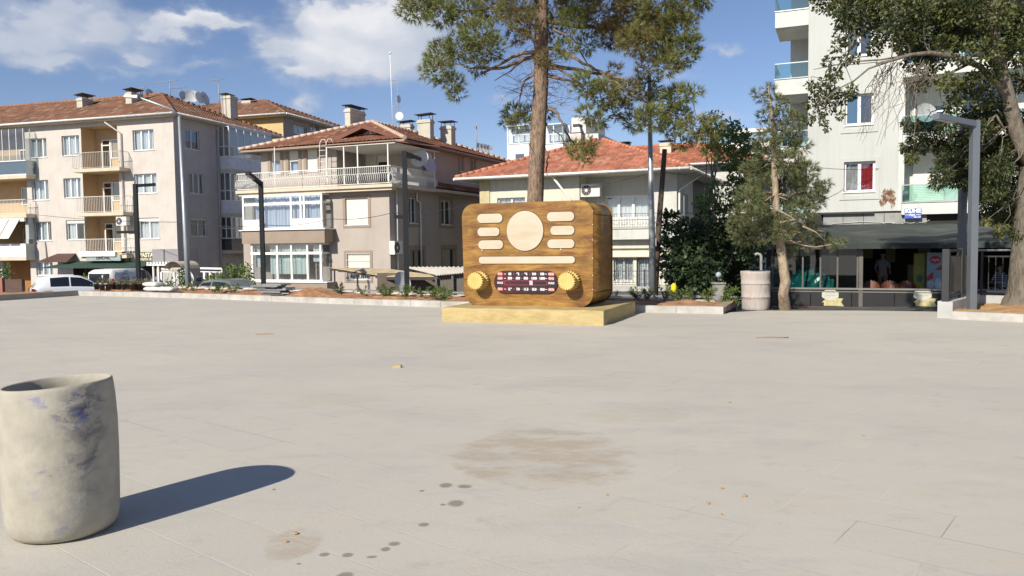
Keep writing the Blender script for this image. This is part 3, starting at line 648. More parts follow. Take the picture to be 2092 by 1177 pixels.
# side bays towards the courtyard
zb = [B1.pxs(460, y, .85)[1] for y in (343, 434, 512)]
for i, z in enumerate(zb):
    top = (ze - .1) if i == 0 else zb[i - 1] - .25
    k = MB(); k.box(.003, .9, 4.45, 9.6, z - .22, z); s = k.build('balcony', CREAM, r1)
    k = MB()
    if i < 2: k.box(.01, .88, 4.47, 4.5, z, z + .85); k.box(.85, .88, 4.5, 9.55, z, z + .85); k.build('parapet', mat('white_panel', (.62, .64, .68), .5), s)
    else: k.box(.01, .85, 4.47, 4.49, z + .05, z + .85); k.build('parapet', GLASSD, s)
    k = MB()
    for x in (.03, .44, .86): k.box(x - .03, x + .03, 4.45, 4.51, z + .85, top)
    for y in np.arange(4.5, 9.6, .85): k.box(.85, .9, y - .03, y + .03, z + .85, top)
    for zz in (.86, 1.55, top - z - .03): k.box(0.01, .9, 4.45, 4.51, z + zz - .03, z + zz + .03); k.box(.85, .9, 4.51, 9.6, z + zz - .03, z + zz + .03)
    k.build('frame', WHITE, s)
    k = MB(); k.face([(.02, 4.48, z + .85), (.88, 4.48, z + .85), (.88, 4.48, top), (.02, 4.48, top)]); k.face([(.875, 4.5, z + .85), (.875, 9.6, z + .85), (.875, 9.6, top), (.875, 4.5, top)]); k.build('pane', GLASSD if i == 2 else GLASS, s)
# downpipes
k = MB(); a, b = B1.px(216, 250, -.35), B1.px(246, 272, -.1); k.tube([(a[0], -.45, a[1]), (b[0], -.1, b[1]), (b[0] + .02, -.1, .3)], .05, 8); k.build('downpipe', mat('pinkish_pipe', (.5, .44, .41), .6), r1); k = MB()
a = B1.pxs(442, 280)[0]; k.tube([(.08, a, ze - .3), (.08, a, .2)], .05, 8); k.build('downpipe', mat('pinkish_pipe', (.5, .44, .41), .6), r1)
k = MB(); a = B1.px(92, 500, -.04)[0]; k.tube([(a, -.05, B1.px(92, 494)[1]), (a + .15, -.05, B1.px(96, 537)[1])], .045, 6); k.build('downpipe', mat('grey_pipe', (.3, .29, .28), .6), r1)
# shop front
SIGNC = mat('shop_sign', (.10, .15, .12), .5, .1, 2); AWNG = mat('green_awning', (.02, .055, .04), .8, .15, 2); AWNB = mat('brown_awning', (.09, .045, .035), .85, .15, 2)
for (a0, a1, b0, b1, d) in (shopA, shopB):
    k = MB(); k.wall(a0, a1, b0, b1, [(a0, a1, b0, b1, d)], d); k.face([(a0, d, b0), (a1, d, b0), (a1, d, b1), (a0, d, b1)]); lo = k.build('shop_front', mat('dark_shop', (.10, .085, .07), .8), r1)
k = MB(); a0, a1, b0, b1, d = shopA
for x in np.linspace(a0 + .1, a1 - .1, 5): k.box(x - .04, x + .04, d - .1, d - .04, b0, b1)
k.box(a0, a1, d - .1, d - .04, b0 + .9, b0 + 1.0); k.build('frame', mat('wood_frame', (.42, .3, .17), .7), r1)
def sign(rt, fr, x0, y0, x1, y1, m_, v=-.12, th=.1, nm='shop_sign'):
    a0, a1, b0, b1 = fr.rect(x0, y0, x1, y1, v); k = MB(); k.box(a0, a1, v, v + th, b0, b1); return k.build(nm, m_, rt), (a0, a1, b0, b1)
s, rr_ = sign(r1, B1, 176, 521, 246, 533, mat('sign_grey', (.30, .36, .36), .5), v=-1.0)
k = MB(Tf()); addtext(k, 'EMLAK', (rr_[3] - rr_[2]) * .8, (rr_[0] + rr_[1]) / 2, (rr_[2] + rr_[3]) / 2, -1.01, 1.2, .01); k.build('lettering', mat('dark_letters', (.05, .06, .06), .6), s)
s, rr_ = sign(r1, B1, 252, 515, 330, 534, mat('sign_dark', (.10, .10, .085), .5), v=-.3)
k = MB(Tf()); h = rr_[3] - rr_[2]; cx_ = B1.px(298, 522, -.31)[0]
addtext(k, 'EPASTA TE', h * .62, cx_ + .2, rr_[2] + h * .66, -.31, 1.0, .012); addtext(k, 'PASTA VE KURU', h * .34, cx_ + .3, rr_[2] + h * .2, -.31, 1.0, .006); k.build('lettering', mat('cream_letters', (.75, .7, .5), .6), s)
k = MB(); k.box(rr_[0] + .1, rr_[0] + .45, -.32, -.3, rr_[2], rr_[3]); k.box(rr_[0] + .6, rr_[0] + 1.2, -.32, -.3, rr_[2], rr_[3] - .05); k.build('sign_panel', mat('sign_cream', (.5, .45, .36), .6), s)
k = MB(); a0, a1, b0, b1 = B1.rect(162, 515.5, 236, 524, -1.05); k.box(a0, a1, -1.1, -.9, b0, b1); k.box(a0 - .1, a1 + .6, -1.0, -.003, b1 + .02, b1 + .07); k.build('canopy_box', WHITE, r1)
def awn(rt, a0, a1, z1, z0, out_, m_, flare=0.0, v0=-.02, val=.18, n=10, name='awning'):
    k = MB(); th_ = .02
    for i in range(n):
        f, g = i / n, (i + 1) / n; A = lambda s, e: (a0 - flare * e + (a1 - a0 + 2 * flare * e) * s, v0 - out_ * e, z1 + (z0 - z1) * e)
        k.face([A(f, 0), A(g, 0), A(g, 1), A(f, 1)]); p, q = A(f, 1), A(g, 1); k.face([p, q, (q[0], q[1], q[2] - val), (p[0], p[1], p[2] - val)])
    k.face([(a0, v0, z1), (a0 - flare, v0 - out_, z0), (a0 - flare, v0 - out_, z0 - val), (a0, v0, z1 - val)]); k.face([(a1, v0, z1), (a1 + flare, v0 - out_, z0), (a1 + flare, v0 - out_, z0 - val), (a1, v0, z1 - val)])
    return k.build(name, m_, rt)
awn(r1, B1.px(118, 518)[0], B1.px(155, 518)[0], B1.px(135, 518)[1], B1.px(135, 534, -1.2)[1], 1.2, AWNB, flare=.5, val=.05)
awn(r1, B1.px(150, 532)[0], B1.px(330, 532)[0], B1.px(230, 533)[1], B1.px(230, 546, -2.2)[1], 2.2, AWNG, flare=.3, val=.06)

# ================================================================= SECOND BLOCK BEHIND
Bb = Frame(578, 240, 66, 17, gz(-18)); rb = Bb.root('apartment_building', label='tan apartment block with brown tiled hip roof behind the beige house', category='building')
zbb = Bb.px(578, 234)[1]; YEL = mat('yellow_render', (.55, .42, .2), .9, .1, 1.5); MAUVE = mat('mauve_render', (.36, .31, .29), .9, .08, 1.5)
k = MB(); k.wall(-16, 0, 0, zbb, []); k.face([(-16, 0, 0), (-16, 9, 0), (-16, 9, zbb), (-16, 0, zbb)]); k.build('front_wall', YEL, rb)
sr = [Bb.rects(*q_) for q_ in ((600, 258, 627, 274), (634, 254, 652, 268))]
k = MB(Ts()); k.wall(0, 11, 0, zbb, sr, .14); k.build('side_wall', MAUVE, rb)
for r in sr: window(rb, Ts(), r, mull=(.5,), cur='w')
rf = hip_roof(rb, 'roof', -16.6, .7, -.7, 11, zbb, 2.3, TILE1, soffit=CREAM)
u, z = Bb.px(494, 212, 4.2); chimney(rf, u, u + .9, 4.2, 4.8, z - 1.0, Bb.px(494, 206, 4.2)[1], hood=.12)
u, z = Bb.px(630, 234, 2); 

# ================================================================= BEIGE HOUSE WITH TERRACE
BEI = mat('beige_render', (.425, .372, .33), .9, .06, 1.2, bump=.15, bscale=60, c2=(.36, .31, .27), c2s=.6, streak=.07)
BROWNT = mat('brown_trim', (.30, .235, .185), .9, .08, 2)
B2 = Frame(795, 400, 41, 23, gz(-8)); r2 = B2.root('beige_house', label='beige three storey house with curved white terrace railing and grey bay windows', category='house')
zt = B2.px(790, 371, -.6)[1] - .05      # terrace level
uL = -9.6
win = [B2.rect(*q_) for q_ in ((706, 405, 752, 459), (709, 518, 756, 571))]
baysU = (B2.px(512, 440)[0], B2.px(660, 440)[0])
SW = [B2.rects(*q_) for q_ in ((835, 404, 852, 456), (901, 410, 922, 459), (838, 510, 865, 570), (905, 508, 930, 560))]
k = MB(); k.wall(uL, 0, 0, zt - .2, win, .16); k.T = Ts(); k.wall(0, 15.5, 0, zt - .2, SW, .16); k.T = None
k.face([(uL, 0, 0), (uL, 15, 0), (uL, 15, zt - .2), (uL, 0, zt - .2)]); k.face([(uL, 15.5, 0), (0, 15.5, 0), (0, 15.5, zt + 2.6), (uL, 15.5, zt + 2.6)])
k.build('wall', BEI, r2)
window(r2, Tf(), win[0], mull=(), shut=.995, cur=None, rec=.12); window(r2, Tf(), win[1], mull=(.5,), shut=.55, cur=None, rec=.14, bars='w')
for r in win: trim(r2, Tf(), r, .16, BROWNT)
for i, r in enumerate(SW):
    window(r2, Ts(), r, mull=(.5,) if i < 2 else (), cur='w' if i == 1 else None, rec=.12, glass=GLASSD, mat_f=WHITE if i < 2 else BROWNT, shut=0); trim(r2, Ts(), r, .22, BROWNT)
# terrace slab
a0 = B2.px(481, 388, -.6)[0]
k = MB(); k.box(a0, .55, -.6, 1.2, zt - .22, zt - .06); k.box(-4.2, .55, 1.2, 4.6, zt - .22, zt - .06); k.box(a0 + .1, .45, -.48, -.003, zt - .36, zt - .22); k.build('terrace', CREAM, r2)
k = MB(); k.box(a0, .5, -.003 + .01, 4.5, zt - .06, zt - .01); k.build('terrace_floor', CONC, r2)
k = MB(); railing(k, [(a0 + .06, 1.0, zt - .06), (a0 + .06, -.52, zt - .06), (.42, -.52, zt - .06), (.42, 4.2, zt - .06)], .92, step=.115, r=.009, belly=.13, rail=.018); k.build('terrace_railing', IRONW, r2)
# upper storey
us = B2.px(688, 340, 1.3)[0]; zev = B2.px(600, 303, .7)[1] - .05
upw = [B2.rect(*q_, 1.3) for q_ in ((554, 308, 572, 355), (590, 306, 609, 353), (627, 302, 648, 350))]
dor = B2.rect(745, 307, 792, 360, 3.9)
SU = [B2.rects(*q_) for q_ in ((866, 312, 886, 354), (940, 322, 946, 350), (964, 326, 971, 351))]
k = MB(); k.wall(uL + .3, us, zt - .06, zev, upw, .16, d0=1.3)
k.wall(us, 0, zt - .06, zev + .2, [(dor[0], dor[1], zt, dor[3])], .16, d0=3.9); k.face([(us, 1.3, zt - .06), (us, 3.9, zt - .06), (us, 3.9, zev), (us, 1.3, zev)])
k.face([(uL + .3, 1.3, zt - .06), (uL + .3, 15, zt - .06), (uL + .3, 15, zev), (uL + .3, 1.3, zev)])
k.T = Ts(-.02); k.wall(3.9, 15.5, zt - .06, zev + .1, SU, .16); k.T = None; k.build('upper_wall', BEI, r2)
for i, r in enumerate(upw):
    r_ = (r[0], r[1], r[2], r[3]); window(r2, Tf(1.3), r_, mull=(), shut=(.45, .5, .99)[i], cur='b' if i < 2 else None, rec=.1)
    k = MB(); k.box(r[0] - .22, r[0] - .03, 1.26, 1.297, r[2] - .1, zev); k.box(r[1] + .03, r[1] + .22, 1.26, 1.297, r[2] - .1, zev); k.build('pilaster', BROWNT, r2)
window(r2, Tf(3.9), (dor[0], dor[0] + .75, zt, dor[3]), mull=(), shut=.99, cur=None, rec=.1, sill=False); window(r2, Tf(3.9), (dor[0] + .8, dor[1], zt, dor[3]), mull=(), trans=.5, shut=.3, cur=None, rec=.1, glass=GLASSD, sill=False)
for i, r in enumerate(SU): window(r2, Ts(-.02), r, mull=(.6,) if i == 0 else (), cur='b' if i == 0 else None, rec=.1, shut=.3 if i == 0 else 0, glass=GLASS if i == 0 else GLASSD); trim(r2, Ts(-.02), r, .2, BROWNT, .02)
# lower tiled skirt on the side
k = MB(); uv = []; zs_ = B2.pxs(900, 372, .1)[1]
roof_facet(k, uv, (.6, 4.2, zs_ - .45), (.6, 15.6, zs_ - .45), (.02, 15.6, zs_ - .05), (.02, 4.2, zs_ - .05)); k.build('skirt_roof', TILE2, r2, uv=uv)
k = MB(); k.box(.003, .58, 4.2, 15.6, zs_ - .62, zs_ - .48); k.build('skirt_soffit', CREAM, r2)
# bays
WB = mat('white_bay_frame', (.80, .79, .77), .4, .05, 2)
def bay(a0, a1, z0, z1, v, side_back=0.0, cols=None, trans=.72, cur='b', lowpanel=0.0, colp=None):
    m_ = MB(); f = .055; e = [a0 + (a1 - a0) * q_ for q_ in cols]
    for x in e: m_.box(x - f, x + f, v, v + .1, z0, z1)
    m_.box(a0, a1, v + .003, v + .097, z0, z0 + .09); m_.box(a0, a1, v + .003, v + .097, z1 - .1, z1); zt_ = z0 + (z1 - z0) * trans
    m_.box(a0, a1, v + .006, v + .094, zt_ - .07, zt_ + .07)
    m_.box(a1 - .1, a1 - .003, v + .1, 0 + side_back, z0, z0 + .09); m_.box(a1 - .1, a1 - .003, v + .1, 0 + side_back, z1 - .1, z1); m_.box(a1 - .1, a1 - .003, v + .1, side_back, zt_ - .05, zt_ + .05)
    s = m_.build('bay_window', WB, r2)
    g_ = MB(); g_.face([(a0, v + .05, z0), (a1 - .05, v + .05, z0), (a1 - .05, v + .05, z1), (a0, v + .05, z1)]); g_.face([(a1 - .05, v + .05, z0), (a1 - .05, side_back, z0), (a1 - .05, side_back, z1), (a1 - .05, v + .05, z1)]); g_.face([(a0 + .02, v + .05, z0), (a0 + .02, side_back, z0), (a0 + .02, side_back, z1), (a0 + .02, v + .05, z1)])
    g_.build('pane', GLASS, s)
    if colp:
        pp = MB()
        for (x0_, x1_, h_) in colp: pp = MB(); pp.box(a0 + (a1 - a0) * x0_ + f, a0 + (a1 - a0) * x1_ - f, v + .02, v + .08, z0 + .09, z0 + h_); pp.build('lower_panel', WB, s)
    return s
def curtain(s, a0, a1, v, z0, z1, m_, fr=30, am=.04):
    c_ = MB(); n = max(8, int((a1 - a0) / .03))
    for i in range(n):
        f0, f1 = a0 + (a1 - a0) * i / n, a0 + (a1 - a0) * (i + 1) / n; h_ = lambda x: v + am * math.sin(x * fr) + am * .6 * math.sin(x * fr * .37 + 1)
        c_.face([(f0, h_(f0), z0), (f1, h_(f1), z0), (f1, h_(f1), z1), (f0, h_(f0), z1)], True)
    return c_.build('curtain', m_, s)
va = -.75
za0, za1 = B2.px(600, 468, va)[1], zt - .38
a0, a1 = B2.px(495, 430, va)[0], B2.px(658, 430, va)[0]
s = bay(a0, a1, za0, za1, va, 0, [0, .21, .58, .76, .80, .85, 1.0][:0] + [.01, .245, .62, .74, .78, .99], .74, colp=[(.01, .245, .55), (.62, .99, .55)])
curtain(s, a0 + 1.0, a0 + (a1 - a0) * .93, va + .35, za0, za1, CURTB); curtain(s, a0 + .6, a0 + .85, va + .35, za0, za1, CURTB)
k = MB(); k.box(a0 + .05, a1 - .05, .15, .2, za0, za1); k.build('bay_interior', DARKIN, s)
k = MB(); z0_, z1_ = B2.px(590, 497, va - .1)[1], B2.px(590, 470, va - .1)[1]; b0_, b1_ = B2.px(494, 480, va - .12)[0], B2.px(663, 480, va - .12)[0]
k.box(b0_, b1_, va - .12, -.003, z0_, z1_); k.build('bay_parapet', BROWNT, r2); k = MB(); k.box(b0_ - .12, b1_ + .1, va - .22, -.003, z1_ + .002, z1_ + .05); k.build('bay_sill', WHITE, r2)
vb = -.7; zg1 = z0_ - .003; zg0 = B2.px(590, 575, vb)[1]; a0, a1 = B2.px(512, 530, vb)[0], B2.px(658, 530, vb)[0]
s = bay(a0, a1, zg0, zg1, vb, 0, [.02, .17, .38, .58, .80, .98], .74)
cm_ = mat('pale_green_curtain', (.55, .62, .60), .9, .08, 3, stretch=(8, 8, .3)); curtain(s, a0 + .1, a0 + .75, vb + .3, zg0 + .75, zg1, cm_, 20, .015); curtain(s, a0 + 1.1, a0 + (a1 - a0) * .78, vb + .3, zg0 + .38, zg1, cm_, 26, .03); curtain(s, a0 + (a1 - a0) * .84, a1 - .15, vb + .3, zg0 + 1.05, zg1, cm_, 20, .015)
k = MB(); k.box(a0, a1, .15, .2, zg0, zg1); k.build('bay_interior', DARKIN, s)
k = MB(); k.box(a0 + .05, a1 + .35, vb - .1, -.003, 0, zg0 - .06); k.build('bay_base', BROWNT, r2); k = MB(); k.box(a0 - .05, a1 + .4, vb - .16, -.003, zg0 - .057, zg0 - .003); k.build('bay_sill', WHITE, r2)
# roof
rl = B2.px(486, 304, .5)[0]
rf = hip_roof(r2, 'roof', rl, .65, .55, 16.2, zev + .12, 1.95, TILE2, capm=mat('mortar_ridge', (.55, .42, .33), .9, .2, 4), soffit=BROWNT, gut=False, fasc=.12, tw=.26, th=.38)
# cross gable over the terrace
ga = B2.px(732, 256, 1.6); gl = B2.px(690, 288, 1.6); gr_ = B2.px(806, 287, 1.6); hw = (gr_[0] - gl[0]) / 2; gu = (gr_[0] + gl[0]) / 2 - .1; gz1 = ga[1] - .1
hw = 2.1
k = MB(); uv = []; zl_ = zev + .28
roof_facet(k, uv, (gu - hw - .3, 6.8, zl_), (gu - hw - .3, 1.5, zl_), (gu, 1.5, gz1), (gu, 6.8, gz1), tw=.26, th=.38); roof_facet(k, uv, (gu + hw + .3, 1.5, zl_), (gu + hw + .3, 6.8, zl_), (gu, 6.8, gz1), (gu, 1.5, gz1), tw=.26, th=.38)
g_ = k.build('gable_roof', TILE2, r2, uv=uv)
k = MB(); k.face([(gu - hw, 2.1, zl_ - .3), (gu + hw, 2.1, zl_ - .3), (gu, 2.1, gz1 - .12)]); k.build('gable_wall', BEI, g_)
k = MB(); k.bar((gu, 1.45, gz1 + .0), (gu + hw + .34, 1.45, zl_ - .03), .05, .2); k.bar((gu, 1.45, gz1 + .0), (gu - hw - .34, 1.45, zl_ - .03), .05, .2); k.build('barge_board', mat('red_brown_board', (.16, .06, .04), .7), g_)
# terrace canopy: corrugated sheet on thin white posts
ca, cb = B2.px(668, 296, -.3)[0], .75; zc = B2.px(760, 292, -.4)[1]
k = MB(); n = 110
for i in range(n):
    x0_, x1_ = ca + (cb - ca) * i / n, ca + (cb - ca) * (i + 1) / n; h_ = lambda x: .03 * math.sin(x * 40)
    k.face([(x0_, -.55, zc + h_(x0_)), (x1_, -.55, zc + h_(x1_)), (x1_, 4.3, zc + .25 + h_(x1_)), (x0_, 4.3, zc + .25 + h_(x0_))])
cn = k.build('terrace_canopy', mat('corrugated_canopy', (.42, .2, .15), .7, .2, 3), r2)
k = MB(); k.box(ca + .05, cb - .05, -.5, 4.25, zc - .10, zc - .06)
k.build('canopy_lining', mat('canopy_lining', (.6, .58, .52), .8, .15, 2), cn)
k = MB()
for x in (ca + .08, B2.px(703, 330, -.45)[0], B2.px(731, 330, -.45)[0], B2.px(793, 330, -.45)[0]): k = MB(); k.box(x - .03, x + .03, -.48, -.42, zt, zc - .1); k.build('canopy_post', IRONW, cn)
k = MB(); k.box(.4, .46, 4.1, 4.16, zt, zc - .05); k.build('canopy_post', IRONW, cn); k = MB(); k.box(B2.px(562, 350, -.5)[0] - .02, B2.px(562, 350, -.5)[0] + .02, -.52, -.48, zt, zev); k.build('canopy_post', IRONW, cn)
# hooped access ladder up to the roof
k = MB(); lu = B2.px(652, 330, .4)[0]; zz0 = B2.px(652, 352, .4)[1]; zz1 = B2.px(660, 282, .4)[1]
for dx in (0, .42): k.tube([(lu + dx - .1, .5, zt), (lu + dx, .5, zz1 - .25), (lu + dx + .1, .55, zz1 - .05), (lu + dx + .25, .6, zz1 - .05), (lu + dx + .33, .7, zz1 - .35)], .02, 6)
for i in range(7): z = zt + .2 + i * .3; k.tube([(lu - .08, .5, z), (lu + .34, .5, z)], .015, 6)
k.build('roof_ladder', IRONW, r2)
# chimneys of the beige house
for (x0, x1, yt, yb, vv, dv, hd, tl) in ((705, 716, 222, 265, 5.0, 1.6, .18, -.0), (853, 879, 245, 284, 9.0, .5, .3, .05), (900, 922, 258, 290, 10.5, .6, .28, 0), (816, 838, 255, 264, 12, .5, .18, .05)):
    u0_, u1_ = B2.px(x0, yb, vv)[0], B2.px(x1, yb, vv)[0]; chimney(rf, u0_, u1_, vv, vv + dv, B2.px(x0, yb, vv)[1] - 1.0, B2.px(x0, yt, vv)[1], hood=hd, tilt=tl)
k = MB(); a = B2.pxs(810, 420, .08)[0]; k.tube([(.1, a, zt - .3), (.1, a, .6)], .045, 8); k.build('downpipe', WHITE, r2); k = MB(); a = B2.pxs(858, 420, .08)[0]; b = B2.pxs(851, 395, .08)[0]; k.tube([(.1, b, zt - .3), (.1, b, zt - .75), (.1, a, zt - .85), (.1, a, .9)], .045, 8); k.build('downpipe', WHITE, r2)
# ================================================================= WHITE HOUSE WITH RED ROOF
WHC = mat('cream_white_render', (.60, .58, .48), .9, .05, 1.2, bump=.1, bscale=60, c2=(.53, .51, .44), c2s=.7, streak=.1)
WHG = mat('grey_white_render', (.56, .56, .52), .9, .06, 1.2, bump=.1, bscale=60, c2=(.47, .47, .44), c2s=.7, streak=.12)
B3 = Frame(1379, 400, 39, 23, gz(5)); r3 = B3.root('white_house', label='cream white two storey house with bright red tiled roof behind the radio sculpture', category='house')
zR = B3.px(1379, 345, -.8)[1]; uW = B3.px(980, 400)[0]; ur = B3.px(1184, 400)[0]; zS1 = B3.px(1300, 466, -.25)[1]; zS0 = B3.px(1300, 489, -.25)[1]
wl = B3.rect(1016, 404, 1073, 440)
gw = [B3.rect(1254, 527, 1293, 574, .35), B3.rect(1301, 526, 1330, 597, .35)]
k = MB(); k.wall(uW, ur, 0, zR, [wl], .14); k.wall(ur, -.0, 0, zS0, gw, .14, d0=.35); k.face([(ur, 0, 0), (ur, 1.1, 0), (ur, 1.1, zR), (ur, 0, zR)])
k.face([(uW, 0, 0), (uW, 10, 0), (uW, 10, zR), (uW, 0, zR)]); k.build('wall', WHC, r3)
up = B3.rect(1236, 399, 1328, 447, 1.1); su = [B3.rects(*q_) for q_ in ((1390, 396, 1406, 440), (1416, 372, 1446, 440))]
k = MB(); k.wall(ur, 0, zS1, zR, [up], .14, d0=1.1); k.T = Ts(); k.wall(1.1, 11, 0, zR, su[:1], .14); k.T = None; k.box(B3.px(1331, 400, .5)[0], -.003, .45, 1.097, zS1, zR); k.build('recessed_wall', WHG, r3)
window(r3, Tf(), wl, mull=(.5,), cur='w'); window(r3, Tf(1.1), up, mull=(.3, .62), cur='w', fw=.09); window(r3, Ts(), su[0], mull=(.5,), cur='b')
k = MB(Ts()); k.box(su[1][0], su[1][1], -.02, .02, zS1, su[1][3]); k.build('side_door', mat('dark_wood', (.06, .035, .02), .7), r3)
w_ = window(r3, Tf(.35), gw[0], mull=(.5,), cur='w', bars='b'); w_ = window(r3, Tf(.35), gw[1], mull=(), cur='w', bars='b', mat_f=mat('grey_door_frame', (.3, .3, .3), .5))
k = MB(); k.box(ur - .0, .6, -.25, 1.5, zS0, zS1); k.box(.003, .6, 1.5, 6, zS0, zS1); s = k.build('balcony', WHG, r3)
k = MB(); k.box(ur - .02, .62, -.29, -.25, zS1 - .04, zS1 + .03); k.build('balcony_edge', CONC, s)
BIR = IRONB
k = MB(); railing(k, [(ur + .05, -.2, zS1), (.55, -.2, zS1), (.55, 5.8, zS1)], .72, step=.13, r=.006, rail=.012)
for x in np.arange(ur + .3, .5, .42):
    for zq in (.18, .42): k.bar((x - .13, -.21, zS1 + zq), (x + .13, -.21, zS1 + zq), .014); k.bar((x - .13, -.21, zS1 + zq), (x - .13, -.21, zS1 + zq + .13), .014); k.bar((x + .13, -.21, zS1 + zq), (x + .13, -.21, zS1 + zq + .13), .014)
k.build('balcony_railing', BIR, s)
k = MB(); z_ = B3.px(1290, 524, .3)[1]; k.box(ur, 0, .1, .347, z_ - .03, z_ + .05); k.box(ur, 0, .2, .347, zS0 - .45, zS0 - .003); k.build('ledge', WHC, r3)
k = MB()
for i in range(6): x = B3.px(981 + i * 3.2, 400, -.05)[0]; k.box(x, x + .09, -.06, -.003, 0, zR - .12)
k.box(B3.px(981, 400)[0] - .02, B3.px(1001, 400)[0], -.03, -.003, 0, zR - .12); k.build('fluted_pilaster', mat('yellow_flute', (.5, .43, .26), .85), r3)
k = MB(); a, b = B3.px(1126, 358, -.7), B3.px(1166, 408, -.08); k.tube([(a[0], -.7, a[1]), (b[0], -.1, b[1]), (b[0], -.1, .5)], .055, 8); k.build('downpipe', WHITE, r3); k = MB()
a, b = B3.pxs(1435, 352, .7), B3.pxs(1388, 388, .1); k.tube([(.75, a[0], a[1] - .05), (.1, b[0], b[1]), (.1, b[0], .5)], .05, 8); k.build('downpipe', WHITE, r3)
ul = B3.px(930, 362, -.8)[0]
rf = hip_roof(r3, 'roof', ul, .85, -.8, 11.3, zR + .05, 2.35, TILE3, soffit=WHC, fasc=.1, tw=.25, th=.35)
# old plastered chimney stack rising behind the ridge
C = B3.rect(1166, 300, 1187, 258, 9); k = MB(); u0_, u1_ = B3.px(1165, 275, 9)[0], B3.px(1187, 275, 9)[0]; zt_ = B3.px(1176, 258, 9)[1]
P8 = lambda z, e: [(u0_ + e, 9 + e, z), (u1_ - e, 9 + e, z), (u1_ - e, 9.9 - e, z), (u0_ + e, 9.9 - e, z)]
k.hexa(P8(zR, 0) + P8(zt_ - .5, 0)); k.hexa(P8(zt_ - .499, 0) + P8(zt_, .16)); c_ = k.build('chimney', mat('old_white_plaster', (.6, .54, .5), .95, .15, 4, c2=(.3, .15, .1), c2s=3, c2w=(.62, .7)), rf)
k = MB(); k.box(u0_ - .02, u1_ + .02, 8.98, 9.92, zt_ - .42, zt_ - .38); k.box(u0_ + .14, u1_ - .14, 9.1, 9.8, zt_, zt_ + .16); k.build('chimney_cap', IRONB, c_)
k = MB(); a = B3.px(1267, 291, 6.5); b = B3.px(1285, 291, 6.5); k.box(a[0], b[0], 6.5, 7.2, a[1], a[1] + .04); k.box(a[0] + .1, a[0] + .5, 6.7, 7, a[1] - .5, a[1]); k.build('chimney_cap', IRONB, rf)
# front yard iron fence
k = MB(); gf = B3; z0f = 0; p0 = B3.px(1250, 590, -2.2)[0]; p1 = B3.px(1405, 590, -2.2)[0]
rfz = empty('iron_fence', tuple(B3.world(p0, -2.2, 0)), B3.rz, 'low black wrought iron fence in front of the white house', 'fence')
k = MB(); L_ = p1 - p0; railing(k, [(0, 0, .25), (L_, 0, .25)], .72, step=.17, r=.007, rail=.014)
for x in np.arange(.2, L_, .5):
    for zq in (.42, .7): k.bar((x - .12, -.01, zq), (x + .12, -.01, zq), .014); k.bar((x - .12, -.01, zq), (x - .12, -.01, zq + .1), .014); k.bar((x + .12, -.01, zq), (x + .12, -.01, zq + .1), .014)
for x in np.arange(0, L_, 1.6): k.box(x - .025, x + .025, -.025, .025, 0, 1.05)
k.build('fence_panel', IRONB, rfz); k = MB(); k.box(-.1, L_ + .1, -.1, .1, 0, .24); k.build('plinth', CONC, rfz)

# ================================================================= HOUSE BEHIND, RIGHT
B4 = Frame(1545, 350, 52, 23, gz(8)); r4 = B4.root('white_house', label='white house with dull red roof partly hidden behind trees right of the white house', category='house')
z4 = B4.px(1430, 335, -.6)[1]; k = MB(); k.wall(-14, 0, 0, z4, [B4.rect(1440, 350, 1458, 378)]); k.T = Ts(); k.wall(0, 10, 0, z4, []); k.build('wall', WHG, r4)
window(r4, Tf(), B4.rect(1440, 350, 1458, 378), mull=(.5,))
rf = hip_roof(r4, 'roof', -14.6, .7, -.6, 10, z4 + .05, 1.9, tilemat('dull_red_tiles', (.38, .14, .08), (.26, .1, .06), (.5, .25, .15)), soffit=WHG, fasc=.1)
u0_, u1_ = B4.px(1348, 305, 2.4)[0], B4.px(1371, 305, 2.4)[0]; chimney(rf, u0_, u1_, 2.4, 3.1, B4.px(1360, 318, 2.4)[1] - .5, B4.px(1360, 292, 2.4)[1], m=mat('cream_chimney', (.6, .52, .4), .9), hood=.15, tilt=0)

# ================================================================= FAR BUILDINGS
FW_ = mat('bright_white_wall', (.72, .71, .70), .8, .05, 1)
B5 = Frame(1160, 300, 82, 23, gz(5)); r5 = B5.root('apartment_building', label='far white apartment block with glazed bays seen behind the pine trunk', category='building')
ztp = B5.px(1060, 258, 0)[1]
for (x0, x1, yt) in ((1038, 1084, 258), (1113, 1150, 255)):
    a0, a1 = B5.px(x0, 300, -1)[0], B5.px(x1, 300, -1)[0]; zz = [B5.px((x0 + x1) / 2, y, -1)[1] for y in (340, 293, 290, yt)]
    k = MB(); k.box(a0, a1, -1, 0, 0, zz[1]); b_ = k.build('bay', FW_, r5); k = MB()
    for x in np.linspace(a0, a1, 3): k.box(x - .06, x + .06, -1.05, -.95, zz[1], zz[3])
    for z_ in (zz[1], (zz[1] + zz[3]) / 2, zz[3]): k.box(a0, a1, -1.06, -.94, z_ - .06, z_ + .06)
    for y in (-1, -.1): k.box(a1 - .06, a1 + .06, y - .05, y + .05, zz[1], zz[3])
    k.box(a0 - .15, a1 + .15, -1.15, .2, zz[3], zz[3] + .12); k.build('bay_frame', mat('blue_grey_frame', (.55, .62, .66), .5), b_)
    k = MB(); k.face([(a0, -1, zz[1]), (a1, -1, zz[1]), (a1, -1, zz[3]), (a0, -1, zz[3])]); k.face([(a1, -1, zz[1]), (a1, 0, zz[1]), (a1, 0, zz[3]), (a1, -1, zz[3])]); k.build('pane', GLASS, b_)
    k = MB(); zc_ = B5.px(x0, 308, -1)[1]; xm = a0 + (a1 - a0) * .33; k.box(xm, xm + (a1 - a0) * .38, -1.02, -1.003, zc_ - 3.4, zc_ - 1.0 + .6); k.build('window', mat('blue_window', (.10, .12, .17), .2), b_)
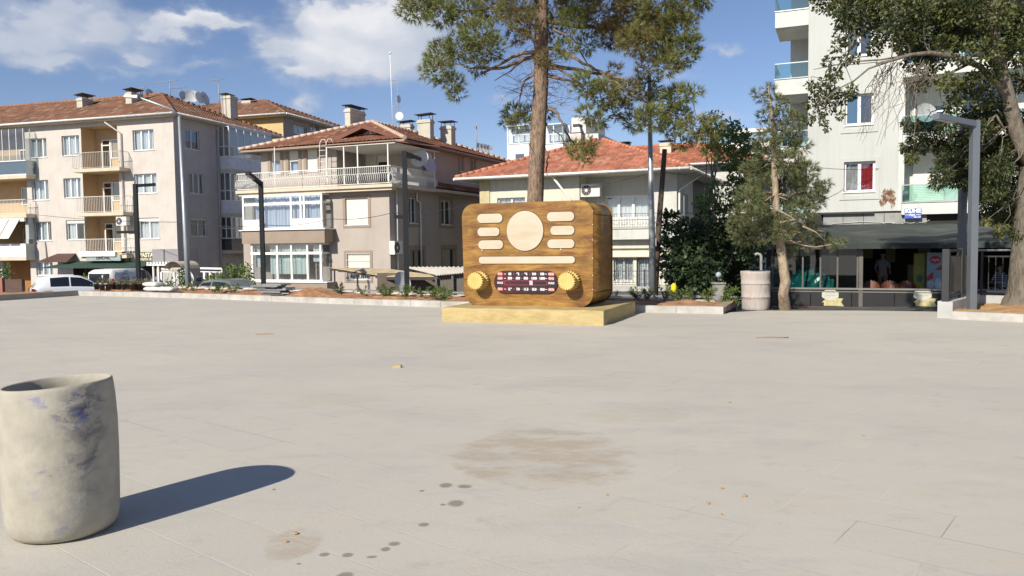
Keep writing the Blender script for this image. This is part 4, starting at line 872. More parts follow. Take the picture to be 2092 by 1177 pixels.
a0, a1 = B5.px(1036, 300, 0)[0], B5.px(1165, 300, 0)[0]
k = MB(); k.box(a0, a1, .003, 10, 0, ztp - .3); k.build('wall', FW_, r5)
k = MB(); x = B5.px(1086, 290, -.02)[0]; k.box(x, x + .9, -.05, -.003, ztp - 3.2, ztp - .8); x = B5.px(1102, 290, -.02)[0]; k.box(x, x + .3, -.05, -.003, ztp - 3.2, ztp - .8); k.build('window', mat('dark_window', (.03, .035, .04), .2), r5)
B6 = Frame(1222, 290, 70, 23, gz(5)); r6 = B6.root('white_building', label='far plain white stepped building above the red roof ridge', category='building')
a0 = B6.px(1168, 290)[0]; am = B6.px(1197, 290)[0]; k = MB(); k.box(a0, am, 0, 6, 0, B6.px(1180, 240)[1]); k.box(am + .003, 0, .05, 6, 0, B6.px(1210, 273)[1]); k.build('wall', mat('warm_white_wall', (.68, .65, .6), .8, .05, 1), r6)
B7 = Frame(1600, 290, 85, 23, gz(20)); r7 = B7.root('apartment_building', label='far white apartment block with wide glazed top floor behind the small pine', category='building')
zt_ = [B7.px(1550, y)[1] for y in (262, 270, 282, 290, 300)]
k = MB(); k.box(-14, 0, 0, 10, 0, zt_[4]); k.box(-9, -4, .8, 9, zt_[4], zt_[2]); k.build('wall', FW_, r7)
k = MB(); k.box(-9.5, -1, -.2, 9, zt_[1], zt_[0]); k.box(-9.8, 0, -.6, 9, zt_[4] - .1, zt_[3]); k.build('roof_slab', mat('pale_slab', (.7, .66, .6), .8), r7)
k = MB(); k.box(-9, -1.2, .0, 8, zt_[2] - .6, zt_[1]); k.build('glazing', mat('blue_glass_band', (.18, .25, .32), .15), r7)
k = MB(); k.box(-6, -3.8, -.05, -.003, zt_[4] - 3.2, zt_[4] - .9); k.build('window', mat('blue_window', (.10, .12, .17)), r7)
k = MB(); a = B3.px(1020, 323, 40)

# ================================================================= RIGHT TOWER
TOW = mat('tower_render', (.495, .51, .49), .9, .05, 1.0, bump=.12, bscale=60, c2=(.47, .475, .45), c2s=.5, streak=.1)
TWH = mat('tower_white', (.62, .62, .58), .85, .08, 1.0, c2=(.52, .53, .5), c2s=.8, streak=.12)
B8 = Frame(1650, 300, 34.8, 23, gz(13)); r8 = B8.root('apartment_tower', label='tall pale grey apartment tower with green glass balconies at right', category='building')
HT = 21.0
tw = [B8.rect(*q_) for q_ in ((1726, 192, 1785, 255), (1724, 330, 1788, 392), (1727, 52, 1784, 114))]
d3 = tw[0][2] - tw[2][2]; tw.append((tw[2][0], tw[2][1], tw[2][2] - d3, tw[2][3] - d3))
for i in (1, 2): tw.append((tw[2][0], tw[2][1], tw[2][2] - 0 + 2.95 * i, tw[2][3] + 2.95 * i))
uE = B8.px(1836, 300)[0]; z1f = B8.px(1740, 433)[1]
w8 = MB(); w8.wall(0, uE, z1f, HT, tw, .16); w8.face([(0, 0, 0), (0, 12, 0), (0, 12, HT), (0, 0, HT)]); w8.face([(0, 0, HT), (24, 0, HT), (24, 12, HT), (0, 12, HT)])
w8.build('wall', TOW, r8)
for i, r in enumerate(tw): window(r8, Tf(), r, mull=(.5,), cur=None, fw=.09, glass=GLASS if i == 1 else glassmat('blue_glass', (.30, .45, .52), .16), rec=.12)
wv = [c for c in r8.children if c.name.startswith('window')]
def curt1(root, T, r, m_, q0, q1):
    a0, a1, b0, b1 = r; k = MB(T); n = 14; x0, x1 = a0 + (a1 - a0) * q0, a0 + (a1 - a0) * q1
    for i in range(n): f0, f1 = x0 + (x1 - x0) * i / n, x0 + (x1 - x0) * (i + 1) / n; k.face([(f0, .24 + .02 * math.sin(f0 * 40), b0 + .08), (f1, .24 + .02 * math.sin(f1 * 40), b0 + .08), (f1, .24 + .02 * math.sin(f1 * 40), b1 - .12), (f0, .24 + .02 * math.sin(f0 * 40), b1 - .12)])
    k.build('curtain', m_, root)
curt1(wv[1], Tf(), tw[1], CURTR, .56, .94); curt1(wv[1], Tf(), tw[1], mat('grey_curtain', (.35, .34, .33), .9), .05, .45)
BLIND = mat('blue_blind', (.32, .48, .58), .8, .1, 2)
for i in (0, 2, 3): curt1(wv[i], Tf(), tw[i], BLIND, .04, .47)
for r in tw: trim(r8, Tf(), (r[0], r[1], r[2] - .16, r[3]), .17, TOW, .035)
# interior of the tower kept dark
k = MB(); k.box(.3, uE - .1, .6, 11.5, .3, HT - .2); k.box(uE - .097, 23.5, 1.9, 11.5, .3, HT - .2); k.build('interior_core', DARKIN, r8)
# front balconies right of the window column
GL = GLASSG; zb8 = [B8.px(1842, y, -.35)[1] for y in (415, 275)]; st = zb8[1] - zb8[0]
bw = B8.px(1842, 415, -.35)[0]; rightE = bw + 12.0
k = MB(); k.wall(uE, 24, z1f, HT, [(bw + .1, rightE - .3, zb8[0] + st * i, zb8[0] + st * i + st - .45, 1.3) for i in range(-0, 5)], 1.3); k.wall(uE, 24, z1f, HT, [(bw + q0_, bw + q1_, zb8[0] + st * i + e_, zb8[0] + st * i + 2.15) for i in range(5) for (q0_, q1_, e_) in ((.5, 1.7, .02), (2.3, 4.3, .02), (5.2, 7.6, .3))], reveal=False, d0=1.3)
w9 = k.build('balcony_wall', TWH, r8)
for i in range(5):
    z = zb8[0] + st * i; k = MB(); k.box(bw, rightE, -.35, -.003, z - .48, z); s = k.build('balcony', TWH, r8)
    k = MB(); k.box(bw - .04, rightE, -.39, -.31, z, z + .05); k.box(bw, rightE, -.35, -.31, z + .72, z + .76)
    for x in np.arange(bw, rightE, 1.95): k.box(x - .02, x + .02, -.36, -.32, z + .05, z + .72)
    k.build('handrail', mat('steel_rail', (.6, .62, .62), .3, metal=.6), s)
    k = MB(); k.face([(bw, -.34, z + .05), (rightE, -.34, z + .05), (rightE, -.34, z + .72), (bw, -.34, z + .72)]); k.face([(bw, -.34, z + .05), (bw, -.003, z + .05), (bw, -.003, z + .72), (bw, -.34, z + .72)]); k.build('glass_panel', GL, s)
    T = Tf(1.3)
    window(r8, T, (bw + .5, bw + 1.7, z + .02, z + 2.15), mull=(), shut=.98 if i == 0 else .4, trans=.5, cur=None, rec=-.08, sill=False, glass=GLASSD)
    window(r8, T, (bw + 2.3, bw + 4.3, z + .02, z + 2.15), mull=(.5,), cur=None if i else None, rec=-.08, sill=False, glass=GLASSD)
    window(r8, T, (bw + 5.2, bw + 7.6, z + .3, z + 2.15), mull=(.5,), cur=None, rec=-.08, sill=False, glass=GLASSD)
k = MB(); u_, z_ = B8.px(1862, 212, .9); k.box(u_, u_ + 1.1, .8, 1.25, z_ - .3, z_ + .9); 
# left corner balconies
zl8 = [B8.px(1615, y, 0)[1] for y in (22, 161, 300, 437)]; uLb = B8.px(1583, 160, 0)[0]
for i, z in enumerate([zl8[0] + 2.95] + zl8):
    k = MB(); k.box(uLb, -.003, 0, 2.6, z - .68, z); s = k.build('balcony', TWH, r8)
    k = MB(); k.box(uLb - .03, 0.0, -.04, .04, z + .003, z + .04); k.box(uLb, -.003, -.02, .02, z + .66, z + .70); k.box(uLb, uLb + .04, .02, 2.55, z + .66, z + .70); k.build('handrail', mat('steel_rail', (.6, .62, .62)), s)
    k = MB(); k.face([(uLb, 0, z + .04), (-.003, 0, z + .04), (-.003, 0, z + .66), (uLb, 0, z + .66)]); k.face([(uLb, 0, z + .04), (uLb, 2.55, z + .04), (uLb, 2.55, z + .66), (uLb, 0, z + .66)]); k.build('glass_panel', GL, s)
k = MB(); k.box(-.9, -.003, 2.6, 8, 0, HT); k.build('side_wall', TOW, r8)
# patch of fallen render
k = MB(); c0 = B8.px(1812, 400, -.006)
def blob(cx, cz, rx, rz, n=22, sd=1):
    rnd = random.Random(sd); return [(cx + rx * math.cos(2 * math.pi * i / n) * rnd.uniform(.65, 1.15), cz + rz * math.sin(2 * math.pi * i / n) * rnd.uniform(.65, 1.15)) for i in range(n)]
for (dx, dz, rx, rz, sd) in ((0, 0, .22, .34, 1), (.2, -.1, .14, .42, 2), (-.16, -.26, .14, .18, 3)): k.prism(blob(c0[0] + dx, c0[1] + dz, rx, rz, sd=sd), lambda p, q, d: (p, d, q), -.004 - sd * .003, -.001)
k.build('bare_patch', mat('bare_brick', (.15, .065, .03), .95, .4, 9, c2=(.45, .42, .36), c2s=6), r8)
# grey panels and cables strip under the wall
k = MB(); zA, zB = B8.px(1760, 433, -.1)[1], B8.px(1760, 461, -.1)[1]; x = B8.px(1682, 445, -.1)[0]
while x < uE + .5: k.box(x, x + .78, -.12, -.003, zB, zA - .08); x += .8
k.build('fascia_panels', mat('shaded_zinc', (.27, .27, .26), .6, .2, 3), r8); k = MB(); k.box(B8.px(1676, 435, -.2)[0], B8.px(1785, 435, -.2)[0], -.3, -.003, zA - .077, zA - .0); k.build('dark_ledge', IRONB, r8)  # panel grey is darkened to paint in the shade of the ledge
k = MB()
for j in range(4):
    x0 = B8.px(1800 + j * 22, 450, -.16)[0]; pts = [(x0 + .1 * i, -.16, zB + .12 - .10 * math.sin(math.pi * i / 6) + .02 * j) for i in range(7)]; k.tube(pts, .012, 5)
k.tube([(B8.px(1700, 455, -.16)[0], -.16, zB + .1), (B8.px(1760, 455, -.16)[0], -.16, zB + .16), (B8.px(1830, 455, -.16)[0], -.16, zB + .08)], .014, 5); k.build('loose_cables', mat('pale_cable', (.5, .5, .48), .7), r8)
# ground floor of the tower (dark cafe interior)
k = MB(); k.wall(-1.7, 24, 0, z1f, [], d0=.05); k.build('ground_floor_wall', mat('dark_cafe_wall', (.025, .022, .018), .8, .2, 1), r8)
# apartment name sign
a0, a1, b0, b1 = B8.rect(1848, 426, 1882, 446, -.36); sg = empty('name_sign', tuple(B8.world((a0 + a1) / 2, -.37, b0)), B8.rz, 'small blue enamel apartment name sign on the white balcony band', 'sign')
w_, h_ = (a1 - a0), (b1 - b0); k = MB(); k.box(-w_ / 2, w_ / 2, -.03, 0, 0, h_); k.build('sign_plate', mat('blue_enamel', (.06, .12, .5), .4, .08, 3), sg)
k = MB(); addtext(k, 'KÜHE', h_ * .52, 0, h_ * .74, -.034, 1.05, .012); addtext(k, 'Apt.', h_ * .34, -.02, h_ * .36, -.034, 1.0, .004); addtext(k, 'No: 27', h_ * .22, w_ * .26, h_ * .12, -.034, 1.0, .003)
k.box(-w_ * .46, -w_ * .2, -.036, -.031, h_ * .33, h_ * .37); k.box(w_ * .18, w_ * .46, -.036, -.031, h_ * .33, h_ * .37); k.build('lettering', mat('white_letters', (.8, .8, .8), .6), sg)

# ================================================================= CAFE in front of the tower
BC = Frame(1575, 560, 26.6, 23, gz(9)); rc = BC.root('cafe_terrace', label='dark glazed cafe terrace with grey green awning below the tower', category='building')
zc0 = 0; zk = BC.px(1700, 627)[1]; zs_ = BC.px(1680, 588)[1]; zaw = BC.px(1700, 500)[1]; uc = BC.px(1755, 560)[0]; ue = uc + 12
PAN = mat('charcoal_panel', (.028, .028, .03), .35, .15, 1.5); FRM = mat('charcoal_frame', (.05, .05, .052), .4, .1, 3)
k = MB(); k.box(0, ue, -.02, .15, 0, zk); k.build('kick_board', mat('brown_kick_board', (.2, .10, .075), .7, .15, 2), rc)
k = MB(); x = 0
while x < ue - .1: k.box(x + .01, min(x + 1.25, ue) - .01, .02, .1, zk + .003, zs_ - .06); x += 1.25
base = k.build('base_panel', PAN, rc)
k = MB(); k.box(0, ue, -.02, .13, zs_ - .057, zs_ + .0); k.box(0, ue, .0, .12, zs_ - .14, zs_ - .11); k.build('sill', mat('grey_sill', (.2, .19, .18), .4, .1, 3), rc)
k = MB()
for px_ in (1578, 1640, 1676, 1711, 1752): x = BC.px(px_, 540)[0]; k.box(x - .025, x + .025, .02, .09, zs_, zaw)
k.box(0, uc, .02, .09, zaw - .1, zaw); x = BC.px(1752, 540)[0]; k.box(x + .04, x + .16, -.0, .12, 0, zaw); k.build('posts', mat('grey_post', (.12, .11, .10), .4), rc)
k = MB(); k.face([(0, .05, zs_), (uc, .05, zs_), (uc, .05, zaw), (0, .05, zaw)]); k.build('pane', glassmat('cafe_glass', (.55, .58, .56), .05), rc)
k = MB(); k.box(-.05, -.003, .1, 9.1, 0, zaw + .6); k.build('end_wall', PAN, rc)
k = MB(); k.box(.0, ue + 6, .15, 9.1, .02, .06); k.build('floor', mat('cafe_floor', (.06, .055, .05), .6), rc)
zAt = BC.px(1760, 458, 8.9)[1]
AWG = mat('grey_green_awning', (.032, .04, .036), .85, .15, 1.2, c2=(.07, .08, .07), c2s=.6)  # dark base paints in the tree shade, paler noise colour the lit patches
k = MB(); n = 40
for i in range(n):
    f0, f1 = -.4 + (ue + 6.4) * i / n, -.4 + (ue + 6.4) * (i + 1) / n
    dz = lambda x: .05 * math.sin(x * 2.1) ; mid = 4.6
    k.face([(f0, -.35, zaw + .03), (f1, -.35, zaw + .03), (f1, mid, (zaw + zAt) / 2 - .03 + dz(f1)), (f0, mid, (zaw + zAt) / 2 - .03 + dz(f0))], True); k.face([(f0, mid, (zaw + zAt) / 2 - .03 + dz(f0)), (f1, mid, (zaw + zAt) / 2 - .03 + dz(f1)), (f1, 9.12, zAt), (f0, 9.12, zAt)], True)
    k.face([(f0, -.35, zaw + .03), (f1, -.35, zaw + .03), (f1, -.36, zaw - .14), (f0, -.36, zaw - .14)])
k.face([(-.4, -.35, zaw + .03), (-.4, 9.12, zAt), (-.4, 9.12, zaw - .14), (-.4, -.36, zaw - .14)])
k.build('awning', AWG, rc)
# painted timber boxes and partitions inside
k = MB()
for i, (x, w_, z0_, z1_, v) in enumerate(((uc + 1.0, .32, 1.35, 2.25, 5.6), (uc + 1.75, .32, .25, 1.25, 5.6), (uc + 2.1, .4, .2, 2.1, 5.6), (uc - 1.0, .3, .2, 2.2, 5.6), (uc - 2.6, .9, 1.1, 1.9, 5.9), (uc + .2, .35, 1.5, 2.2, 5.8))): k = MB(); k.box(x, x + w_, v, v + .05, z0_, z1_); k.build('wall_panel', mat('dim_olive_panel', (.22, .25, .12), .7, .2, 2), rc)
# ice-cream style poster: plain shapes, oval and lettering stand on it
def fp(fr, px_, py_, v): a, b = fr.px(px_, py_, v); return a, b
po = empty('poster', tuple(BC.world(BC.px(1893, 585, 1.2)[0], 1.2, BC.px(1893, 590, 1.2)[1])), BC.rz, 'pale blue cafe poster with a red oval and red cone shapes behind the counter', 'poster')
u0_, z0_ = BC.px(1893, 590, 1.2); u1_, z1_ = BC.px(1925, 516, 1.2); w_, h_ = u1_ - u0_, z1_ - z0_
k = MB(); k.box(0, w_, 0, .03, 0, h_); k.build('sheet', mat('poster_blue', (.26, .38, .5), .5, .05, 2), po)
el = lambda cx_, cz_, a, b, n=28: [(cx_ + a * math.cos(2 * math.pi * i / n), cz_ + b * math.sin(2 * math.pi * i / n)) for i in range(n)]
fxz = lambda p, q, d: (p, d, q)
k = MB(); k.prism(el(w_ * .55, h_ * .8, w_ * .38, h_ * .11), fxz, -.008, -.002); k.prism([(w_ * .0, h_ * .33), (w_ * .42, h_ * .48), (w_ * .42, h_ * .28), (w_ * .05, h_ * .22)], fxz, -.008, -.002); k.prism([(w_ * .5, h_ * .52), (w_ * .98, h_ * .66), (w_ * .98, h_ * .52)], fxz, -.008, -.002); k.build('red_shapes', mat('poster_red', (.45, .03, .03), .5), po)
k = MB(); k.prism(el(w_ * .28, h_ * .12, w_ * .24, h_ * .1), fxz, -.008, -.002); k.build('pale_shape', mat('poster_white', (.5, .55, .6), .5), po); k = MB(); k.prism(el(w_ * .76, h_ * .14, w_ * .22, h_ * .16), fxz, -.012, -.006); k.build('pale_shape', mat('poster_white', (.75, .8, .85)), po); k = MB(); addtext(k, 'Algida', h_ * .09, w_ * .55, h_ * .8, -.012, .9, .003); k.build('lettering', mat('poster_white', (.75, .8, .85)), po)
po2 = empty('poster', tuple(BC.world(BC.px(1866, 588, 1.35)[0], 1.35, BC.px(1866, 590, 1.35)[1])), BC.rz, 'narrow yellow green poster left of the pale blue poster', 'poster')
u0_, z0_ = BC.px(1866, 590, 1.35); u1_, z1_ = BC.px(1890, 518, 1.35); w2, h2 = u1_ - u0_, z1_ - z0_
k = MB(); k.box(0, w2, 0, .03, 0, h2); k.build('sheet', mat('poster_yellow', (.28, .24, .03), .5, .25, 2, c2=(.12, .2, .04), c2s=2.5), po2); k = MB(); k.prism(el(w2 * .55, h2 * .3, w2 * .3, h2 * .1), fxz, -.008, -.002); k.build('green_shape', mat('poster_green', (.02, .12, .06), .5), po2)
# two rose-and-ribbon emblems on the base panels
def emblem(px_, py_, lab, sc=1.0):
    u_, z_ = BC.px(px_, py_, -.0); e = empty('emblem', tuple(BC.world(u_, .018, z_)), BC.rz, lab, 'emblem', None); S = .29 * sc
    k = MB(); k.prism([(-.62 * S * 1.4, -1.0 * S), (.35 * S, -1.0 * S), (1.25 * S, -1.05 * S), (.95 * S, -.55 * S), (1.15 * S, -.15 * S), (.5 * S, -.12 * S), (.3 * S, .1 * S), (-.85 * S, .1 * S), (-.75 * S, -.3 * S), (-1.1 * S, -.62 * S), (-.85 * S, -.6 * S)], fxz, -.006, -.001); k.build('ribbon', mat('emblem_yellow', (.48, .43, .22), .6, .25, 8, c2=(.35, .25, .06), c2s=6, c2w=(.55, .7)), e)
    k = MB(); pet = []
    n = 40
    for i in range(n): a = 2 * math.pi * i / n; rr = 1 + .09 * abs(math.sin(a * 4)); pet.append((-.2 * S + .85 * S * rr * math.cos(a), .25 * S + .62 * S * rr * math.sin(a)))
    k.prism(pet, fxz, -.012, -.007); ro = k.build('rose', mat('emblem_cream', (.5, .5, .43), .6, .12, 8), e)
    k = MB(); rnd = random.Random(px_)
    for (cx_, cz_, a, b) in ((-.45, .42, .26, .13), (.12, .42, .22, .12), (-.15, .15, .3, .1), (.2, .12, .16, .09), (-.6, .1, .12, .1), (-.15, .62, .3, .07)):
        n = 16; P_ = [(cx_ * S + a * S * math.cos(t_), cz_ * S + b * S * math.sin(t_)) for t_ in np.linspace(.3, 2.9 + rnd.random(), n)] + [(cx_ * S + a * S * .7 * math.cos(t_), cz_ * S + b * S * .55 * math.sin(t_)) for t_ in np.linspace(2.9, .3, n)]
        k.prism(P_, fxz, -.016, -.0125)
    k.build('petal_lines', mat('emblem_lines', (.38, .32, .30), .6), ro)
    return e
emblem(1700, 607, 'cream rose and yellow ribbon emblem on the dark panel below the teal bags'); emblem(1889, 607, 'cream rose and yellow ribbon emblem beside the black gate panel')
# orange chairs behind the counter
ORA = mat('orange_plastic', (.11, .03, .016), .5, .1, 3)
def chair(u_, v_, lab, rz=0.0):
    e = empty('chair', tuple(BC.world(u_, v_, .06)), BC.rz + rz, lab, 'chair', 'orange cafe chairs')
    k = MB(); k.box(-.22, .22, -.22, .22, .42, .46); k.build('seat', ORA, e)
    k = MB(); n = 10
    for i in range(n):
        a0_, a1_ = math.pi * i / n, math.pi * (i + 1) / n; f = lambda a, z, r: (r * math.cos(a), .02 - r * .9 * math.sin(a) if False else .02 + .0 + r * .9 * math.sin(a) - .05, z); t0, t1 = .56 + .20 * math.sin(a0_), .60 + .22 * math.sin(a1_)
        k.face([f(a0_, .47, .22), f(a1_, .47, .22), f(a1_, t1, .28), f(a0_, t0, .28)], True)
    k.build('backrest', ORA, e)
    for sx in (-1, 1):
        for sy in (-1, 1): k = MB(); k.bar((.18 * sx, .18 * sy, .42), (.23 * sx, .23 * sy, 0), .03); k.build('leg', mat('chair_leg', (.1, .1, .1), .4), e)
for px_, lab in ((1779, 'orange chair back furthest left behind the cafe counter'), (1818, 'orange chair back in the middle behind the cafe counter'), (1852, 'orange chair back nearest the yellow poster')):
    u_, _ = BC.px(px_, 580, .9); chair(u_, .9, lab)
# ================================================================= RADIO SCULPTURE ON ITS PLATFORM
WOOD = None
def woodmat():
    m = bpy.data.materials.new('stained_plywood'); m.use_nodes = True; t = m.node_tree; N = t.nodes.new; L = t.links.new; p = t.nodes['Principled BSDF']; p.inputs['Roughness'].default_value = .42; p.inputs['Specular IOR Level'].default_value = .4
    tcn = N('ShaderNodeTexCoord'); q = N('ShaderNodeMapping'); q.inputs['Scale'].default_value = (.30, .30, 1.25); L(tcn.outputs['Object'], q.inputs[0])
    n1 = N('ShaderNodeTexNoise'); n1.inputs['Scale'].default_value = 3.2; n1.inputs['Detail'].default_value = 10; n1.inputs['Roughness'].default_value = .68; n1.inputs['Distortion'].default_value = 1.6; L(q.outputs[0], n1.inputs['Vector'])
    cr_ = N('ShaderNodeValToRGB'); L(n1.outputs['Fac'], cr_.inputs[0]); e = cr_.color_ramp.elements; e[0].position = .30; e[0].color = (.085, .03, .009, 1); e[1].position = .72; e[1].color = (.37, .215, .046, 1)
    for pos_, c_ in ((.42, (.19, .082, .019, 1)), (.50, (.23, .117, .025, 1)), (.60, (.30, .16, .033, 1))): x = e.new(pos_); x.color = c_
    q2 = N('ShaderNodeMapping'); q2.inputs['Scale'].default_value = (1, 1, 30); L(tcn.outputs['Object'], q2.inputs[0]); n2 = N('ShaderNodeTexNoise'); n2.inputs['Scale'].default_value = 2.2; n2.inputs['Detail'].default_value = 6; L(q2.outputs[0], n2.inputs['Vector'])
    mr_ = N('ShaderNodeMapRange'); mr_.inputs['From Min'].default_value = .35; mr_.inputs['From Max'].default_value = .65; mr_.inputs['To Min'].default_value = .8; mr_.inputs['To Max'].default_value = 1.18; L(n2.outputs['Fac'], mr_.inputs['Value'])
    mu = N('ShaderNodeMix'); mu.data_type = 'RGBA'; mu.blend_type = 'MULTIPLY'; mu.inputs[0].default_value = 1; L(cr_.outputs[0], mu.inputs[6]); L(mr_.outputs[0], mu.inputs[7])
    n3 = N('ShaderNodeTexNoise'); n3.inputs['Scale'].default_value = 1.7; n3.inputs['Detail'].default_value = 9; n3.inputs['Roughness'].default_value = .72; q3 = N('ShaderNodeMapping'); q3.inputs['Scale'].default_value = (1, 1, 2.2); q3.inputs['Location'].default_value = (3, 1, 5); L(tcn.outputs['Object'], q3.inputs[0]); L(q3.outputs[0], n3.inputs['Vector'])
    r3_ = N('ShaderNodeMapRange'); r3_.inputs['From Min'].default_value = .42; r3_.inputs['From Max'].default_value = .62; r3_.inputs['To Min'].default_value = 1.16; r3_.inputs['To Max'].default_value = .76; L(n3.outputs['Fac'], r3_.inputs['Value'])
    m3_ = N('ShaderNodeMix'); m3_.data_type = 'RGBA'; m3_.blend_type = 'MULTIPLY'; m3_.inputs[0].default_value = 1; L(mu.outputs[2], m3_.inputs[6]); L(r3_.outputs[0], m3_.inputs[7]); L(m3_.outputs[2], p.inputs['Base Color'])
    bn = N('ShaderNodeBump'); bn.inputs['Strength'].default_value = .15; bn.inputs['Distance'].default_value = .01; L(n2.outputs['Fac'], bn.inputs['Height']); L(bn.outputs[0], p.inputs['Normal']); return m
WOOD = woodmat()
PC = gp(1233, 665.5); PL = gp(903, 656.5); PR = gp(1297, 641)
d_ = (PC - PL).normalized(); tR = math.degrees(math.atan2(-d_.y, d_.x)); bR = Vector((math.sin(R(tR)), math.cos(R(tR)), 0))
LW = (PC - PL).length; LD = (PR - PC).dot(bR)
plat = empty('platform', tuple(PL), -R(tR), 'low yellow fabric covered wooden platform under the giant radio', 'platform')
PH = .272
YW = mat('yellow_cloth', (.44, .345, .16), .75, .12, 1.8, bump=1.0, bscale=5, c2=(.36, .27, .11), c2s=1.6, stretch=(1, 1, 2.2))
nx, ny = 44, 30; V = []; F = []
def wob(x, y, z): return .012 * math.sin(x * 5.1 + z * 9) * math.sin(x * 2.3 + 1) + .008 * math.sin(y * 6 + z * 13)
k = MB(); NX = 40
for i in range(NX):
    a, b = LW * i / NX, LW * (i + 1) / NX
    for j in range(5):
        z0, z1 = PH * j / 5, PH * (j + 1) / 5; f = lambda x, z: (x, -wob(x, 0, z) * (1 if 0 < x < LW else 0), z + (.006 * math.sin(x * 7) if z >= PH - 1e-6 else 0)); k.face([f(a, z0), f(b, z0), f(b, z1), f(a, z1)], True)
    f = lambda x, y: (x, y * LD - (wob(x, 0, PH) if y == 0 and 0 < x < LW else 0), PH + (.006 * math.sin(x * 7) if y == 0 else .004 * math.sin(x * 3 + y * 9)))
    for j in range(4): k.face([f(a, j / 4), f(b, j / 4), f(b, (j + 1) / 4), f(a, (j + 1) / 4)])
for i in range(20):
    a, b = LD * i / 20, LD * (i + 1) / 20
    for j in range(5):
        z0, z1 = PH * j / 5, PH * (j + 1) / 5; f = lambda y, z: (LW + (.01 * math.sin(y * 7 + z * 12) if 0 < y < LD else 0), y, z); k.face([f(a, z0), f(b, z0), f(b, z1), f(a, z1)], True)
k.face([(0, 0, 0), (0, LD, 0), (0, LD, PH), (0, 0, PH)]); k.face([(0, LD, 0), (LW, LD, 0), (LW, LD, PH), (0, LD, PH)])
k.build('cloth_cover', YW, plat)

RF = Frame(1212, 520, 15.27, 22.3, PH); radio = RF.root('radio_sculpture', label='giant brown wooden retro radio with cream grille panels standing on the yellow platform', category='sculpture')
H = RF.px(1100, 412)[1]; Lw = -RF.px(944, 500)[0]; DEP = 1.42
def rrect(x0, x1, z0, z1, r, n=8, bulge=0.0):
    P = []
    for cx_, cz_, a0_ in ((x1 - r, z1 - r, 0), (x0 + r, z1 - r, 90), (x0 + r, z0 + r, 180), (x1 - r, z0 + r, 270)):
        for i in range(n + 1): a = R(a0_ + 90 * i / n); P.append((cx_ + r * math.cos(a), cz_ + r * math.sin(a)))
    return P
def taper(P, zt_=2.09, k_=.035): return [(x + (k_ * (1 - z / zt_) * (1 if x < -Lw / 2 else -.3)), z) for x, z in P]
fxz = lambda p, q, d: (p, d, q)
front = taper(rrect(-Lw, 0, 0.0, H, .27, 10)); inner = taper(rrect(-Lw + .025, -.022, 0.02, H - .02, .255, 10))
k = MB(); k.prism(front, fxz, 0, .035, smooth=True); k.build('front_panel', WOOD, radio)
k = MB(); k.prism(inner, fxz, .036, DEP, smooth=True); body = k.build('body', WOOD, radio)
k = MB(); k.prism(front, fxz, DEP + .001, DEP + .03, smooth=True); k.build('back_panel', WOOD, radio)
k = MB()
k.bar((-.018, .036, H - .27), (-.018, DEP, H - .27), .012, .01); k.bar((-.018, .036, .27), (-.018, DEP, .27), .012, .01); k.build('panel_seams', mat('seam_dark', (.04, .015, .006), .8), body)
CRM = mat('cream_board', (.50, .43, .33), .65, .06, 4, c2=(.44, .365, .26), c2s=1.5, stretch=(.6, 1, 2)); CRE = mat('dark_edge', (.10, .045, .015), .7)
def plate(x0, x1, z0, z1, r, m_, nm, d0=-.022, edge=True):
    k = MB(); k.prism(rrect(x0, x1, z0, z1, r, 10), fxz, d0, -.004, smooth=True); o = k.build(nm, m_, radio)
    if edge: k = MB(); k.prism(rrect(x0 - .014, x1 + .014, z0 - .014, z1 + .014, r + .014, 10), fxz, -.0035, -.001); k.build('painted_gap_shadow', CRE, o)  # dark brown rim plate stands in for the shaded gap round the board
    return o
for q_ in ((976, 437, 1027, 455.5), (976.5, 465, 1021, 482.5), (978, 491, 1028.5, 509), (1118, 433, 1173.5, 452), (1125, 461.5, 1174, 480), (1119, 489, 1174, 507)):
    a0, a1, b0, b1 = RF.rect(*q_); h = (b1 - b0) / 2; plate(a0, a1, b0, b1, h * .98, CRM, 'grille_panel')
a0, a1, b0, b1 = RF.rect(979, 524, 1175, 538.5); plate(a0, a1, b0, b1, (b1 - b0) * .49, CRM, 'grille_bar')
a0, a1, b0, b1 = RF.rect(1036, 431, 1110.5, 512.5); cx_, cz_, ra, rb_ = (a0 + a1) / 2, (b0 + b1) / 2, (a1 - a0) / 2, (b1 - b0) / 2
k = MB(); k.prism(el(cx_, cz_, ra, rb_, 56), fxz, -.022, -.004, smooth=True); o = k.build('speaker_disc', CRM, radio); k = MB(); k.prism(el(cx_, cz_, ra + .014, rb_ + .014, 56), fxz, -.0035, -.001); k.build('painted_gap_shadow', CRE, o)  # disc gets the same dark rim as painted shade
# dial
a0, a1, b0, b1 = RF.rect(1011, 554, 1140, 599.5); hh = (b1 - b0) / 2; cz_ = (b0 + b1) / 2; cx_ = (a0 + a1) / 2
dial = plate(a0, a1, b0, b1, hh * .98, mat('dial_black', (.018, .010, .018), .35, .1, 3, c2=(.06, .01, .015), c2s=1.5), 'dial', -.03, edge=True)
k = MB(); wv_ = (a1 - a0)
P_ = rrect(cx_ - wv_ * .345, cx_ + wv_ * .345, cz_ - hh * .26, cz_ + hh * .16, hh * .2, 6); Q_ = rrect(cx_ - wv_ * .335, cx_ + wv_ * .335, cz_ - hh * .215, cz_ + hh * .115, hh * .16, 6)
for i in range(len(P_)):
    j = (i + 1) % len(P_); k.face([(P_[i][0], -.0315, P_[i][1]), (P_[j][0], -.0315, P_[j][1]), (Q_[j][0], -.0315, Q_[j][1]), (Q_[i][0], -.0315, Q_[i][1])])
k.build('scale_outline', mat('scale_red', (.25, .03, .06), .5), dial)
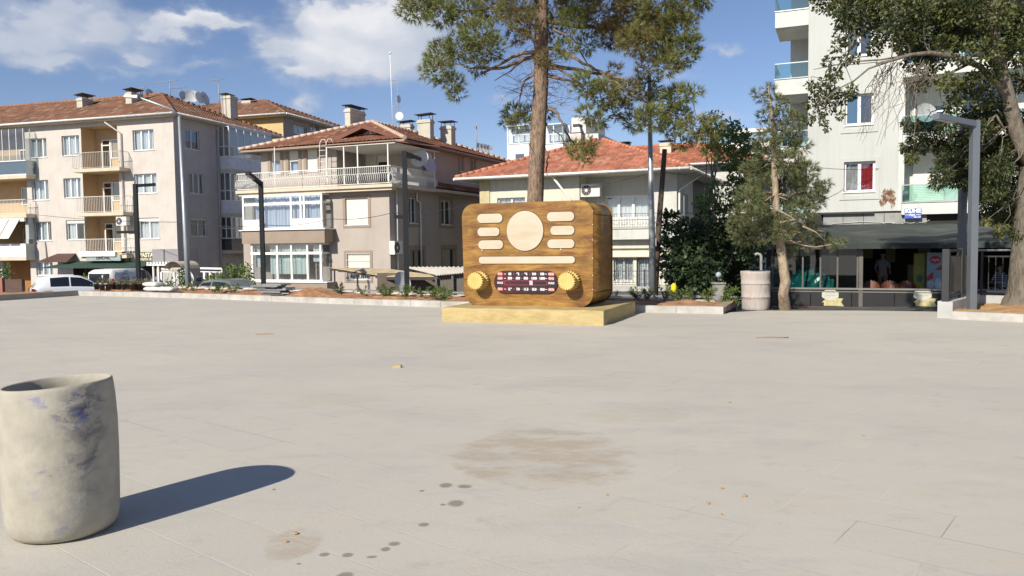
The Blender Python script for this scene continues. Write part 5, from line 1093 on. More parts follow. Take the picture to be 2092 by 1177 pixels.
k = MB(); k.box(cx_ + wv_ * .065, cx_ + wv_ * .115, -.034, -.031, cz_ - hh * .24, cz_ + hh * .16); k.build('pointer', mat('pointer_pink', (.6, .45, .5), .5), dial)
LET = mat('dial_letters', (.62, .60, .60), .6, .02); k = MB(); kr = MB(); kp = MB()
rows = [(.76, 'FM', ('88', '92', '96', '104', '108'), 'MHz'), (.36, 'AM', ('530', '600', '800', '1300', '1600'), 'KHz'), (-.64, 'SW', ('5.9', '7.0', '11.5', '15.0', '18.0'), 'MHz')]
for (rz_, l_, nums, r_) in rows:
    z = cz_ + hh * rz_ * .98; sx_ = hh * .29
    for side_, tx in ((-1, l_), (1, r_)): x = cx_ + side_ * wv_ * .405; kr.prism(rrect(x - .058, x + .058, z - hh * .135, z + hh * .135, .012, 3), fxz, -.0322, -.0305); addtext(kp, tx, sx_ * .95, x, z, -.0326, 1, .002)
    for i, s_ in enumerate(nums):
        x = cx_ + (-.245 + .127 * i) * wv_; addtext(k, s_, sx_, x, z, -.0325, .92, .005)
        if i < 4: k.prism(el(x + .064 * wv_, z, .005, .005, 8), fxz, -.0325, -.0305)
    for s_ in (-1, 1): x = cx_ + s_ * wv_ * .325; k.box(x - .022, x + .022, -.0325, -.0305, z - .006, z + .006)
for s_ in (-1, 1): addtext(k, 'SCALE', hh * .24, cx_ + s_ * wv_ * .405, cz_ - hh * .06, -.0325, .8, .003)
k.build('lettering', LET, dial); kr.build('red_tag', mat('dial_red', (.62, .10, .09), .5), dial); kp.build('tag_lettering', mat('dial_pink', (.68, .48, .46), .6), dial)
# knobs: two scalloped discs on a shaft
KN = mat('knob_yellow', (.60, .43, .14), .6, .06, 5, c2=(.50, .35, .10), c2s=3); KS = mat('knob_rim', (.60, .42, .16), .6, .1, 5)
def gear(k, cx_, cz_, r, d0, d1, n=22, am=.2):
    P_ = [];
    for i in range(n * 6): a = 2 * math.pi * i / (n * 6); P_.append((cx_ + r * (1 + am * (abs(math.cos(a * n / 2)) - .5)) * math.cos(a), cz_ + r * (1 + am * (abs(math.cos(a * n / 2)) - .5)) * math.sin(a)))
    k.prism(P_, fxz, d0, d1)
for (px_, py_) in ((980.5, 571.5), (1164.5, 572)):
    u_, z_ = RF.px(px_ + 3, py_ + 1); k = MB(); gear(k, u_, z_, .175, -.11, -.001); kb = k.build('knob', KN, radio); k = MB(); gear(k, u_, z_, .16, -.32, -.21); k.build('knob_cap', KN, kb); k = MB(); k.tube([(u_, -.212, z_), (u_, -.108, z_)], .10, 24); k.build('shaft', KS, kb)
for z in (.35, .62, .95, 1.3, 1.6, 1.86): k = MB(); k.tube([(-.012, -.004, z), (-.012, .0, z)], .008, 6); k.build('screw_cap', WHITE, radio)
k = MB()
for (px_, py_) in ((986, 511.5), (1146.5, 509.5)): u_, z_ = RF.px(px_, py_); k = MB(); k.tube([(u_, -.03, z_), (u_, -.001, z_)], .011, 8); k.build('screw_cap', WHITE, radio)

# ================================================================= FOREGROUND BARREL
def barrelmat(name, blue):
    m = mat(name, (.35, .325, .27) if blue else (.48, .43, .38), .8, .12, 9, bump=.12, bscale=30, c2=(.36, .335, .27) if blue else (.40, .33, .29), c2s=1.6 if blue else 4, c2w=(.48, .75), stretch=(1, 1, 1) if blue else (1, 1, .5))
    if blue:
        t = m.node_tree; N = t.nodes.new; L = t.links.new; p = t.nodes['Principled BSDF']; src = p.inputs['Base Color'].links[0].from_socket; tcn = N('ShaderNodeTexCoord')
        def msk(x, y, hw_, hh_, seed, sc, th, kk):
            # smear centred on the barrel wall, in the barrel's own coordinates
            c = BARL(x, y); s = N('ShaderNodeVectorMath'); s.operation = 'SUBTRACT'; L(tcn.outputs['Object'], s.inputs[0]); s.inputs[1].default_value = c
            s2 = N('ShaderNodeVectorMath'); s2.operation = 'MULTIPLY'; L(s.outputs[0], s2.inputs[0]); s2.inputs[1].default_value = (1 / hw_, 1 / hw_, 1 / hh_)
            l = N('ShaderNodeVectorMath'); l.operation = 'LENGTH'; L(s2.outputs[0], l.inputs[0]); a = N('ShaderNodeMapRange'); a.inputs['From Min'].default_value = .5; a.inputs['From Max'].default_value = 1.1; a.inputs['To Min'].default_value = 1; a.inputs['To Max'].default_value = 0; L(l.outputs['Value'], a.inputs['Value'])
            mp = N('ShaderNodeMapping'); mp.inputs['Location'].default_value = (seed, seed, seed); mp.inputs['Rotation'].default_value = (.3, .5, seed); mp.inputs['Scale'].default_value = (1, 1, 1.6); L(tcn.outputs['Object'], mp.inputs[0])
            n = N('ShaderNodeTexNoise'); n.inputs['Scale'].default_value = sc; n.inputs['Detail'].default_value = 10; n.inputs['Roughness'].default_value = .75; n.inputs['Distortion'].default_value = .6; L(mp.outputs[0], n.inputs['Vector'])
            b = N('ShaderNodeMapRange'); b.inputs['From Min'].default_value = th; b.inputs['From Max'].default_value = th + .1; b.inputs['To Max'].default_value = kk; L(n.outputs['Fac'], b.inputs['Value'])
            x_ = N('ShaderNodeMath'); x_.operation = 'MULTIPLY'; L(a.outputs[0], x_.inputs[0]); L(b.outputs[0], x_.inputs[1]); return x_.outputs[0]
        for (x, y, a, b, sd, sc, th, kk, c_) in ((215, 850, .15, .25, 11, 8, .46, .6, (.10, .095, .09)), (210, 960, .12, .3, 12, 6, .5, .4, (.16, .15, .13)), (185, 825, .12, .07, 1, 12, .48, .75, (.06, .07, .17)), (165, 850, .13, .05, 7, 13, .47, .8, (.03, .035, .10)), (75, 820, .18, .08, 3, 10, .52, .5, (.10, .12, .32)), (150, 860, .1, .05, 9, 14, .48, .8, (.06, .08, .28)), (190, 930, .1, .16, 4, 8, .50, .65, (.06, .06, .10)),
                                        (110, 965, .2, .03, 5, 16, .52, .7, (.10, .10, .25)), (60, 1010, .16, .12, 6, 8, .52, .4, (.26, .25, .33)), (150, 1030, .14, .1, 8, 9, .52, .4, (.22, .22, .28)), (125, 1080, .06, .05, 2, 14, .5, .5, (.16, .17, .3))):
            f = msk(x, y, a, b, sd, sc, th, kk); mx_ = N('ShaderNodeMix'); mx_.data_type = 'RGBA'; L(f, mx_.inputs[0]); L(src, mx_.inputs[6]); mx_.inputs[7].default_value = (*c_, 1); src = mx_.outputs[2]
        L(src, p.inputs['Base Color'])
    return m
BB = gp(132, 1082); BR_ = .29; bh = .798
def BARL(px_, py_):
    Y = BB.y - .24; P = dp(px_, py_, Y); v = P - Vector((BB.x, BB.y, 0)); z = v.z; v.z = 0; v = v.normalized() * BR_; return (v.x, v.y, z)
BM = barrelmat('dusty_blue_barrel', True)
k = MB(); n = 72; prof = [(.02, .004), (.20, .002), (.245, .012), (.268, .04), (.28, .10), (.288, .25), (.292, .42), (.291, .58), (.286, .71), (.279, .78), (.276, bh), (.268, bh + .004), (.262, bh - .004), (.266, .75), (.278, .55), (.28, .3), (.27, .08), (.24, .03), (.0, .025)]
rings = []
for (r, z) in prof:
    row = []
    for i in range(n):
        a = 2 * math.pi * i / n; e = .975 * (1 - .03 * (z / bh)) * (1 + .025 * math.cos(2 * a + .6) * (z / bh) + .006 * math.sin(5 * a + z * 9)); zz = z + (.016 * math.cos(a - .1) * (z / bh) ** 2)
        row.append(k.pt((r * e * math.cos(a) - .004 * z / bh, r * e * math.sin(a), zz)))
    rings.append(row)
for i in range(len(rings) - 1):
    for j in range(n): k.f.append([rings[i][j], rings[i][(j + 1) % n], rings[i + 1][(j + 1) % n], rings[i + 1][j]]); k.smooth.add(len(k.f) - 1)
b_ = k.build('barrel', BM, label='big open barrel caked with cement dust and blue smears in the left foreground', category='barrel'); b_.location = (BB.x, BB.y, 0)
# second drum with three bands beside the small pine
b2 = gp(1543.5, 633); k = MB(); prof = []
H2 = .86; rr0 = .30
pr = [(0, .005), (.27, .0), (.285, .02)]
for (z, r) in ((.06, .29), (.13, .297), (.22, .302), (.28, .303), (.285, .311), (.30, .311), (.305, .303), (.42, .306), (.55, .308), (.575, .309), (.58, .318), (.595, .318), (.60, .309), (.7, .311), (.8, .318), (H2, .316)): pr.append((r, z))
pr += [(.305, H2), (.3, .7), (.29, .1), (0, .05)]
rings = []
for (r, z) in pr: rings.append([k.pt(((r + .006 * math.sin(3 * a_ + z * 7) + .004 * math.sin(9 * a_ - z * 14)) * math.cos(a_), (r + .006 * math.sin(3 * a_ + z * 7)) * math.sin(a_), z)) for a_ in [2 * math.pi * i / 48 for i in range(48)]])
for i in range(len(rings) - 1):
    for j in range(48): k.f.append([rings[i][j], rings[i][(j + 1) % 48], rings[i + 1][(j + 1) % 48], rings[i + 1][j]]); k.smooth.add(len(k.f) - 1)
o = k.build('drum', mat('dusty_drum', (.39, .35, .325), .9, .14, 7, bump=.6, bscale=22, c2=(.30, .22, .19), c2s=7, c2w=(.52, .72), stretch=(1, 1, .45)), label='pinkish grey dust covered steel drum with three bands beside the small pine', category='drum'); o.location = b2

# ================================================================= LAMP POSTS
DM = mat('anthracite_steel', (.010, .013, .017), .6, .08, 3, spec=.25); GM = mat('grey_blue_steel', (.16, .18, .205), .42, .06, 3, metal=.3)
def arm_lamp(px_, py_, Y, z0, wd, top, arm, lab, m_, hgt=None, box=None, grp='square arm lamp posts'):
    P = dp(px_, py_, Y); e = empty('street_lamp', (P.x, P.y, z0), 0, lab, 'street lamp', grp); zt_ = dp(*top, Y).z - z0
    k = MB(); k.box(-wd / 2, wd / 2, -wd / 2, wd / 2, 0, zt_); k.build('pole', m_, e)
    A = dp(arm[0], arm[1], Y + arm[2]); tip = A - Vector((P.x, P.y, z0)); k = MB(); st_ = Vector((0, 0, zt_ - wd / 2)); dd = (tip - st_).normalized(); k.bar(st_ + dd * (wd * .5), tip, wd * .98, wd * .8); ar = k.build('lamp_arm', m_, e)
    k = MB(); mid = st_.lerp(tip, .55); k.bar(mid - Vector((0, 0, wd * .42)), tip - Vector((0, 0, wd * .42)) - dd * .05, wd * .6, .012); k.build('light_panel', mat('lamp_diffuser', (.6, .6, .58), .4), ar)
    if box: zb_ = dp(px_, box[0], Y).z - z0; k = MB(); k.box(box[1] if box[1] < 0 else wd / 2, box[1] + 0 if box[1] > 0 else -wd / 2 - .001, -wd * .3, wd * .3, zb_ - .05, zb_ + .05); k.build('bracket', m_, e)
    k = MB(); k.box(-wd * .9, wd * .9, -wd * .9, wd * .9, 0, .02); k.build('base_plate', m_, e)
    return e
arm_lamp(283, 560, 30, gz(-14), .135, (277, 376), (318, 377, .2), 'dark square lamp post in front of the left apartment shops with arm pointing right', DM, box=(474, -.75))
arm_lamp(538, 560, 28, gz(-9), .14, (535, 371), (505, 353, -1.6), 'dark square lamp post before the beige house bay windows with arm angled left', DM)
arm_lamp(831, 560, 22.2, 0.05, .13, (829, 309), (857, 326, 1.6), 'dark square lamp post before the corner of the beige house with arm pointing back', DM, box=(443, -.32))
arm_lamp(1985, 600, 15.4, .1, .135, (1985, 247), (1912, 238, -.6), 'front grey square lamp post at right beside the black railing', GM)
arm_lamp(1963, 590, 18.6, .0, .14, (1972, 235), (1990, 228, 1.8), 'rear grey square lamp post at right just behind the front one', GM)
def tall_pole(px_, py_, Y, z0, r0, r1, topy, topx, lab, arm=None):
    P = dp(px_, py_, Y); T_ = dp(topx, topy, Y); e = empty('street_lamp', (P.x, P.y, z0), 0, lab, 'street lamp'); L_ = Vector((T_.x - P.x, T_.y - P.y, T_.z - z0))
    k = MB(); k.tube([(0, 0, 0), tuple(L_ * .35), tuple(L_)], [r0, r0 * .85, r1], 12); k.build('pole', mat('galvanised_pole', (.36, .38, .40), .45, .1, 2, metal=.5), e)
    if arm:
        A = dp(arm[0], arm[1], Y - .5) - P; A.z += P.z - z0; k = MB(); k.tube([tuple(L_ - Vector((0, 0, .05))), tuple(L_ + (A - L_) * .15 + Vector((0, 0, .12))), tuple(A)], [r1, r1 * .9, r1 * .7], 8); a_ = k.build('lamp_arm', mat('galvanised_pole', (.3, .3, .3)), e)
        d2 = (A - L_).normalized(); k = MB(); k.hexa([A + Vector(q_) for q_ in ((-.4, -.12, -.06), (.15, -.12, -.10), (.15, .12, -.10), (-.4, .12, -.06), (-.4, -.07, .04), (.15, -.1, .02), (.15, .1, .02), (-.4, .07, .04))]); k.build('lamp_head', mat('lamp_head_grey', (.5, .5, .5), .4), a_)
    return e
tall_pole(386, 590, 33, gz(-13), .12, .06, 236, 366, 'tall galvanised street light with long arm at the corner of the left apartment', arm=(275, 196))
tall_pole(1334, 597, 23.4, .0, .105, .05, 150, 1326, 'tall galvanised pole in front of the white house')
P = dp(1336, 592, 24.5); T_ = dp(1358, 305, 24.5); k = MB(); k.tube([(P.x, P.y, gz(4)), (P.x + (T_.x - P.x) * .4, P.y, P.z + (T_.z - P.z) * .4), tuple(T_)], [.1, .09, .075], 9)
q_ = k.build('wooden_pole', mat('dark_timber', (.085, .06, .045), .9, .25, 3, stretch=(8, 8, .6)), label='dark leaning wooden utility pole next to the tall galvanised pole', category='pole')
B_ = dp(1336, 495, 24.3); k = MB(); k.box(B_.x - .06, B_.x + .06, B_.y - .08, B_.y + .04, B_.z - .12, B_.z + .12); k.build('meter_box', mat('meter_grey', (.35, .33, .38), .5), q_)

# ================================================================= CABLES
def cable(pts, r, lab, sag=.3, m_=None):
    P = [dp(*q_) for q_ in pts]; O = []
    for i in range(len(P) - 1):
        for j in range(10): s_ = j / 10; p = P[i].lerp(P[i + 1], s_); p.z -= sag * 4 * s_ * (1 - s_); O.append(p)
    O.append(P[-1]); k = MB(); k.tube(O, r, 5); return k.build('cable', m_ or mat('black_cable', (.03, .03, .03), .6), label=lab, category='cable')
cable([(60, 437, 50), (366, 454, 36), (545, 460, 35), (675, 447, 35), (800, 435, 35), (962, 418, 30)], .012, 'thin black overhead cable crossing the facades at first floor height', .12)
cable([(1195, 384, 38), (1330, 353, 36), (1356, 345, 24.5)], .014, 'black cable from the balcony air conditioner to the leaning wooden pole', .05)
cable([(1358, 350, 24.5), (1440, 345, 30), (1660, 341, 33), (1860, 337, 34)], .011, 'thin cable running from the wooden pole to the tower facade', .15)

# ================================================================= AIR CONDITIONERS, DISHES, AERIALS
ACM = mat('ac_white', (.62, .60, .57), .5, .06, 3)
def aircon(fr, T_, r, v, lab, fan=.3, face='f'):
    a0, a1, b0, b1 = r; W_, H_ = a1 - a0, b1 - b0
    if face == 'f': e = empty('air_conditioner', tuple(fr.world(a0, v, b0)), fr.rz, lab, 'air conditioner')
    else: e = empty('air_conditioner', tuple(fr.world(T_, a0, b0)), fr.rz + math.pi / 2, lab, 'air conditioner')
    k = MB(); k.box(0, W_, -.32, 0, 0, H_); k.build('case', ACM, e)
    c = (W_ * fan, H_ * .5); rr = H_ * .40; k = MB(); k.prism(el(c[0], c[1], rr, rr, 24), fxz, -.325, -.321); g_ = k.build('fan_opening', mat('fan_dark', (.05, .05, .05), .7), e)
    k = MB(); k.prism(el(c[0], c[1], rr * .3, rr * .3, 14), fxz, -.34, -.327)
    for i in range(8): a = i * math.pi / 4; k.bar((c[0], -.333, c[1]), (c[0] + rr * math.cos(a), -.333, c[1] + rr * math.sin(a)), .008)
    k.build('fan_grille', ACM, g_)
    k = MB(); k.bar((.08, .05, -.02), (.08, -.32, -.02), .03); k.bar((W_ - .08, .05, -.02), (W_ - .08, -.32, -.02), .03); k.build('bracket', IRONB, e); return e
aircon(B1, 0, B1.rect(241, 443, 262, 461, -.6), -.45, 'white air conditioner on the pink apartment wall by the left lamp post')
aircon(B3, 0, B3.rect(1187, 376, 1226, 402, .1), .35, 'white air conditioner with big round fan in the corner of the white house balcony')
P0 = B2.pxs(817, 510, .45); aircon(B2, .003, (P0[0] - .3, P0[0] + .5, P0[1] - .25, P0[1] + .45), 0, 'white air conditioner on the shaded side wall of the beige house behind the lamp post', face='s')
DISH = mat('dish_grey', (.55, .56, .58), .5, .06, 3)
def dish(P, r, aim, lab, m_=None, stand=.5, grp=None, tiltz=.5):
    e = empty('satellite_dish', tuple(P), 0, lab, 'satellite dish', grp); ax = Vector(aim).normalized(); a = ax.orthogonal().normalized(); b = ax.cross(a); C0 = Vector((0, 0, stand)); k = MB(); rings = []
    for i in range(6): rr = r * i / 5; dz = .22 * r * (i / 5) ** 2; rings.append([k.pt(C0 + ax * dz + (a * math.cos(t_) + b * math.sin(t_)) * rr) for t_ in [2 * math.pi * j / 24 for j in range(24)]])
    for i in range(5):
        for j in range(24): k.f.append([rings[i][j], rings[i][(j + 1) % 24], rings[i + 1][(j + 1) % 24], rings[i + 1][j]]); k.smooth.add(len(k.f) - 1)
    k.build('reflector', m_ or DISH, e); k = MB(); k.tube([(0, 0, 0), tuple(C0 - ax * .04)], .022, 6); k.build('mast', mat('mast_grey', (.3, .3, .3), .5), e)
    k = MB(); lo = C0 - b * r * .9 * (1 if b.z > 0 else -1) + ax * .2 * r; f_ = C0 + ax * r * .95; k.tube([tuple(lo), tuple(f_)], .012, 5); k.tube([tuple(f_ - ax * .03), tuple(f_ + ax * .06)], .03, 8); k.build('feed_arm', mat('mast_grey', (.3, .3, .3)), e); return e
def onroof(fr, px_, py_, v): u_, z_ = fr.px(px_, py_, v); return fr.world(u_, v, z_)
for i, (px_, py_, r, lab, aim) in enumerate(((306, 205, .42, 'satellite dish by the second chimney of the pink block facing right', (.85, -.35, .3)), (376, 210, .42, 'leftmost dish of the row on the pink block roof', (.75, -.5, .3)), (393, 209, .48, 'second dish of the roof row, tilted with a dark face', (.5, -.8, .3)), (408, 213, .46, 'third dish of the roof row facing right', (.85, -.4, .3)), (417, 214, .5, 'rightmost pale dish of the row on the pink block roof, seen edge on', (.95, -.2, .25)))):
    dish(onroof(B1, px_, py_ + 4, 5.6), r, aim, lab, grp='satellite dishes on the pink block roof', stand=.55)
def aerial(P, h, lab, yagi=1, rot=.3, L_=1.4):
    e = empty('tv_aerial', tuple(P), 0, lab, 'tv aerial'); k = MB(); k.tube([(0, 0, -.3), (0, 0, h)], .032, 6); k.build('mast', mat('mast_grey', (.3, .3, .3)), e)
    for q in range(yagi):
        z = h - .05 - q * .5; d2 = Vector((math.cos(rot), math.sin(rot) * .3, .12 if q == 0 else 0)).normalized(); n2 = Vector((-d2.y, d2.x, .0)).normalized(); k = MB(); a, b = Vector((0, 0, z)) - d2 * L_ * .75, Vector((0, 0, z)) + d2 * L_ * .35; k.bar(a, b, .045)
        for j in range(12): p = a.lerp(b, j / 11); w_ = .16 + .012 * j; k.bar(p - n2 * w_ - Vector((0, 0, w_ * .3)), p + n2 * w_ + Vector((0, 0, w_ * .3)), .02)
        k.build('boom', mat('mast_grey', (.3, .3, .3)), e)
    return e
aerial(onroof(B1, 348, 197, 5.6), 1.15, 'tv aerial with long toothed boom on the peak of the pink block roof'); aerial(onroof(B1, 370, 203, 6), .9, 'small crossbar tv aerial beside the dish row', rot=0, L_=.9); aerial(onroof(B1, 448, 222, 8.2), 2.2, 'tall tv aerial beside the double chimney of the pink block', L_=.9); aerial(onroof(B1, 291, 205, 4), .9, 'short tv aerial right of the second chimney on the pink block', L_=.5)
Pm = onroof(B2, 803, 262, 7.5); e = empty('antenna_mast', tuple(Pm), 0, 'tall thin white antenna mast with small dishes on the beige house roof', 'antenna mast'); sc = Pm.y / 1620
k = MB(); k.tube([(0, 0, -.5), (-.1, 0, 150 * sc)], .022, 6); k.build('mast', IRONW, e); k = MB(); k.tube([(.45, 0, -.6), (.35, 0, 60 * sc), (.28, 0, 96 * sc)], .02, 6); k.build('second_mast', mat('mast_grey', (.3, .3, .3)), e)
k = MB(); k.tube([(-.16, -.03, 149 * sc), (-.02, -.03, 151 * sc)], .05, 8); k.build('tip_antenna', IRONW, e)
k = MB(); k.bar((-.07, 0, 96 * sc), (.3, 0, 97 * sc), .06); k.bar((-.02, 0, 43 * sc), (.38, 0, 46 * sc), .04); k.build('cross_arm', mat('mast_grey', (.3, .3, .3)), e)
for (x, z, r, ax) in ((.36, 58, .24, (.9, -.35, 0)), (.42, 24, .26, (-.2, -.95, 0))):
    k = MB(); ax = Vector(ax).normalized(); a = ax.orthogonal().normalized(); b = ax.cross(a); c0 = Vector((x, 0, z * sc)); k.f.append([k.pt(c0 + (a * math.cos(t_) + b * math.sin(t_)) * r + ax * .04) for t_ in [2 * math.pi * j / 20 for j in range(20)]]); k.tube([tuple(c0 - ax * .1), tuple(c0 + ax * .03)], [.05, r], 20); k.build('small_dish', DISH, e)
for i, (px_, py_, lab) in enumerate(((974, 296, 'thin aerial standing on the far ridge of the beige house'),)): aerial(onroof(B2, px_ , py_ + 8, 14.5), 1.6, lab, L_=.3)
for i, px_ in enumerate((979, 986, 993, 999)): dish(onroof(B2, px_, 309 + i * 1.5, 15), .28, (.7, -.6, .3), ('small dish %s on the far end of the beige house roof' % ('leftmost in the row', 'second in the row', 'third in the row', 'rightmost in the row')[i]), grp='dishes on the far roof end', stand=.3)
P = B2.world(.45, 3.2, zt + 1.0); dish(P, .62, (.75, -.45, .35), 'large satellite dish at the back corner of the beige house terrace', stand=.3); P = B2.world(.5, 2.4, zt + 1.15); dish(P, .5, (-.2, -.9, .3), 'satellite dish on the beige house terrace beside the larger one', stand=.3)
P = dp(1890, 232, 33.4); dish(P - Vector((0, 0, .5)), .42, (-.15, -.95, .25), 'round grey satellite dish on the tower balcony behind the tree', mat('dim_dish', (.3, .31, .31), .6), stand=.5)
P = dp(820, 590, 25.5); P.z = gz(-4); dish(P, .34, (.75, -.6, .35), 'white satellite dish standing by the shed behind the planting bed', DISH, stand=dp(820, 577, 25.5).z - gz(-4))
# ================================================================= VEHICLES
TYRE = mat('tyre_rubber', (.02, .02, .02), .9); RIM = mat('wheel_rim', (.4, .4, .42), .35, metal=.7); CGL = mat('car_glass', (.012, .014, .02), .06, .05, 1, spec=.8); REDL = mat('tail_light', (.35, .02, .03), .25)
def car(lab, P, heading, paint, L_, W_, Hh, st, name='parked_car', cat='car', glass_sides=(), rear=None, front=None, rails=False):
    """st: stations (x, z_belt, z_roof, halfwidth_belt, halfwidth_roof); x from rear (0) to front"""
    e = empty(name, P, heading, lab, cat, 'vehicles parked in the street below the plaza'); k = MB(); zl = .28; rows = []
    for (x, zb_, zr_, wb, wr) in st:
        rows.append([(x, -wb * .93, zl), (x, -wb, zl + .28), (x, -wb, zb_ - .08), (x, -wb * .97, zb_), (x, -wr, zr_ - .05 if zr_ > zb_ + .05 else zb_ + .002), (x, -wr * .8, zr_ if zr_ > zb_ + .05 else zb_ + .01), (x, wr * .8, zr_ if zr_ > zb_ + .05 else zb_ + .01), (x, wr, zr_ - .05 if zr_ > zb_ + .05 else zb_ + .002), (x, wb * .97, zb_), (x, wb, zb_ - .08), (x, wb, zl + .28), (x, wb * .93, zl)])
    ids = [[k.pt(p) for p in r_] for r_ in rows]
    for i in range(len(ids) - 1):
        for j in range(11): k.f.append([ids[i][j], ids[i + 1][j], ids[i + 1][j + 1], ids[i][j + 1]]); k.smooth.add(len(k.f) - 1)
    k.f.append(ids[0][::-1]); k.f.append(ids[-1]); b = k.build('body', paint, e)
    def side(x0, x1, sgn, lo=.05, hi=.93):
        pts = []
        def at(x, t_):
            for i in range(len(st) - 1):
                if st[i][0] <= x <= st[i + 1][0]:
                    s_ = (x - st[i][0]) / (st[i + 1][0] - st[i][0]); q = [a + (c - a) * s_ for a, c in zip(st[i], st[i + 1])]; y = q[3] * .97 + (q[4] - q[3] * .97) * t_; return (x, sgn * (y + .012), q[1] + (q[2] - .05 - q[1]) * t_)
        n = 6; k = MB()
        for i in range(n): xa, xb = x0 + (x1 - x0) * i / n, x0 + (x1 - x0) * (i + 1) / n; k.face([at(xa, lo), at(xb, lo), at(xb, hi), at(xa, hi)])
        return k
    for (x0, x1) in glass_sides:
        for sg in (-1, 1): side(x0, x1, sg).build('side_window', CGL, e)
    def cap(i, j, nm, out_):
        a, c = st[i], st[j]; k = MB(); f = .9; p = [(a[0], -a[3] * f * .93, a[1] + .02), (a[0], a[3] * f * .93, a[1] + .02), (c[0], c[4] * f, c[2] - .06), (c[0], -c[4] * f, c[2] - .06)]
        n = (Vector(p[1]) - Vector(p[0])).cross(Vector(p[3]) - Vector(p[0])).normalized() * .018; n = n if n.z > 0 else -n; k.face([tuple(Vector(q) + n) for q in p]); return k.build(nm, CGL, e)
    if rear: cap(*rear, 'rear_window', 1)
    if front: cap(*front, 'windscreen', 1)
    for x in (L_ * .19, L_ * .81):
        for sg in (-1, 1):
            k = MB(); y = sg * W_ / 2; k.tube([(x, y - sg * .2, .31), (x, y + sg * .01, .31)], .31, 20); w = k.build('wheel', TYRE, e); k = MB(); k.tube([(x, y + sg * .0, .31), (x, y + sg * .02, .31)], .19, 14); k.build('rim', RIM, w)
    for sg in (-1, 1):
        z = st[1][1]; tall = cat == 'van'
        k = MB(); k.box(-.02, .10, sg * W_ / 2 - .13 if sg > 0 else -W_ / 2 - .01, W_ / 2 + .01 if sg > 0 else -W_ / 2 + .13, z - (.55 if tall else .22), z + (.25 if tall else -.02)); k.build('tail_light', REDL, e)
        x = st[-3][0] - .15; k = MB(); k.box(x - .1, x + .04, sg * (W_ / 2 + .02) if sg > 0 else -W_ / 2 - .2, W_ / 2 + .2 if sg > 0 else -W_ / 2 - .02, z + .02, z + .17); k.build('mirror', paint, e)
    return e
WPT = mat('white_car_paint', (.72, .74, .78), .25, .02, 1, spec=.6); VPT = mat('van_paint', (.74, .74, .74), .3, .03, 1, spec=.6); GPT = mat('green_grey_paint', (.24, .27, .24), .25, .03, 1, metal=.4); DPT = mat('silver_paint', (.35, .35, .36), .25, .03, 1, metal=.5)
P = dp(62, 590, 42.0); car('white small suv with red tail lamp parked at the far left behind the dark kerb', (P.x, P.y, gz(P.x)), R(36), WPT, 4.1, 1.76, 1.6,
    [(0, .98, 1.0, .78, .7), (.06, 1.02, 1.06, .84, .72), (.42, 1.04, 1.52, .87, .60), (.7, 1.05, 1.61, .88, .62), (1.6, 1.05, 1.66, .88, .64), (2.3, 1.02, 1.60, .88, .63), (2.75, 1.0, 1.38, .88, .64), (3.2, .98, 1.02, .86, .70), (3.9, .84, .86, .82, .7), (4.08, .62, .64, .74, .6)],
    glass_sides=((.85, 1.72), (1.80, 2.85)), rear=(1, 2), front=(7, 5))
P = dp(203, 590, 43.5); vn = car('white panel van with round logo on its side and black rear window', (P.x, P.y, gz(P.x)), R(74), VPT, 4.4, 1.8, 1.85,
    [(0, 1.05, 1.1, .85, .76), (.05, 1.08, 1.72, .87, .74), (.3, 1.08, 1.83, .88, .74), (1.2, 1.08, 1.86, .89, .75), (2.6, 1.06, 1.82, .89, .74), (3.0, 1.04, 1.62, .89, .72), (3.45, 1.02, 1.06, .88, .72), (4.2, .92, .94, .84, .7), (4.4, .6, .62, .76, .6)],
    name='parked_van', cat='van', glass_sides=((2.35, 3.0),), front=(6, 4))
k = MB(); k.box(-.012, .03, -.66, .66, 1.12, 1.62); k.build('rear_window', CGL, vn)
k = MB(); n = 30
for i in range(n):
    a, b = 2 * math.pi * i / n, 2 * math.pi * (i + 1) / n; Y = -.905
    k.face([(.95 + .29 * math.cos(a), Y, 1.34 + .29 * math.sin(a)), (.95 + .29 * math.cos(b), Y, 1.34 + .29 * math.sin(b)), (.95 + .25 * math.cos(b), Y, 1.34 + .25 * math.sin(b)), (.95 + .25 * math.cos(a), Y, 1.34 + .25 * math.sin(a))])
addtext(k, 'VESTA', .16, .95, 1.34, -.905, 1, .006)
for j in range(4): k.box(2.15, 2.55, -.907, -.904, 1.6 - j * .13, 1.65 - j * .13)
k.box(1.45, 1.95, -.907, -.904, 1.33, 1.36); k.build('lettering', mat('van_lettering', (.10, .11, .16), .5), vn)
P = dp(385, 590, 31.5); car('grey green saloon car parked below the bed in front of the white gate', (P.x, P.y, gz(P.x)), R(-21), GPT, 4.3, 1.72, 1.5,
    [(0, .92, .94, .74, .6), (.1, .96, .98, .82, .62), (.75, .98, 1.0, .85, .62), (1.3, .98, 1.45, .86, .66), (1.9, .98, 1.52, .86, .66), (2.5, .97, 1.48, .86, .66), (3.15, .94, .97, .84, .62), (4.1, .80, .82, .80, .6), (4.28, .58, .6, .72, .5)],
    glass_sides=((1.02, 1.75), (1.83, 2.75)), rear=(2, 3), front=(6, 5))
P = dp(405, 590, 45); car('silver hatchback mostly hidden behind the kiosk and the white garden gate', (P.x, P.y, gz(P.x)), R(163), DPT, 4.0, 1.7, 1.45,
    [(0, .95, .97, .76, .6), (.08, .98, 1.02, .82, .62), (.5, .98, 1.36, .84, .56), (1.4, .98, 1.44, .84, .56), (2.2, .96, 1.38, .84, .56), (2.9, .95, .98, .84, .62), (3.8, .80, .82, .80, .6), (3.98, .58, .6, .72, .5)],
    glass_sides=((.7, 1.45), (1.5, 2.5)), rear=(1, 2), front=(5, 4))

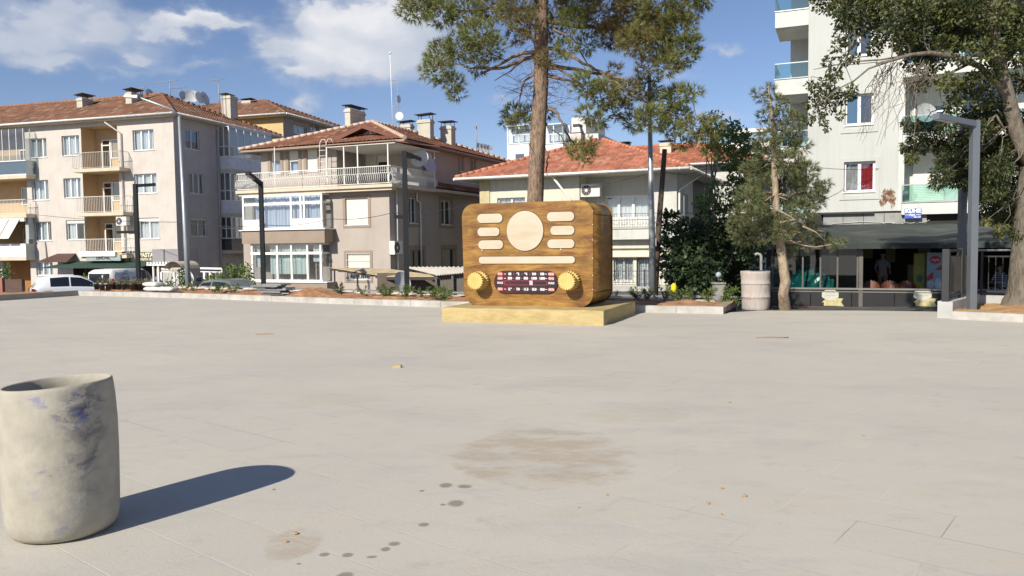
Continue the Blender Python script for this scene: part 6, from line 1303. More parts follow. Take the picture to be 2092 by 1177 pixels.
# ================================================================= FOLIAGE TOOLS
LEAFD = leafmat('shrub_leaves', (.065, .12, .035), (.17, .24, .06)); LEAFO = leafmat('olive_leaves', (.03, .045, .014), (.17, .17, .04), .14); LEAFY = leafmat('young_leaves', (.09, .17, .035), (.2, .2, .06))
NEED = leafmat('pine_needles', (.17, .20, .05), (.20, .11, .045), .2); NEED2 = leafmat('small_pine_needles', (.10, .135, .05), (.22, .19, .09), .2); DARKG = leafmat('dark_evergreen', (.022, .048, .018), (.07, .085, .02), .2)
BARK = mat('pine_bark', (.235, .165, .115), .95, .35, 6, bump=1.0, bscale=14, c2=(.10, .07, .055), c2s=9, c2w=(.48, .6), stretch=(3, 3, .7)); BARKL = mat('pale_pine_bark', (.33, .26, .185), .95, .25, 6, bump=.8, bscale=18, c2=(.2, .15, .11), c2s=8, stretch=(2, 2, .8)); BARKG = mat('grey_bark', (.18, .155, .12), .95, .3, 5, bump=1.0, bscale=16, c2=(.10, .085, .07), c2s=7, stretch=(2, 2, .7))
def unit(n): v = rng.normal(size=(n, 3)); return v / np.linalg.norm(v, axis=1)[:, None]
def needles(clumps, per=1.0, ln=.13, wd=.010, tuft=13, up=.25, hollow=.35):
    """clumps: (x,y,z,r,dry). every clump holds tufts of thin needle blades pointing outward"""
    Vs, Ts_ = [], []
    for (x, y, z, r, dry) in clumps:
        n = max(6, int(per * 300 * r * r * 1.6)); d = unit(n); rad = r * (hollow + (1 - hollow) * rng.random(n) ** .6) ; sc_ = np.array([1, 1, .78]); c = np.array([x, y, z]) + d * rad[:, None] * sc_
        ax = d * .8 + unit(n) * .7 + np.array([0, 0, up]); ax /= np.linalg.norm(ax, axis=1)[:, None]
        tn = np.clip(dry + rng.normal(0, .18, n), 0, 1)
        c = np.repeat(c, tuft, 0); a = np.repeat(ax, tuft, 0); tn = np.repeat(tn, tuft)
        dr = a + unit(len(a)) * .62; dr /= np.linalg.norm(dr, axis=1)[:, None]; l = ln * (.7 + .6 * rng.random(len(a))); s = np.cross(dr, unit(len(a))); s /= np.linalg.norm(s, axis=1)[:, None] + 1e-9
        b0 = c + a * (rng.random(len(a)) * .06)[:, None]; Vs.append(np.stack([b0 - s * wd / 2, b0 + s * wd / 2, b0 + dr * l[:, None]], 1).reshape(-1, 3)); Ts_.append(np.repeat(tn, 3))
    V = np.concatenate(Vs); return V, np.arange(len(V)).reshape(-1, 3), np.concatenate(Ts_)
def leaves(clumps, per=1.0, size=.07, asp=.55, droop=.2, hollow=.2, jit=.15, flat=.85):
    Vs, Ts_ = [], []
    for (x, y, z, r, dry) in clumps:
        n = max(10, int(per * 900 * r * r)); d = unit(n); rad = r * (hollow + (1 - hollow) * rng.random(n) ** .5); c = np.array([x, y, z]) + d * rad[:, None] * np.array([1, 1, flat])
        ax = d + unit(n) * .9 + np.array([0, 0, -droop]); ax /= np.linalg.norm(ax, axis=1)[:, None]; s = np.cross(ax, unit(n)); s /= np.linalg.norm(s, axis=1)[:, None] + 1e-9
        l = size * (.6 + .8 * rng.random(n))[:, None]; w = l * asp * .5; m_ = c + ax * l * .5
        Vs.append(np.stack([c, m_ + s * w, c + ax * l, m_ - s * w], 1).reshape(-1, 3)); Ts_.append(np.repeat(np.clip(dry + rng.normal(0, jit, n), 0, 1), 4))
    V = np.concatenate(Vs); return V, np.arange(len(V)).reshape(-1, 4), np.concatenate(Ts_)
def wiggle(P, Q, n=6, a=.08, sag=0.0):
    P, Q = Vector(P), Vector(Q); L_ = (Q - P).length; O = [P]
    for i in range(1, n): s = i / n; O.append(P.lerp(Q, s) + Vector(rng.normal(size=3)) * a * L_ * .35 * math.sin(math.pi * s) - Vector((0, 0, sag * L_ * 4 * s * (1 - s))))
    O.append(Q); return O
def trunkmesh(pts, rad, n=28, amp=.06, fine=4):
    k = MB(); P = []; rr = []
    for i in range(len(pts) - 1):
        for j in range(fine): s = j / fine; P.append(Vector(pts[i]).lerp(Vector(pts[i + 1]), s)); rr.append(rad[i] + (rad[i + 1] - rad[i]) * s)
    P.append(Vector(pts[-1])); rr.append(rad[-1]); rings = []
    for i, p in enumerate(P): rings.append([k.pt((p.x + rr[i] * (1 + amp * math.sin(5 * t_ + i * .7) * random.uniform(.3, 1) + random.uniform(-amp, amp) * .5) * math.cos(t_), p.y + rr[i] * (1 + amp * math.sin(4 * t_ - i * .5)) * math.sin(t_), p.z)) for t_ in [2 * math.pi * q / n for q in range(n)]])
    for i in range(len(rings) - 1):
        for q in range(n): k.f.append([rings[i][q], rings[i][(q + 1) % n], rings[i + 1][(q + 1) % n], rings[i + 1][q]]); k.smooth.add(len(k.f) - 1)
    return k
def tree(name, base, trunk_pts, rad, limbs, crown, bark, fol, lab, cat='tree', twigs=0, group=None, tamp=.06):
    """limbs: list of (points, r0, r1); crown: (V,F,T); coordinates are world, shifted to the base"""
    B = Vector(base); e = empty(name, tuple(B), 0, lab, cat, group); sh = lambda p: tuple(Vector(p) - B)
    t_ = trunkmesh([sh(p) for p in trunk_pts], rad, amp=tamp).build('trunk', bark, e)
    k = MB()
    for pts, r0, r1 in limbs:
        n = len(pts); k.tube([sh(p) for p in pts], [r0 + (r1 - r0) * i / (n - 1) for i in range(n)], 7)
    if limbs: k.build('branches', bark, e)
    V, F, T_ = crown; npmesh('crown', V - np.array(B), F, fol, e, tint=T_); return e

# ================================================================= BIG PINE BEHIND THE RADIO
TY = 21.0; tb = dp(1089, 600, TY); tb.z = .1
tp = [tb] + [dp(x, y, TY) for x, y in ((1090, 500), (1094, 405), (1096, 330), (1101, 250), (1105, 170), (1106, 90), (1107, 0))]; top = tp[-1]
tp += [top + Vector((.05, .1, 2.2)), top + Vector((-.1, .2, 4.4)), top + Vector((0, .2, 6.0))]
trd = [.29, .245, .215, .21, .20, .19, .18, .165, .13, .08, .03]
def cl(px_, py_, r, dry=.15, dy=None, Y=TY): dy = rng.uniform(-1.3, 1.3) if dy is None else dy; p = dp(px_, py_, Y + dy); return (p.x, p.y, p.z, r / FPX * Y, dry)
CP = [(850,12,42,.1),(900,28,38,.15),(952,28,42,.1),(978,72,40,.15),(942,95,38,.1),(902,112,38,.1),(890,145,32,.1),(925,168,26,.15),(932,192,20,.3),(972,138,24,.75),(1000,100,34,.15),(860,-8,46,.1),(1008,12,46,.6),(1052,22,40,.5),
 (1072,50,30,.8),(1060,75,26,.8),(1050,232,26,.1),(1062,252,24,.3),(1036,248,14,.2),(1118,232,14,.2),(1082,228,20,.4),(1172,42,32,.05),(1130,15,46,.6),(1180,10,46,.5),(1230,25,60,.75),(1290,45,60,.6),(1345,18,60,.35),(1400,10,46,.15),(1438,2,22,.1),
 (1300,85,42,.55),(1345,95,44,.35),(1388,110,40,.15),(1408,92,26,.1),(1255,70,44,.7),(1200,92,24,.15),(1362,132,30,.35),(1330,60,50,.4),(1380,60,44,.3),(1135,75,24,.3),(1158,100,22,.15),
 (1195,172,32,.15),(1232,195,36,.3),(1278,188,34,.7),(1262,222,30,.45),(1318,178,34,.1),(1352,215,38,.1),(1382,198,32,.1),(1412,188,22,.05),(1330,242,34,.15),(1385,238,34,.15),(1298,250,26,.2),(1222,248,22,.2),(1200,232,22,.2),(1420,258,28,.3),
 (1392,292,24,.35),(1442,282,26,.3),(1370,265,22,.3),(1180,306,22,.2),(1202,298,18,.25),(1192,326,13,.15),(1208,318,14,.3),(1168,298,14,.3),(1255,145,18,.8),(1110,120,18,.8),(1240,172,22,.8),(1320,140,20,.8),(1460,260,20,.3),(1455,310,20,.3)]
cr_ = [cl(q[0], q[1], q[2] * .92, q[3] * .75) for q in CP]
for i in range(85):      # the part of the crown above the picture
    a = rng.uniform(0, 2 * math.pi); h = rng.uniform(1.0, 6.2); rr = (3.9 - .35 * h) * rng.random() ** .5
    cr_.append((top.x + .6 + rr * math.cos(a), top.y + rr * math.sin(a), top.z + h, rng.uniform(.4, .75), .25))
lim = []
for (pp, r0, r1) in (([(1104,104),(1070,108),(1035,124),(985,150)], .06, .03), ([(1100,100),(1082,70),(1085,20)], .05, .03), ([(1097,112),(1060,128),(1020,140),(960,140),(910,120)], .06, .015), ([(1110,98),(1150,105),(1190,130),(1230,150),(1270,180),(1310,205)], .05, .02), ([(1112,138),(1140,140),(1175,165),(1195,182)], .045, .02),
                     ([(1110,155),(1150,162),(1185,175)], .05, .02), ([(1112,125),(1160,140),(1215,150),(1270,160),(1330,190)], .06, .02), ([(1112,40),(1160,50),(1230,60),(1300,60),(1380,80)], .07, .02), ([(1108,20),(1050,20),(980,20),(900,20)], .07, .02), ([(1114,214),(1140,232),(1152,260),(1165,285),(1178,298)], .04, .015),
                     ([(1114,250),(1135,270),(1160,295)], .025, .012), ([(1112,302),(1120,318),(1116,345),(1118,358)], .035, .012), ([(1118,318),(1126,325),(1131,333)], .015, .006), ([(1095,150),(1072,165),(1062,200),(1058,235)], .035, .012), ([(1088,264),(1072,268),(1055,272)], .025, .01), ([(1085,262),(1084,290),(1080,300)], .02, .008),
                     ([(1130,60),(1165,75),(1200,130),(1230,165)], .03, .012), ([(1060,130),(1035,150),(1010,165)], .02, .008), ([(1190,130),(1230,145),(1250,190)], .02, .01), ([(1270,180),(1350,215),(1400,250),(1440,285)], .025, .01), ([(1300,60),(1340,100),(1380,110)], .03, .01)):
    Y_ = TY; pts = [dp(x, y, TY + (i * rng.uniform(-.25, .25))) for i, (x, y) in enumerate(pp)]; sm = []
    for i in range(len(pts) - 1): sm += wiggle(pts[i], pts[i + 1], 3, .12)[:-1]
    sm.append(pts[-1]); lim.append((sm, r0, r1))
for c in cr_[:64]:       # twigs feeding the clumps
    P = Vector(c[:3]); best = min((p for l in lim for p in l[0]), key=lambda p: (p - P).length); lim.append((wiggle(best, P, 4, .2, .03), .016, .006))
    for _ in range(3): q = P + Vector(unit(1)[0]) * c[3] * .8; lim.append((wiggle(P, q, 3, .2), .007, .003))
for i in range(60):      # bare dead twigs round the trunk
    s_ = rng.uniform(.0, .55); y_ = 60 + 150 * rng.random(); p = dp(1104, y_, TY); q = p + Vector((rng.choice([-1, 1]) * rng.uniform(.3, 1.1), rng.uniform(-.6, .6), rng.uniform(-.6, .3))); w_ = wiggle(p, q, 5, .35, .1); lim.append((w_, .009, .003)); lim.append((wiggle(w_[3], w_[3] + Vector(rng.normal(size=3)) * .3, 4, .4), .004, .002))
for i in range(14): a = i * 2.4; h = rng.uniform(.8, 5); p = top + Vector((0, .1, h - .5)); lim.append((wiggle(p, p + Vector((math.cos(a) * 2.6, math.sin(a) * 2.6, .6)), 5, .1), .06, .02))
tree('pine_tree', tb, tp, trd, lim, needles(cr_, per=1.9, ln=.165, wd=.012, tuft=13), BARK, NEED, 'tall pine with thick bare bark trunk rising right behind the radio sculpture', tamp=.05)

# ================================================================= SMALL PINE BY THE DRUM
SY = 16.9; sb = gp(1604, 634); sp_ = [Vector((sb.x, sb.y, 0))] + [dp(x, y, SY) for x, y in ((1600, 600), (1605, 575), (1600, 540), (1593, 490), (1589, 455), (1585, 400), (1582, 330), (1580, 260), (1572, 195), (1570, 178))]
CS = [(1571,184,13),(1586,212,22),(1546,192,10),(1556,200,10),(1600,238,24),(1562,238,18),(1620,248,22),(1576,278,26),(1618,282,26),(1638,300,18),(1560,300,20),(1572,328,30),(1612,335,34),(1642,350,28),(1542,348,30),(1562,388,38),(1612,390,38),(1650,388,32),(1530,408,32),(1590,430,38),(1638,430,28),
 (1545,450,32),(1522,482,26),(1562,478,26),(1686,380,14),(1672,400,18),(1655,470,18),(1678,488,18),(1692,500,18),(1712,498,14),(1625,488,20),(1612,520,12),(1635,455,22),(1575,460,30),(1660,415,22),(1600,360,34),(1520,440,24),(1505,460,18),(1645,500,14),(1600,470,24),(1620,508,14),(1555,420,30),(1605,300,24)]
crs = [cl(x, y, r * .95, .3, rng.uniform(-.7, .7), SY) for x, y, r in CS]; lim = []
for c in crs:
    P = Vector(c[:3]); t = min(sp_[3:], key=lambda p: abs(p.z - P.z + .1) + .0 * (p - P).length); w_ = wiggle(t, P, 5, .12, .03); lim.append((w_, .022, .007))
    for _ in range(3): lim.append((wiggle(P, P + Vector(unit(1)[0]) * c[3] * .9, 3, .2), .006, .002))
for pp in ([(1592,455),(1630,447),(1655,470)], [(1640,462),(1668,475),(1685,492)], [(1590,478),(1612,482),(1618,490)], [(1592,430),(1618,445),(1640,458)]): lim.append(([dp(x, y, SY - .5) for x, y in pp], .02, .008))
tree('pine_tree', sb, sp_, [.125, .105, .105, .10, .09, .085, .07, .06, .045, .025, .01], lim, needles(crs, per=3.6, ln=.10, wd=.0085, tuft=15), BARKL, NEED2, 'small slender pine with pale crooked trunk between the drum and the cafe', tamp=.04)

# ================================================================= BIG TREE AT THE RIGHT EDGE
RY = 16.2; rb_ = Vector((dp(2100, 600, RY).x, RY, .1)); rp = [rb_] + [dp(x, y, RY) for x, y in ((2103, 600), (2106, 540), (2112, 450), (2118, 390), (2118, 340))]
limR = [([dp(*q) for q in ((2118,345,RY),(2092,300,RY-.1),(2072,255,RY-.1),(2060,200,RY-.2),(2045,140,RY-.3),(2030,60,RY-.4),(2020,-60,RY-.4))], .20, .08), ([dp(*q) for q in ((2118,345,RY),(2125,250,RY),(2110,150,RY+.2),(2085,60,RY+.3),(2070,-60,RY+.4))], .20, .09),
        ([dp(*q) for q in ((2065,225,RY),(2040,175,RY-.3),(2000,135,RY-.5),(1950,115,RY-.7),(1900,108,RY-.8),(1860,112,RY-.9),(1820,124,RY-1),(1790,130,RY-1)) ], .075, .02), ([dp(*q) for q in ((2050,160,RY),(2010,105,RY+.2),(1960,65,RY+.2),(1900,45,RY+.3),(1840,38,RY+.4),(1780,50,RY+.4),(1750,62,RY+.4))], .07, .02),
        ([dp(*q) for q in ((1980,130,RY-.5),(1920,160,RY-.6),(1870,165,RY-.7),(1845,165,RY-.7))], .03, .01), ([dp(*q) for q in ((1860,112,RY-.9),(1800,122,RY-1),(1740,126,RY-1),(1700,134,RY-1),(1662,142,RY-1))], .02, .006), ([dp(*q) for q in ((1820,124,RY-1),(1775,140,RY-1),(1745,165,RY-1),(1715,180,RY-1),(1690,200,RY-1),(1672,215,RY-1))], .022, .006),
        ([dp(*q) for q in ((2065,240,RY),(2030,210,RY+.6),(1990,200,RY+.8),(1940,215,RY+.9))], .05, .012), ([dp(*q) for q in ((2030,60,RY),(1990,20,RY),(1940,-30,RY))], .05, .03), ([dp(*q) for q in ((2072,255,RY),(2050,262,RY-.2),(2035,235,RY-.3))], .03, .015)]
CR = [(1712,15,20),(1728,40,22),(1722,68,18),(1745,25,24),(1762,55,20),(1735,85,14),(1775,15,26),(1800,35,26),(1832,15,28),(1830,50,24),(1868,20,30),(1870,60,26),(1905,20,32),(1945,25,32),(1940,70,30),(1985,20,34),(1990,70,32),(2030,30,34),(2070,40,36),(1800,75,20),(1845,85,22),(1885,88,22),(1925,95,24),(1965,110,24),(1710,95,12),(1785,100,16),
      (1692,125,9),(1728,122,11),(1748,118,10),(1705,152,15),(1690,165,12),(1655,175,9),(1668,185,13),(1682,200,16),(1700,190,15),(1660,210,15),(1718,205,13),(1672,235,11),(1695,222,11),(1735,195,12),(1650,245,10),(1682,248,8),(1690,262,6),(1742,182,9),(1716,235,8),
      (1860,130,16),(1890,140,18),(1915,130,18),(1885,175,14),(1935,165,20),(1960,190,24),(1990,170,26),(2020,150,26),(2010,205,24),(1950,215,18),(1985,240,24),(2015,260,26),(2040,230,22),(2075,170,26),(2080,110,30),(2020,100,26),(2050,90,28)]
CD = [(1860,255,16,.3),(1872,282,18,.3),(1852,300,13,.5),(1880,300,16,.4),(1862,322,12,.6),(1905,280,18,.2),(1925,300,20,.1),(1935,260,18,.2),(1950,290,22,.15),(1965,330,26,.1),(1935,330,22,.15),(1925,355,20,.1),(1915,375,14,.05),(1955,365,20,.15),(1990,300,28,.15),(2000,345,28,.2),(1985,375,20,.3),(2030,300,28,.2),(2035,345,30,.15),(2060,300,28,.2),(2070,350,30,.15),(2030,385,26,.15),(2060,400,28,.1),(2010,400,18,.2),(2045,430,22,.1),(2070,445,24,.1),(2030,450,10,.7),(2012,452,8,.8),(2045,465,11,.8),(2040,478,9,.8),(2085,390,26,.1),(2085,480,20,.1),(2000,265,22,.2)]
crr = [cl(x, y, r * 1.05, rng.uniform(0, .45), rng.uniform(-1.2, .8), RY) for x, y, r in CR]; crd = [cl(x, y, r * 1.05, d, rng.uniform(-.6, 1.2), RY) for x, y, r, d in CD]
for i in range(70): a = rng.uniform(0, 2 * math.pi); rr = 4.6 * rng.random() ** .5; crr.append((rb_.x + .6 + rr * math.cos(a), rb_.y + .8 + rr * math.sin(a) * .8, 6.9 + rng.uniform(0, 3.6) * (1 - rr / 6), rng.uniform(.35, .6), .2))
for i in range(34): crr.append(cl(rng.uniform(1850, 2092), rng.uniform(-10, 110), rng.uniform(20, 32), rng.uniform(0, .3), rng.uniform(-.5, 1.5), RY))
for i in range(26): crd.append(cl(rng.uniform(1960, 2092), rng.uniform(230, 430), rng.uniform(18, 28), rng.uniform(0, .2), rng.uniform(.3, 1.6), RY))
for i in range(26): crr.append((rb_.x + rng.uniform(.8, 3.5), rb_.y + rng.uniform(-1, 2.5), rng.uniform(4.2, 7), rng.uniform(.3, .5), .2))
for c in crr[:48] + crd:
    P = Vector(c[:3]); best = min((p for l in limR[:10] for p in l[0]), key=lambda p: (p - P).length); limR.append((wiggle(best, P, 5, .2, -.02), .014, .004))
    for _ in range(3): limR.append((wiggle(P, P + Vector(unit(1)[0]) * c[3], 3, .2), .005, .002))
for i in range(46):      # thin bare drooping twigs
    p = dp(rng.uniform(1790, 1900), rng.uniform(120, 150), RY - .8); q = p + Vector((rng.uniform(-.7, .1), rng.uniform(-.3, .3), -rng.uniform(.4, 1.5))); limR.append((wiggle(p, q, 6, .22, -.08), .008, .0025))
V1, F1, T1 = leaves(crr, per=5.5, size=.075, asp=.6); V2, F2, T2 = leaves(crd, per=13, size=.08, asp=.32, droop=.8)
bt = tree('broadleaf_tree', rb_, rp, [.50, .40, .37, .35, .34, .28], limR, (np.concatenate([V1, V2]), np.concatenate([F1, F2 + len(V1)]), np.concatenate([T1, T2 * .7])), BARKG, LEAFO, 'big old tree with thick leaning trunk and spreading olive green branches at right edge', tamp=.04)

# ================================================================= SHRUBS AND BACKGROUND TREES
def bush(name, pts, Y, base_z, lab, per=1.0, size=.08, asp=.55, m_=LEAFD, dry=.1, grp=None, stems=5, spread=.7, cat='shrub', flat=.9, tr=.05, jit=.15):
    cs = [cl(x, y, r, dry + rng.uniform(-.08, .12), rng.uniform(-spread, spread), Y) for x, y, r in pts]; mx = sum(c[0] for c in cs) / len(cs); my = sum(c[1] for c in cs) / len(cs); B = Vector((mx, my, base_z))
    e = empty(name, tuple(B), 0, lab, cat, grp); k = MB()
    low = sorted(cs, key=lambda c: c[2])
    for i in range(stems): c = cs[rng.integers(len(cs))]; k.tube([tuple(p - B) for p in wiggle(B + Vector((rng.uniform(-.2, .2), rng.uniform(-.2, .2), 0)), Vector(c[:3]), 5, .08)], [tr * (1 - .15 * j) for j in range(6)], 6)
    k.build('trunk' if cat == 'tree' else 'stems', BARKG, e); V, F, T_ = leaves(cs, per, size, asp, jit=jit, flat=flat); npmesh('crown' if cat == 'tree' else 'foliage', V - np.array(B), F, m_, e, tint=T_); return e
g5 = gz(7)
bush('shrub', [(1372,450,22),(1375,480,24),(1368,510,24),(1375,545,28),(1410,470,30),(1405,510,36),(1400,550,36),(1440,452,22),(1450,480,36),(1445,520,42),(1440,560,38),(1490,462,24),(1495,490,42),(1490,530,42),(1485,565,34),(1400,580,24),(1440,585,24),(1520,470,30),(1530,510,34),(1525,550,34),(1380,575,18)], 24.5, g5,
     'large dense dark green shrub in front of the white house right corner', per=2.0, size=.13, asp=.75, m_=DARKG, dry=.1, stems=9, spread=1.1)
bush('shrub', [(1440,408,20),(1450,425,22),(1480,410,28),(1500,435,26),(1520,400,30),(1470,440,20),(1455,378,14),(1430,418,14)], 29, g5, 'lighter green bush above the large dark shrub', per=1.8, size=.12, m_=LEAFD, dry=.35, stems=8)
bush('background_tree', [(1480,262,18),(1495,258,16),(1512,275,18),(1475,290,26),(1505,300,28),(1530,290,18),(1540,308,18),(1490,325,26),(1520,330,26),(1545,335,20),(1510,355,26),(1540,365,22),(1500,380,20),(1463,275,12),(1530,390,24)], 30, g5, 'leafy green tree rising between the white houses and the small pine', per=1.5, size=.13, asp=.7, m_=LEAFD, dry=.4, cat='tree', stems=9, tr=.08)
bush('background_tree', [(1450,240,15),(1462,236,13),(1440,262,14),(1458,258,14)], 31, g5, 'feathery pale treetop left of the leafy background tree', per=1.4, size=.1, m_=LEAFO, dry=.3, cat='tree', stems=6)
bush('shrub', [(428,575,12),(445,568,14),(465,560,15),(485,555,16),(500,560,15),(510,575,12),(478,578,14),(455,580,12),(505,545,9),(495,590,12),(440,590,10),(470,545,8)], 36, gz(-12), 'green flowering hedge bush between the white gate and the beige house', per=1.7, size=.12, m_=LEAFY, dry=.3, stems=8)
bush('climbing_plant', [(374,555,8),(372,570,9),(378,582,9),(368,590,8),(384,572,7),(380,560,7)], 37.5, gz(-15), 'dark green climbing plant on the white garden gate', per=2.2, size=.12, m_=LEAFD, dry=.25, stems=4)
bush('shrub', [(170,580,8),(172,568,7),(178,575,7),(166,592,8)], 46, gz(-24), 'small green bush behind the white van', per=2.2, size=.12, m_=LEAFY, stems=4)
bush('shrub', [(8,552,9),(14,545,7),(6,566,9),(20,560,6)], 47, gz(-30), 'green bush at the left edge by the apartment entrance', per=2.0, size=.12, m_=LEAFD, stems=4)

# ================================================================= YOUNG PLANTS IN THE BED
BEDZ = .14
def young(px_, py_, Y, h, n, lab, kind='fan', lean=0.0, m_=None):
    P = dp(px_, py_, Y); e = empty('young_plant', (P.x, P.y, BEDZ - .03), 0, lab, 'plant', 'young plants in the planting bed'); k = MB(); 
    Vs, Ts_ = [], []
    ks = MB()
    for i in range(n):
        a = rng.uniform(-1, 1) * .75 + lean; b = rng.uniform(-.5, .5); tip = Vector((math.sin(a) * h, b * h * .5, math.cos(a) * h * rng.uniform(.7, 1.05))); W_ = wiggle((0, 0, 0), tip, 6, .1, -.05); ks.tube(W_, [.008, .007, .006, .005, .004, .003, .002], 5)
        for j in range(1, 7):
            p = np.array(W_[j])
            for s in range(9 if kind == 'fern' else 6):
                d = unit(1)[0] + np.array([math.sin(a), 0, 1.0]) * (.9 if kind != 'fern' else .35); d /= np.linalg.norm(d); s_ = np.cross(d, unit(1)[0]); s_ /= np.linalg.norm(s_); l = h * rng.uniform(.16, .34); w = l * (.10 if kind == 'fern' else .13); Vs.append(np.stack([p, p + d * l * .5 + s_ * w, p + d * l, p + d * l * .5 - s_ * w])); Ts_.append(np.full(4, rng.uniform(0, .6)))
    ks.build('stems', mat('green_stem', (.12, .14, .05), .8), e); V = np.concatenate(Vs); npmesh('leaves', V, np.arange(len(V)).reshape(-1, 4), m_ or LEAFY, e, tint=np.concatenate(Ts_)); return e
yp = [(x_, y_, Y_, h_ * .72, n_, l_) for (x_, y_, Y_, h_, n_, l_) in [(345, 600, 26, .55, 6, 'young leafy plant beside the cement sacks'), (378, 603, 25.6, .4, 4, 'young plant in front of the tall street light'), (395, 603, 25.3, .4, 4, 'small plant left of the saloon car'), (437, 603, 24.6, .42, 4, 'small plant in front of the saloon car rear'), (450, 604, 24.6, .42, 4, 'small plant in front of the saloon car doors'), (476, 604, 24.2, .5, 5, 'plant in front of the saloon car windscreen'), (557, 592, 24.0, .35, 3, 'thin pale seedling right of the dark lamp post'),
      (695, 596, 22.6, .48, 5, 'dry spiky plant left of the pergola posts'), (742, 596, 22.2, .4, 4, 'spiky plant under the pergola'), (790, 597, 21.4, .52, 8, 'bushy green plant left of the lamp post base'), (828, 599, 21.0, .48, 8, 'bushy green plant in front of the lamp post base'), (862, 600, 20.8, .42, 4, 'thin plant right of the lamp post base'), (880, 600, 20.6, .5, 6, 'arching plant between lamp post and radio'), (908, 602, 20.0, .5, 8, 'bright green plant nearest the left side of the radio'),
      (1262, 604, 19.5, .34, 3, 'small arching plant just right of the radio'), (1303, 601, 19.4, .42, 6, 'green plant left of the galvanised pole'), (1321, 603, 19.2, .40, 6, 'second green plant left of the galvanised pole'), (1357, 601, 19.0, .48, 6, 'green plant right of the leaning wooden pole'), (1381, 603, 18.8, .42, 5, 'plant below the yellow rag'), (1408, 601, 18.8, .46, 5, 'upright pale green plant left of the globe lamp'), (1448, 602, 18.4, .45, 6, 'green plant just left of the globe lamp pillar'), (1475, 604, 18.2, .60, 7, 'long leaved plant leaning right before the globe lamp pillar')]]
for i, (x, y, Y, h, n, lab) in enumerate(yp): young(x, y, Y, h, n, lab, 'fern' if i in (9, 10, 13, 21) else 'fan', lean=.8 if i == 21 else (.25 if i in (11, 12) else 0), m_=LEAFY if i not in (6, 7) else LEAFO)
P = dp(1377, 588, 18.9); k = MB()
k.lathe([(.0, -.1), (.05, -.09), (.075, -.03), (.06, .06), (.02, .1), (0, .1)], 9); k.v = [(x * (1 + .25 * math.sin(z * 40 + x * 30)), y, z * 1.15) for x, y, z in k.v]
o = k.build('rag', mat('bright_yellow_cloth', (.75, .55, .01), .7), label='bright yellow rag caught on a plant in the right part of the bed', category='rag'); o.location = (P.x, P.y, P.z)

# ================================================================= POTS, SACKS, SLABS, STONES
POT = mat('dark_plastic_pot', (.06, .055, .055), .7, .2, 6); DRYP = leafmat('dry_sprigs', (.16, .15, .07), (.28, .25, .12))
pots = [198, 209, 222, 233, 243, 254, 265, 271, 277, 285, 293, 305]
LBL = ['leftmost', 'second', 'third', 'fourth', 'fifth', 'sixth', 'seventh', 'eighth', 'ninth', 'tenth', 'eleventh', 'rightmost']
proto = None
for i, x in enumerate(pots):
    P = dp(x, 596, 26.4 + rng.uniform(-.2, .5)); lab = '%s black nursery pot in the row before the van%s' % (LBL[i], '' if i % 3 else ', with a taller dry sprig')
    if proto is None or i % 3 == 0:
        e = empty('plant_pot', (0, 0, 0), 0, lab, 'plant pot', 'black nursery pots on the kerb'); k = MB(); k.lathe([(0, .002), (.085, 0), (.115, .21), (.125, .21), (.125, .235), (.11, .235), (.10, .18), (0, .18)], 16); k.build('pot', POT, e)
        Vs = []; ks = MB()
        for q in range(5): tip = Vector((rng.uniform(-.12, .12), rng.uniform(-.1, .1), rng.uniform(.24, .34 if i % 3 else .46))); W_ = wiggle((0, 0, .18), tip, 4, .15); ks.tube(W_, .004, 4); [Vs.append(np.stack([np.array(p), np.array(p) + d * .05 + s_ * .02, np.array(p) + d * .09, np.array(p) + d * .05 - s_ * .02])) for p in W_[1:] for d, s_ in [(unit(1)[0], unit(1)[0]) for _ in range(4)]]
        V = np.concatenate(Vs); sp__ = npmesh('sprig', V, np.arange(len(V)).reshape(-1, 4), DRYP, e, tint=rng.random(len(V))); ks.build('stems', BARKG, sp__); proto = proto or e
    else: e = copy_tree(proto)
    e['label'] = lab; e.location = (P.x, P.y, .155); e.scale = (.85, .85, .85); e.rotation_euler = (0, 0, rng.uniform(0, 6))
SACK = mat('cement_sack', (.58, .57, .54), .85, .1, 3, bump=.4, bscale=8)
def sack(P, rz, sx, lab):
    k = MB(); n = 14; m_ = 8; g = []
    for i in range(n + 1):
        row = []
        for j in range(m_ * 2):
            a = 2 * math.pi * j / (m_ * 2); u = -1 + 2 * i / n; w = (1 - abs(u) ** 5) ** .5 if abs(u) < 1 else 0; hx = .36 * sx * u; hy = .2 * (.75 + .25 * w) * math.copysign(abs(math.cos(a)) ** .6, math.cos(a)); hz = .075 * (w * .95 + .05) * math.copysign(abs(math.sin(a)) ** .7, math.sin(a)) * (1 + .1 * math.sin(u * 7 + a)); row.append(k.pt((hx, hy, hz + .075)))
        g.append(row)
    for i in range(n):
        for j in range(m_ * 2): k.f.append([g[i][j], g[i][(j + 1) % (m_ * 2)], g[i + 1][(j + 1) % (m_ * 2)], g[i + 1][j]]); k.smooth.add(len(k.f) - 1)
    k.f.append(g[0][::-1]); k.f.append(g[-1]); o = k.build('cement_sack', SACK, label=lab, category='sack', group='cement sacks on the kerb'); o.location = P; o.rotation_euler = (0, 0, rz); return o
P = dp(318, 600, 25.3); sack((P.x, P.y, .153), -.35, 1.0, 'lower left white cement sack on the kerb'); P = dp(342, 600, 25.1); sack((P.x, P.y, .153), -.3, .95, 'lower right white cement sack, lying flat on the kerb'); P = dp(314, 600, 25.4); sack((P.x, P.y, .30), -.45, .9, 'upper white cement sack resting on the lower left one')
SLAB = mat('grey_slab', (.24, .24, .245), .85, .15, 3, bump=.2)
Pb = dp(565, 606, 22.7); zc_ = .155
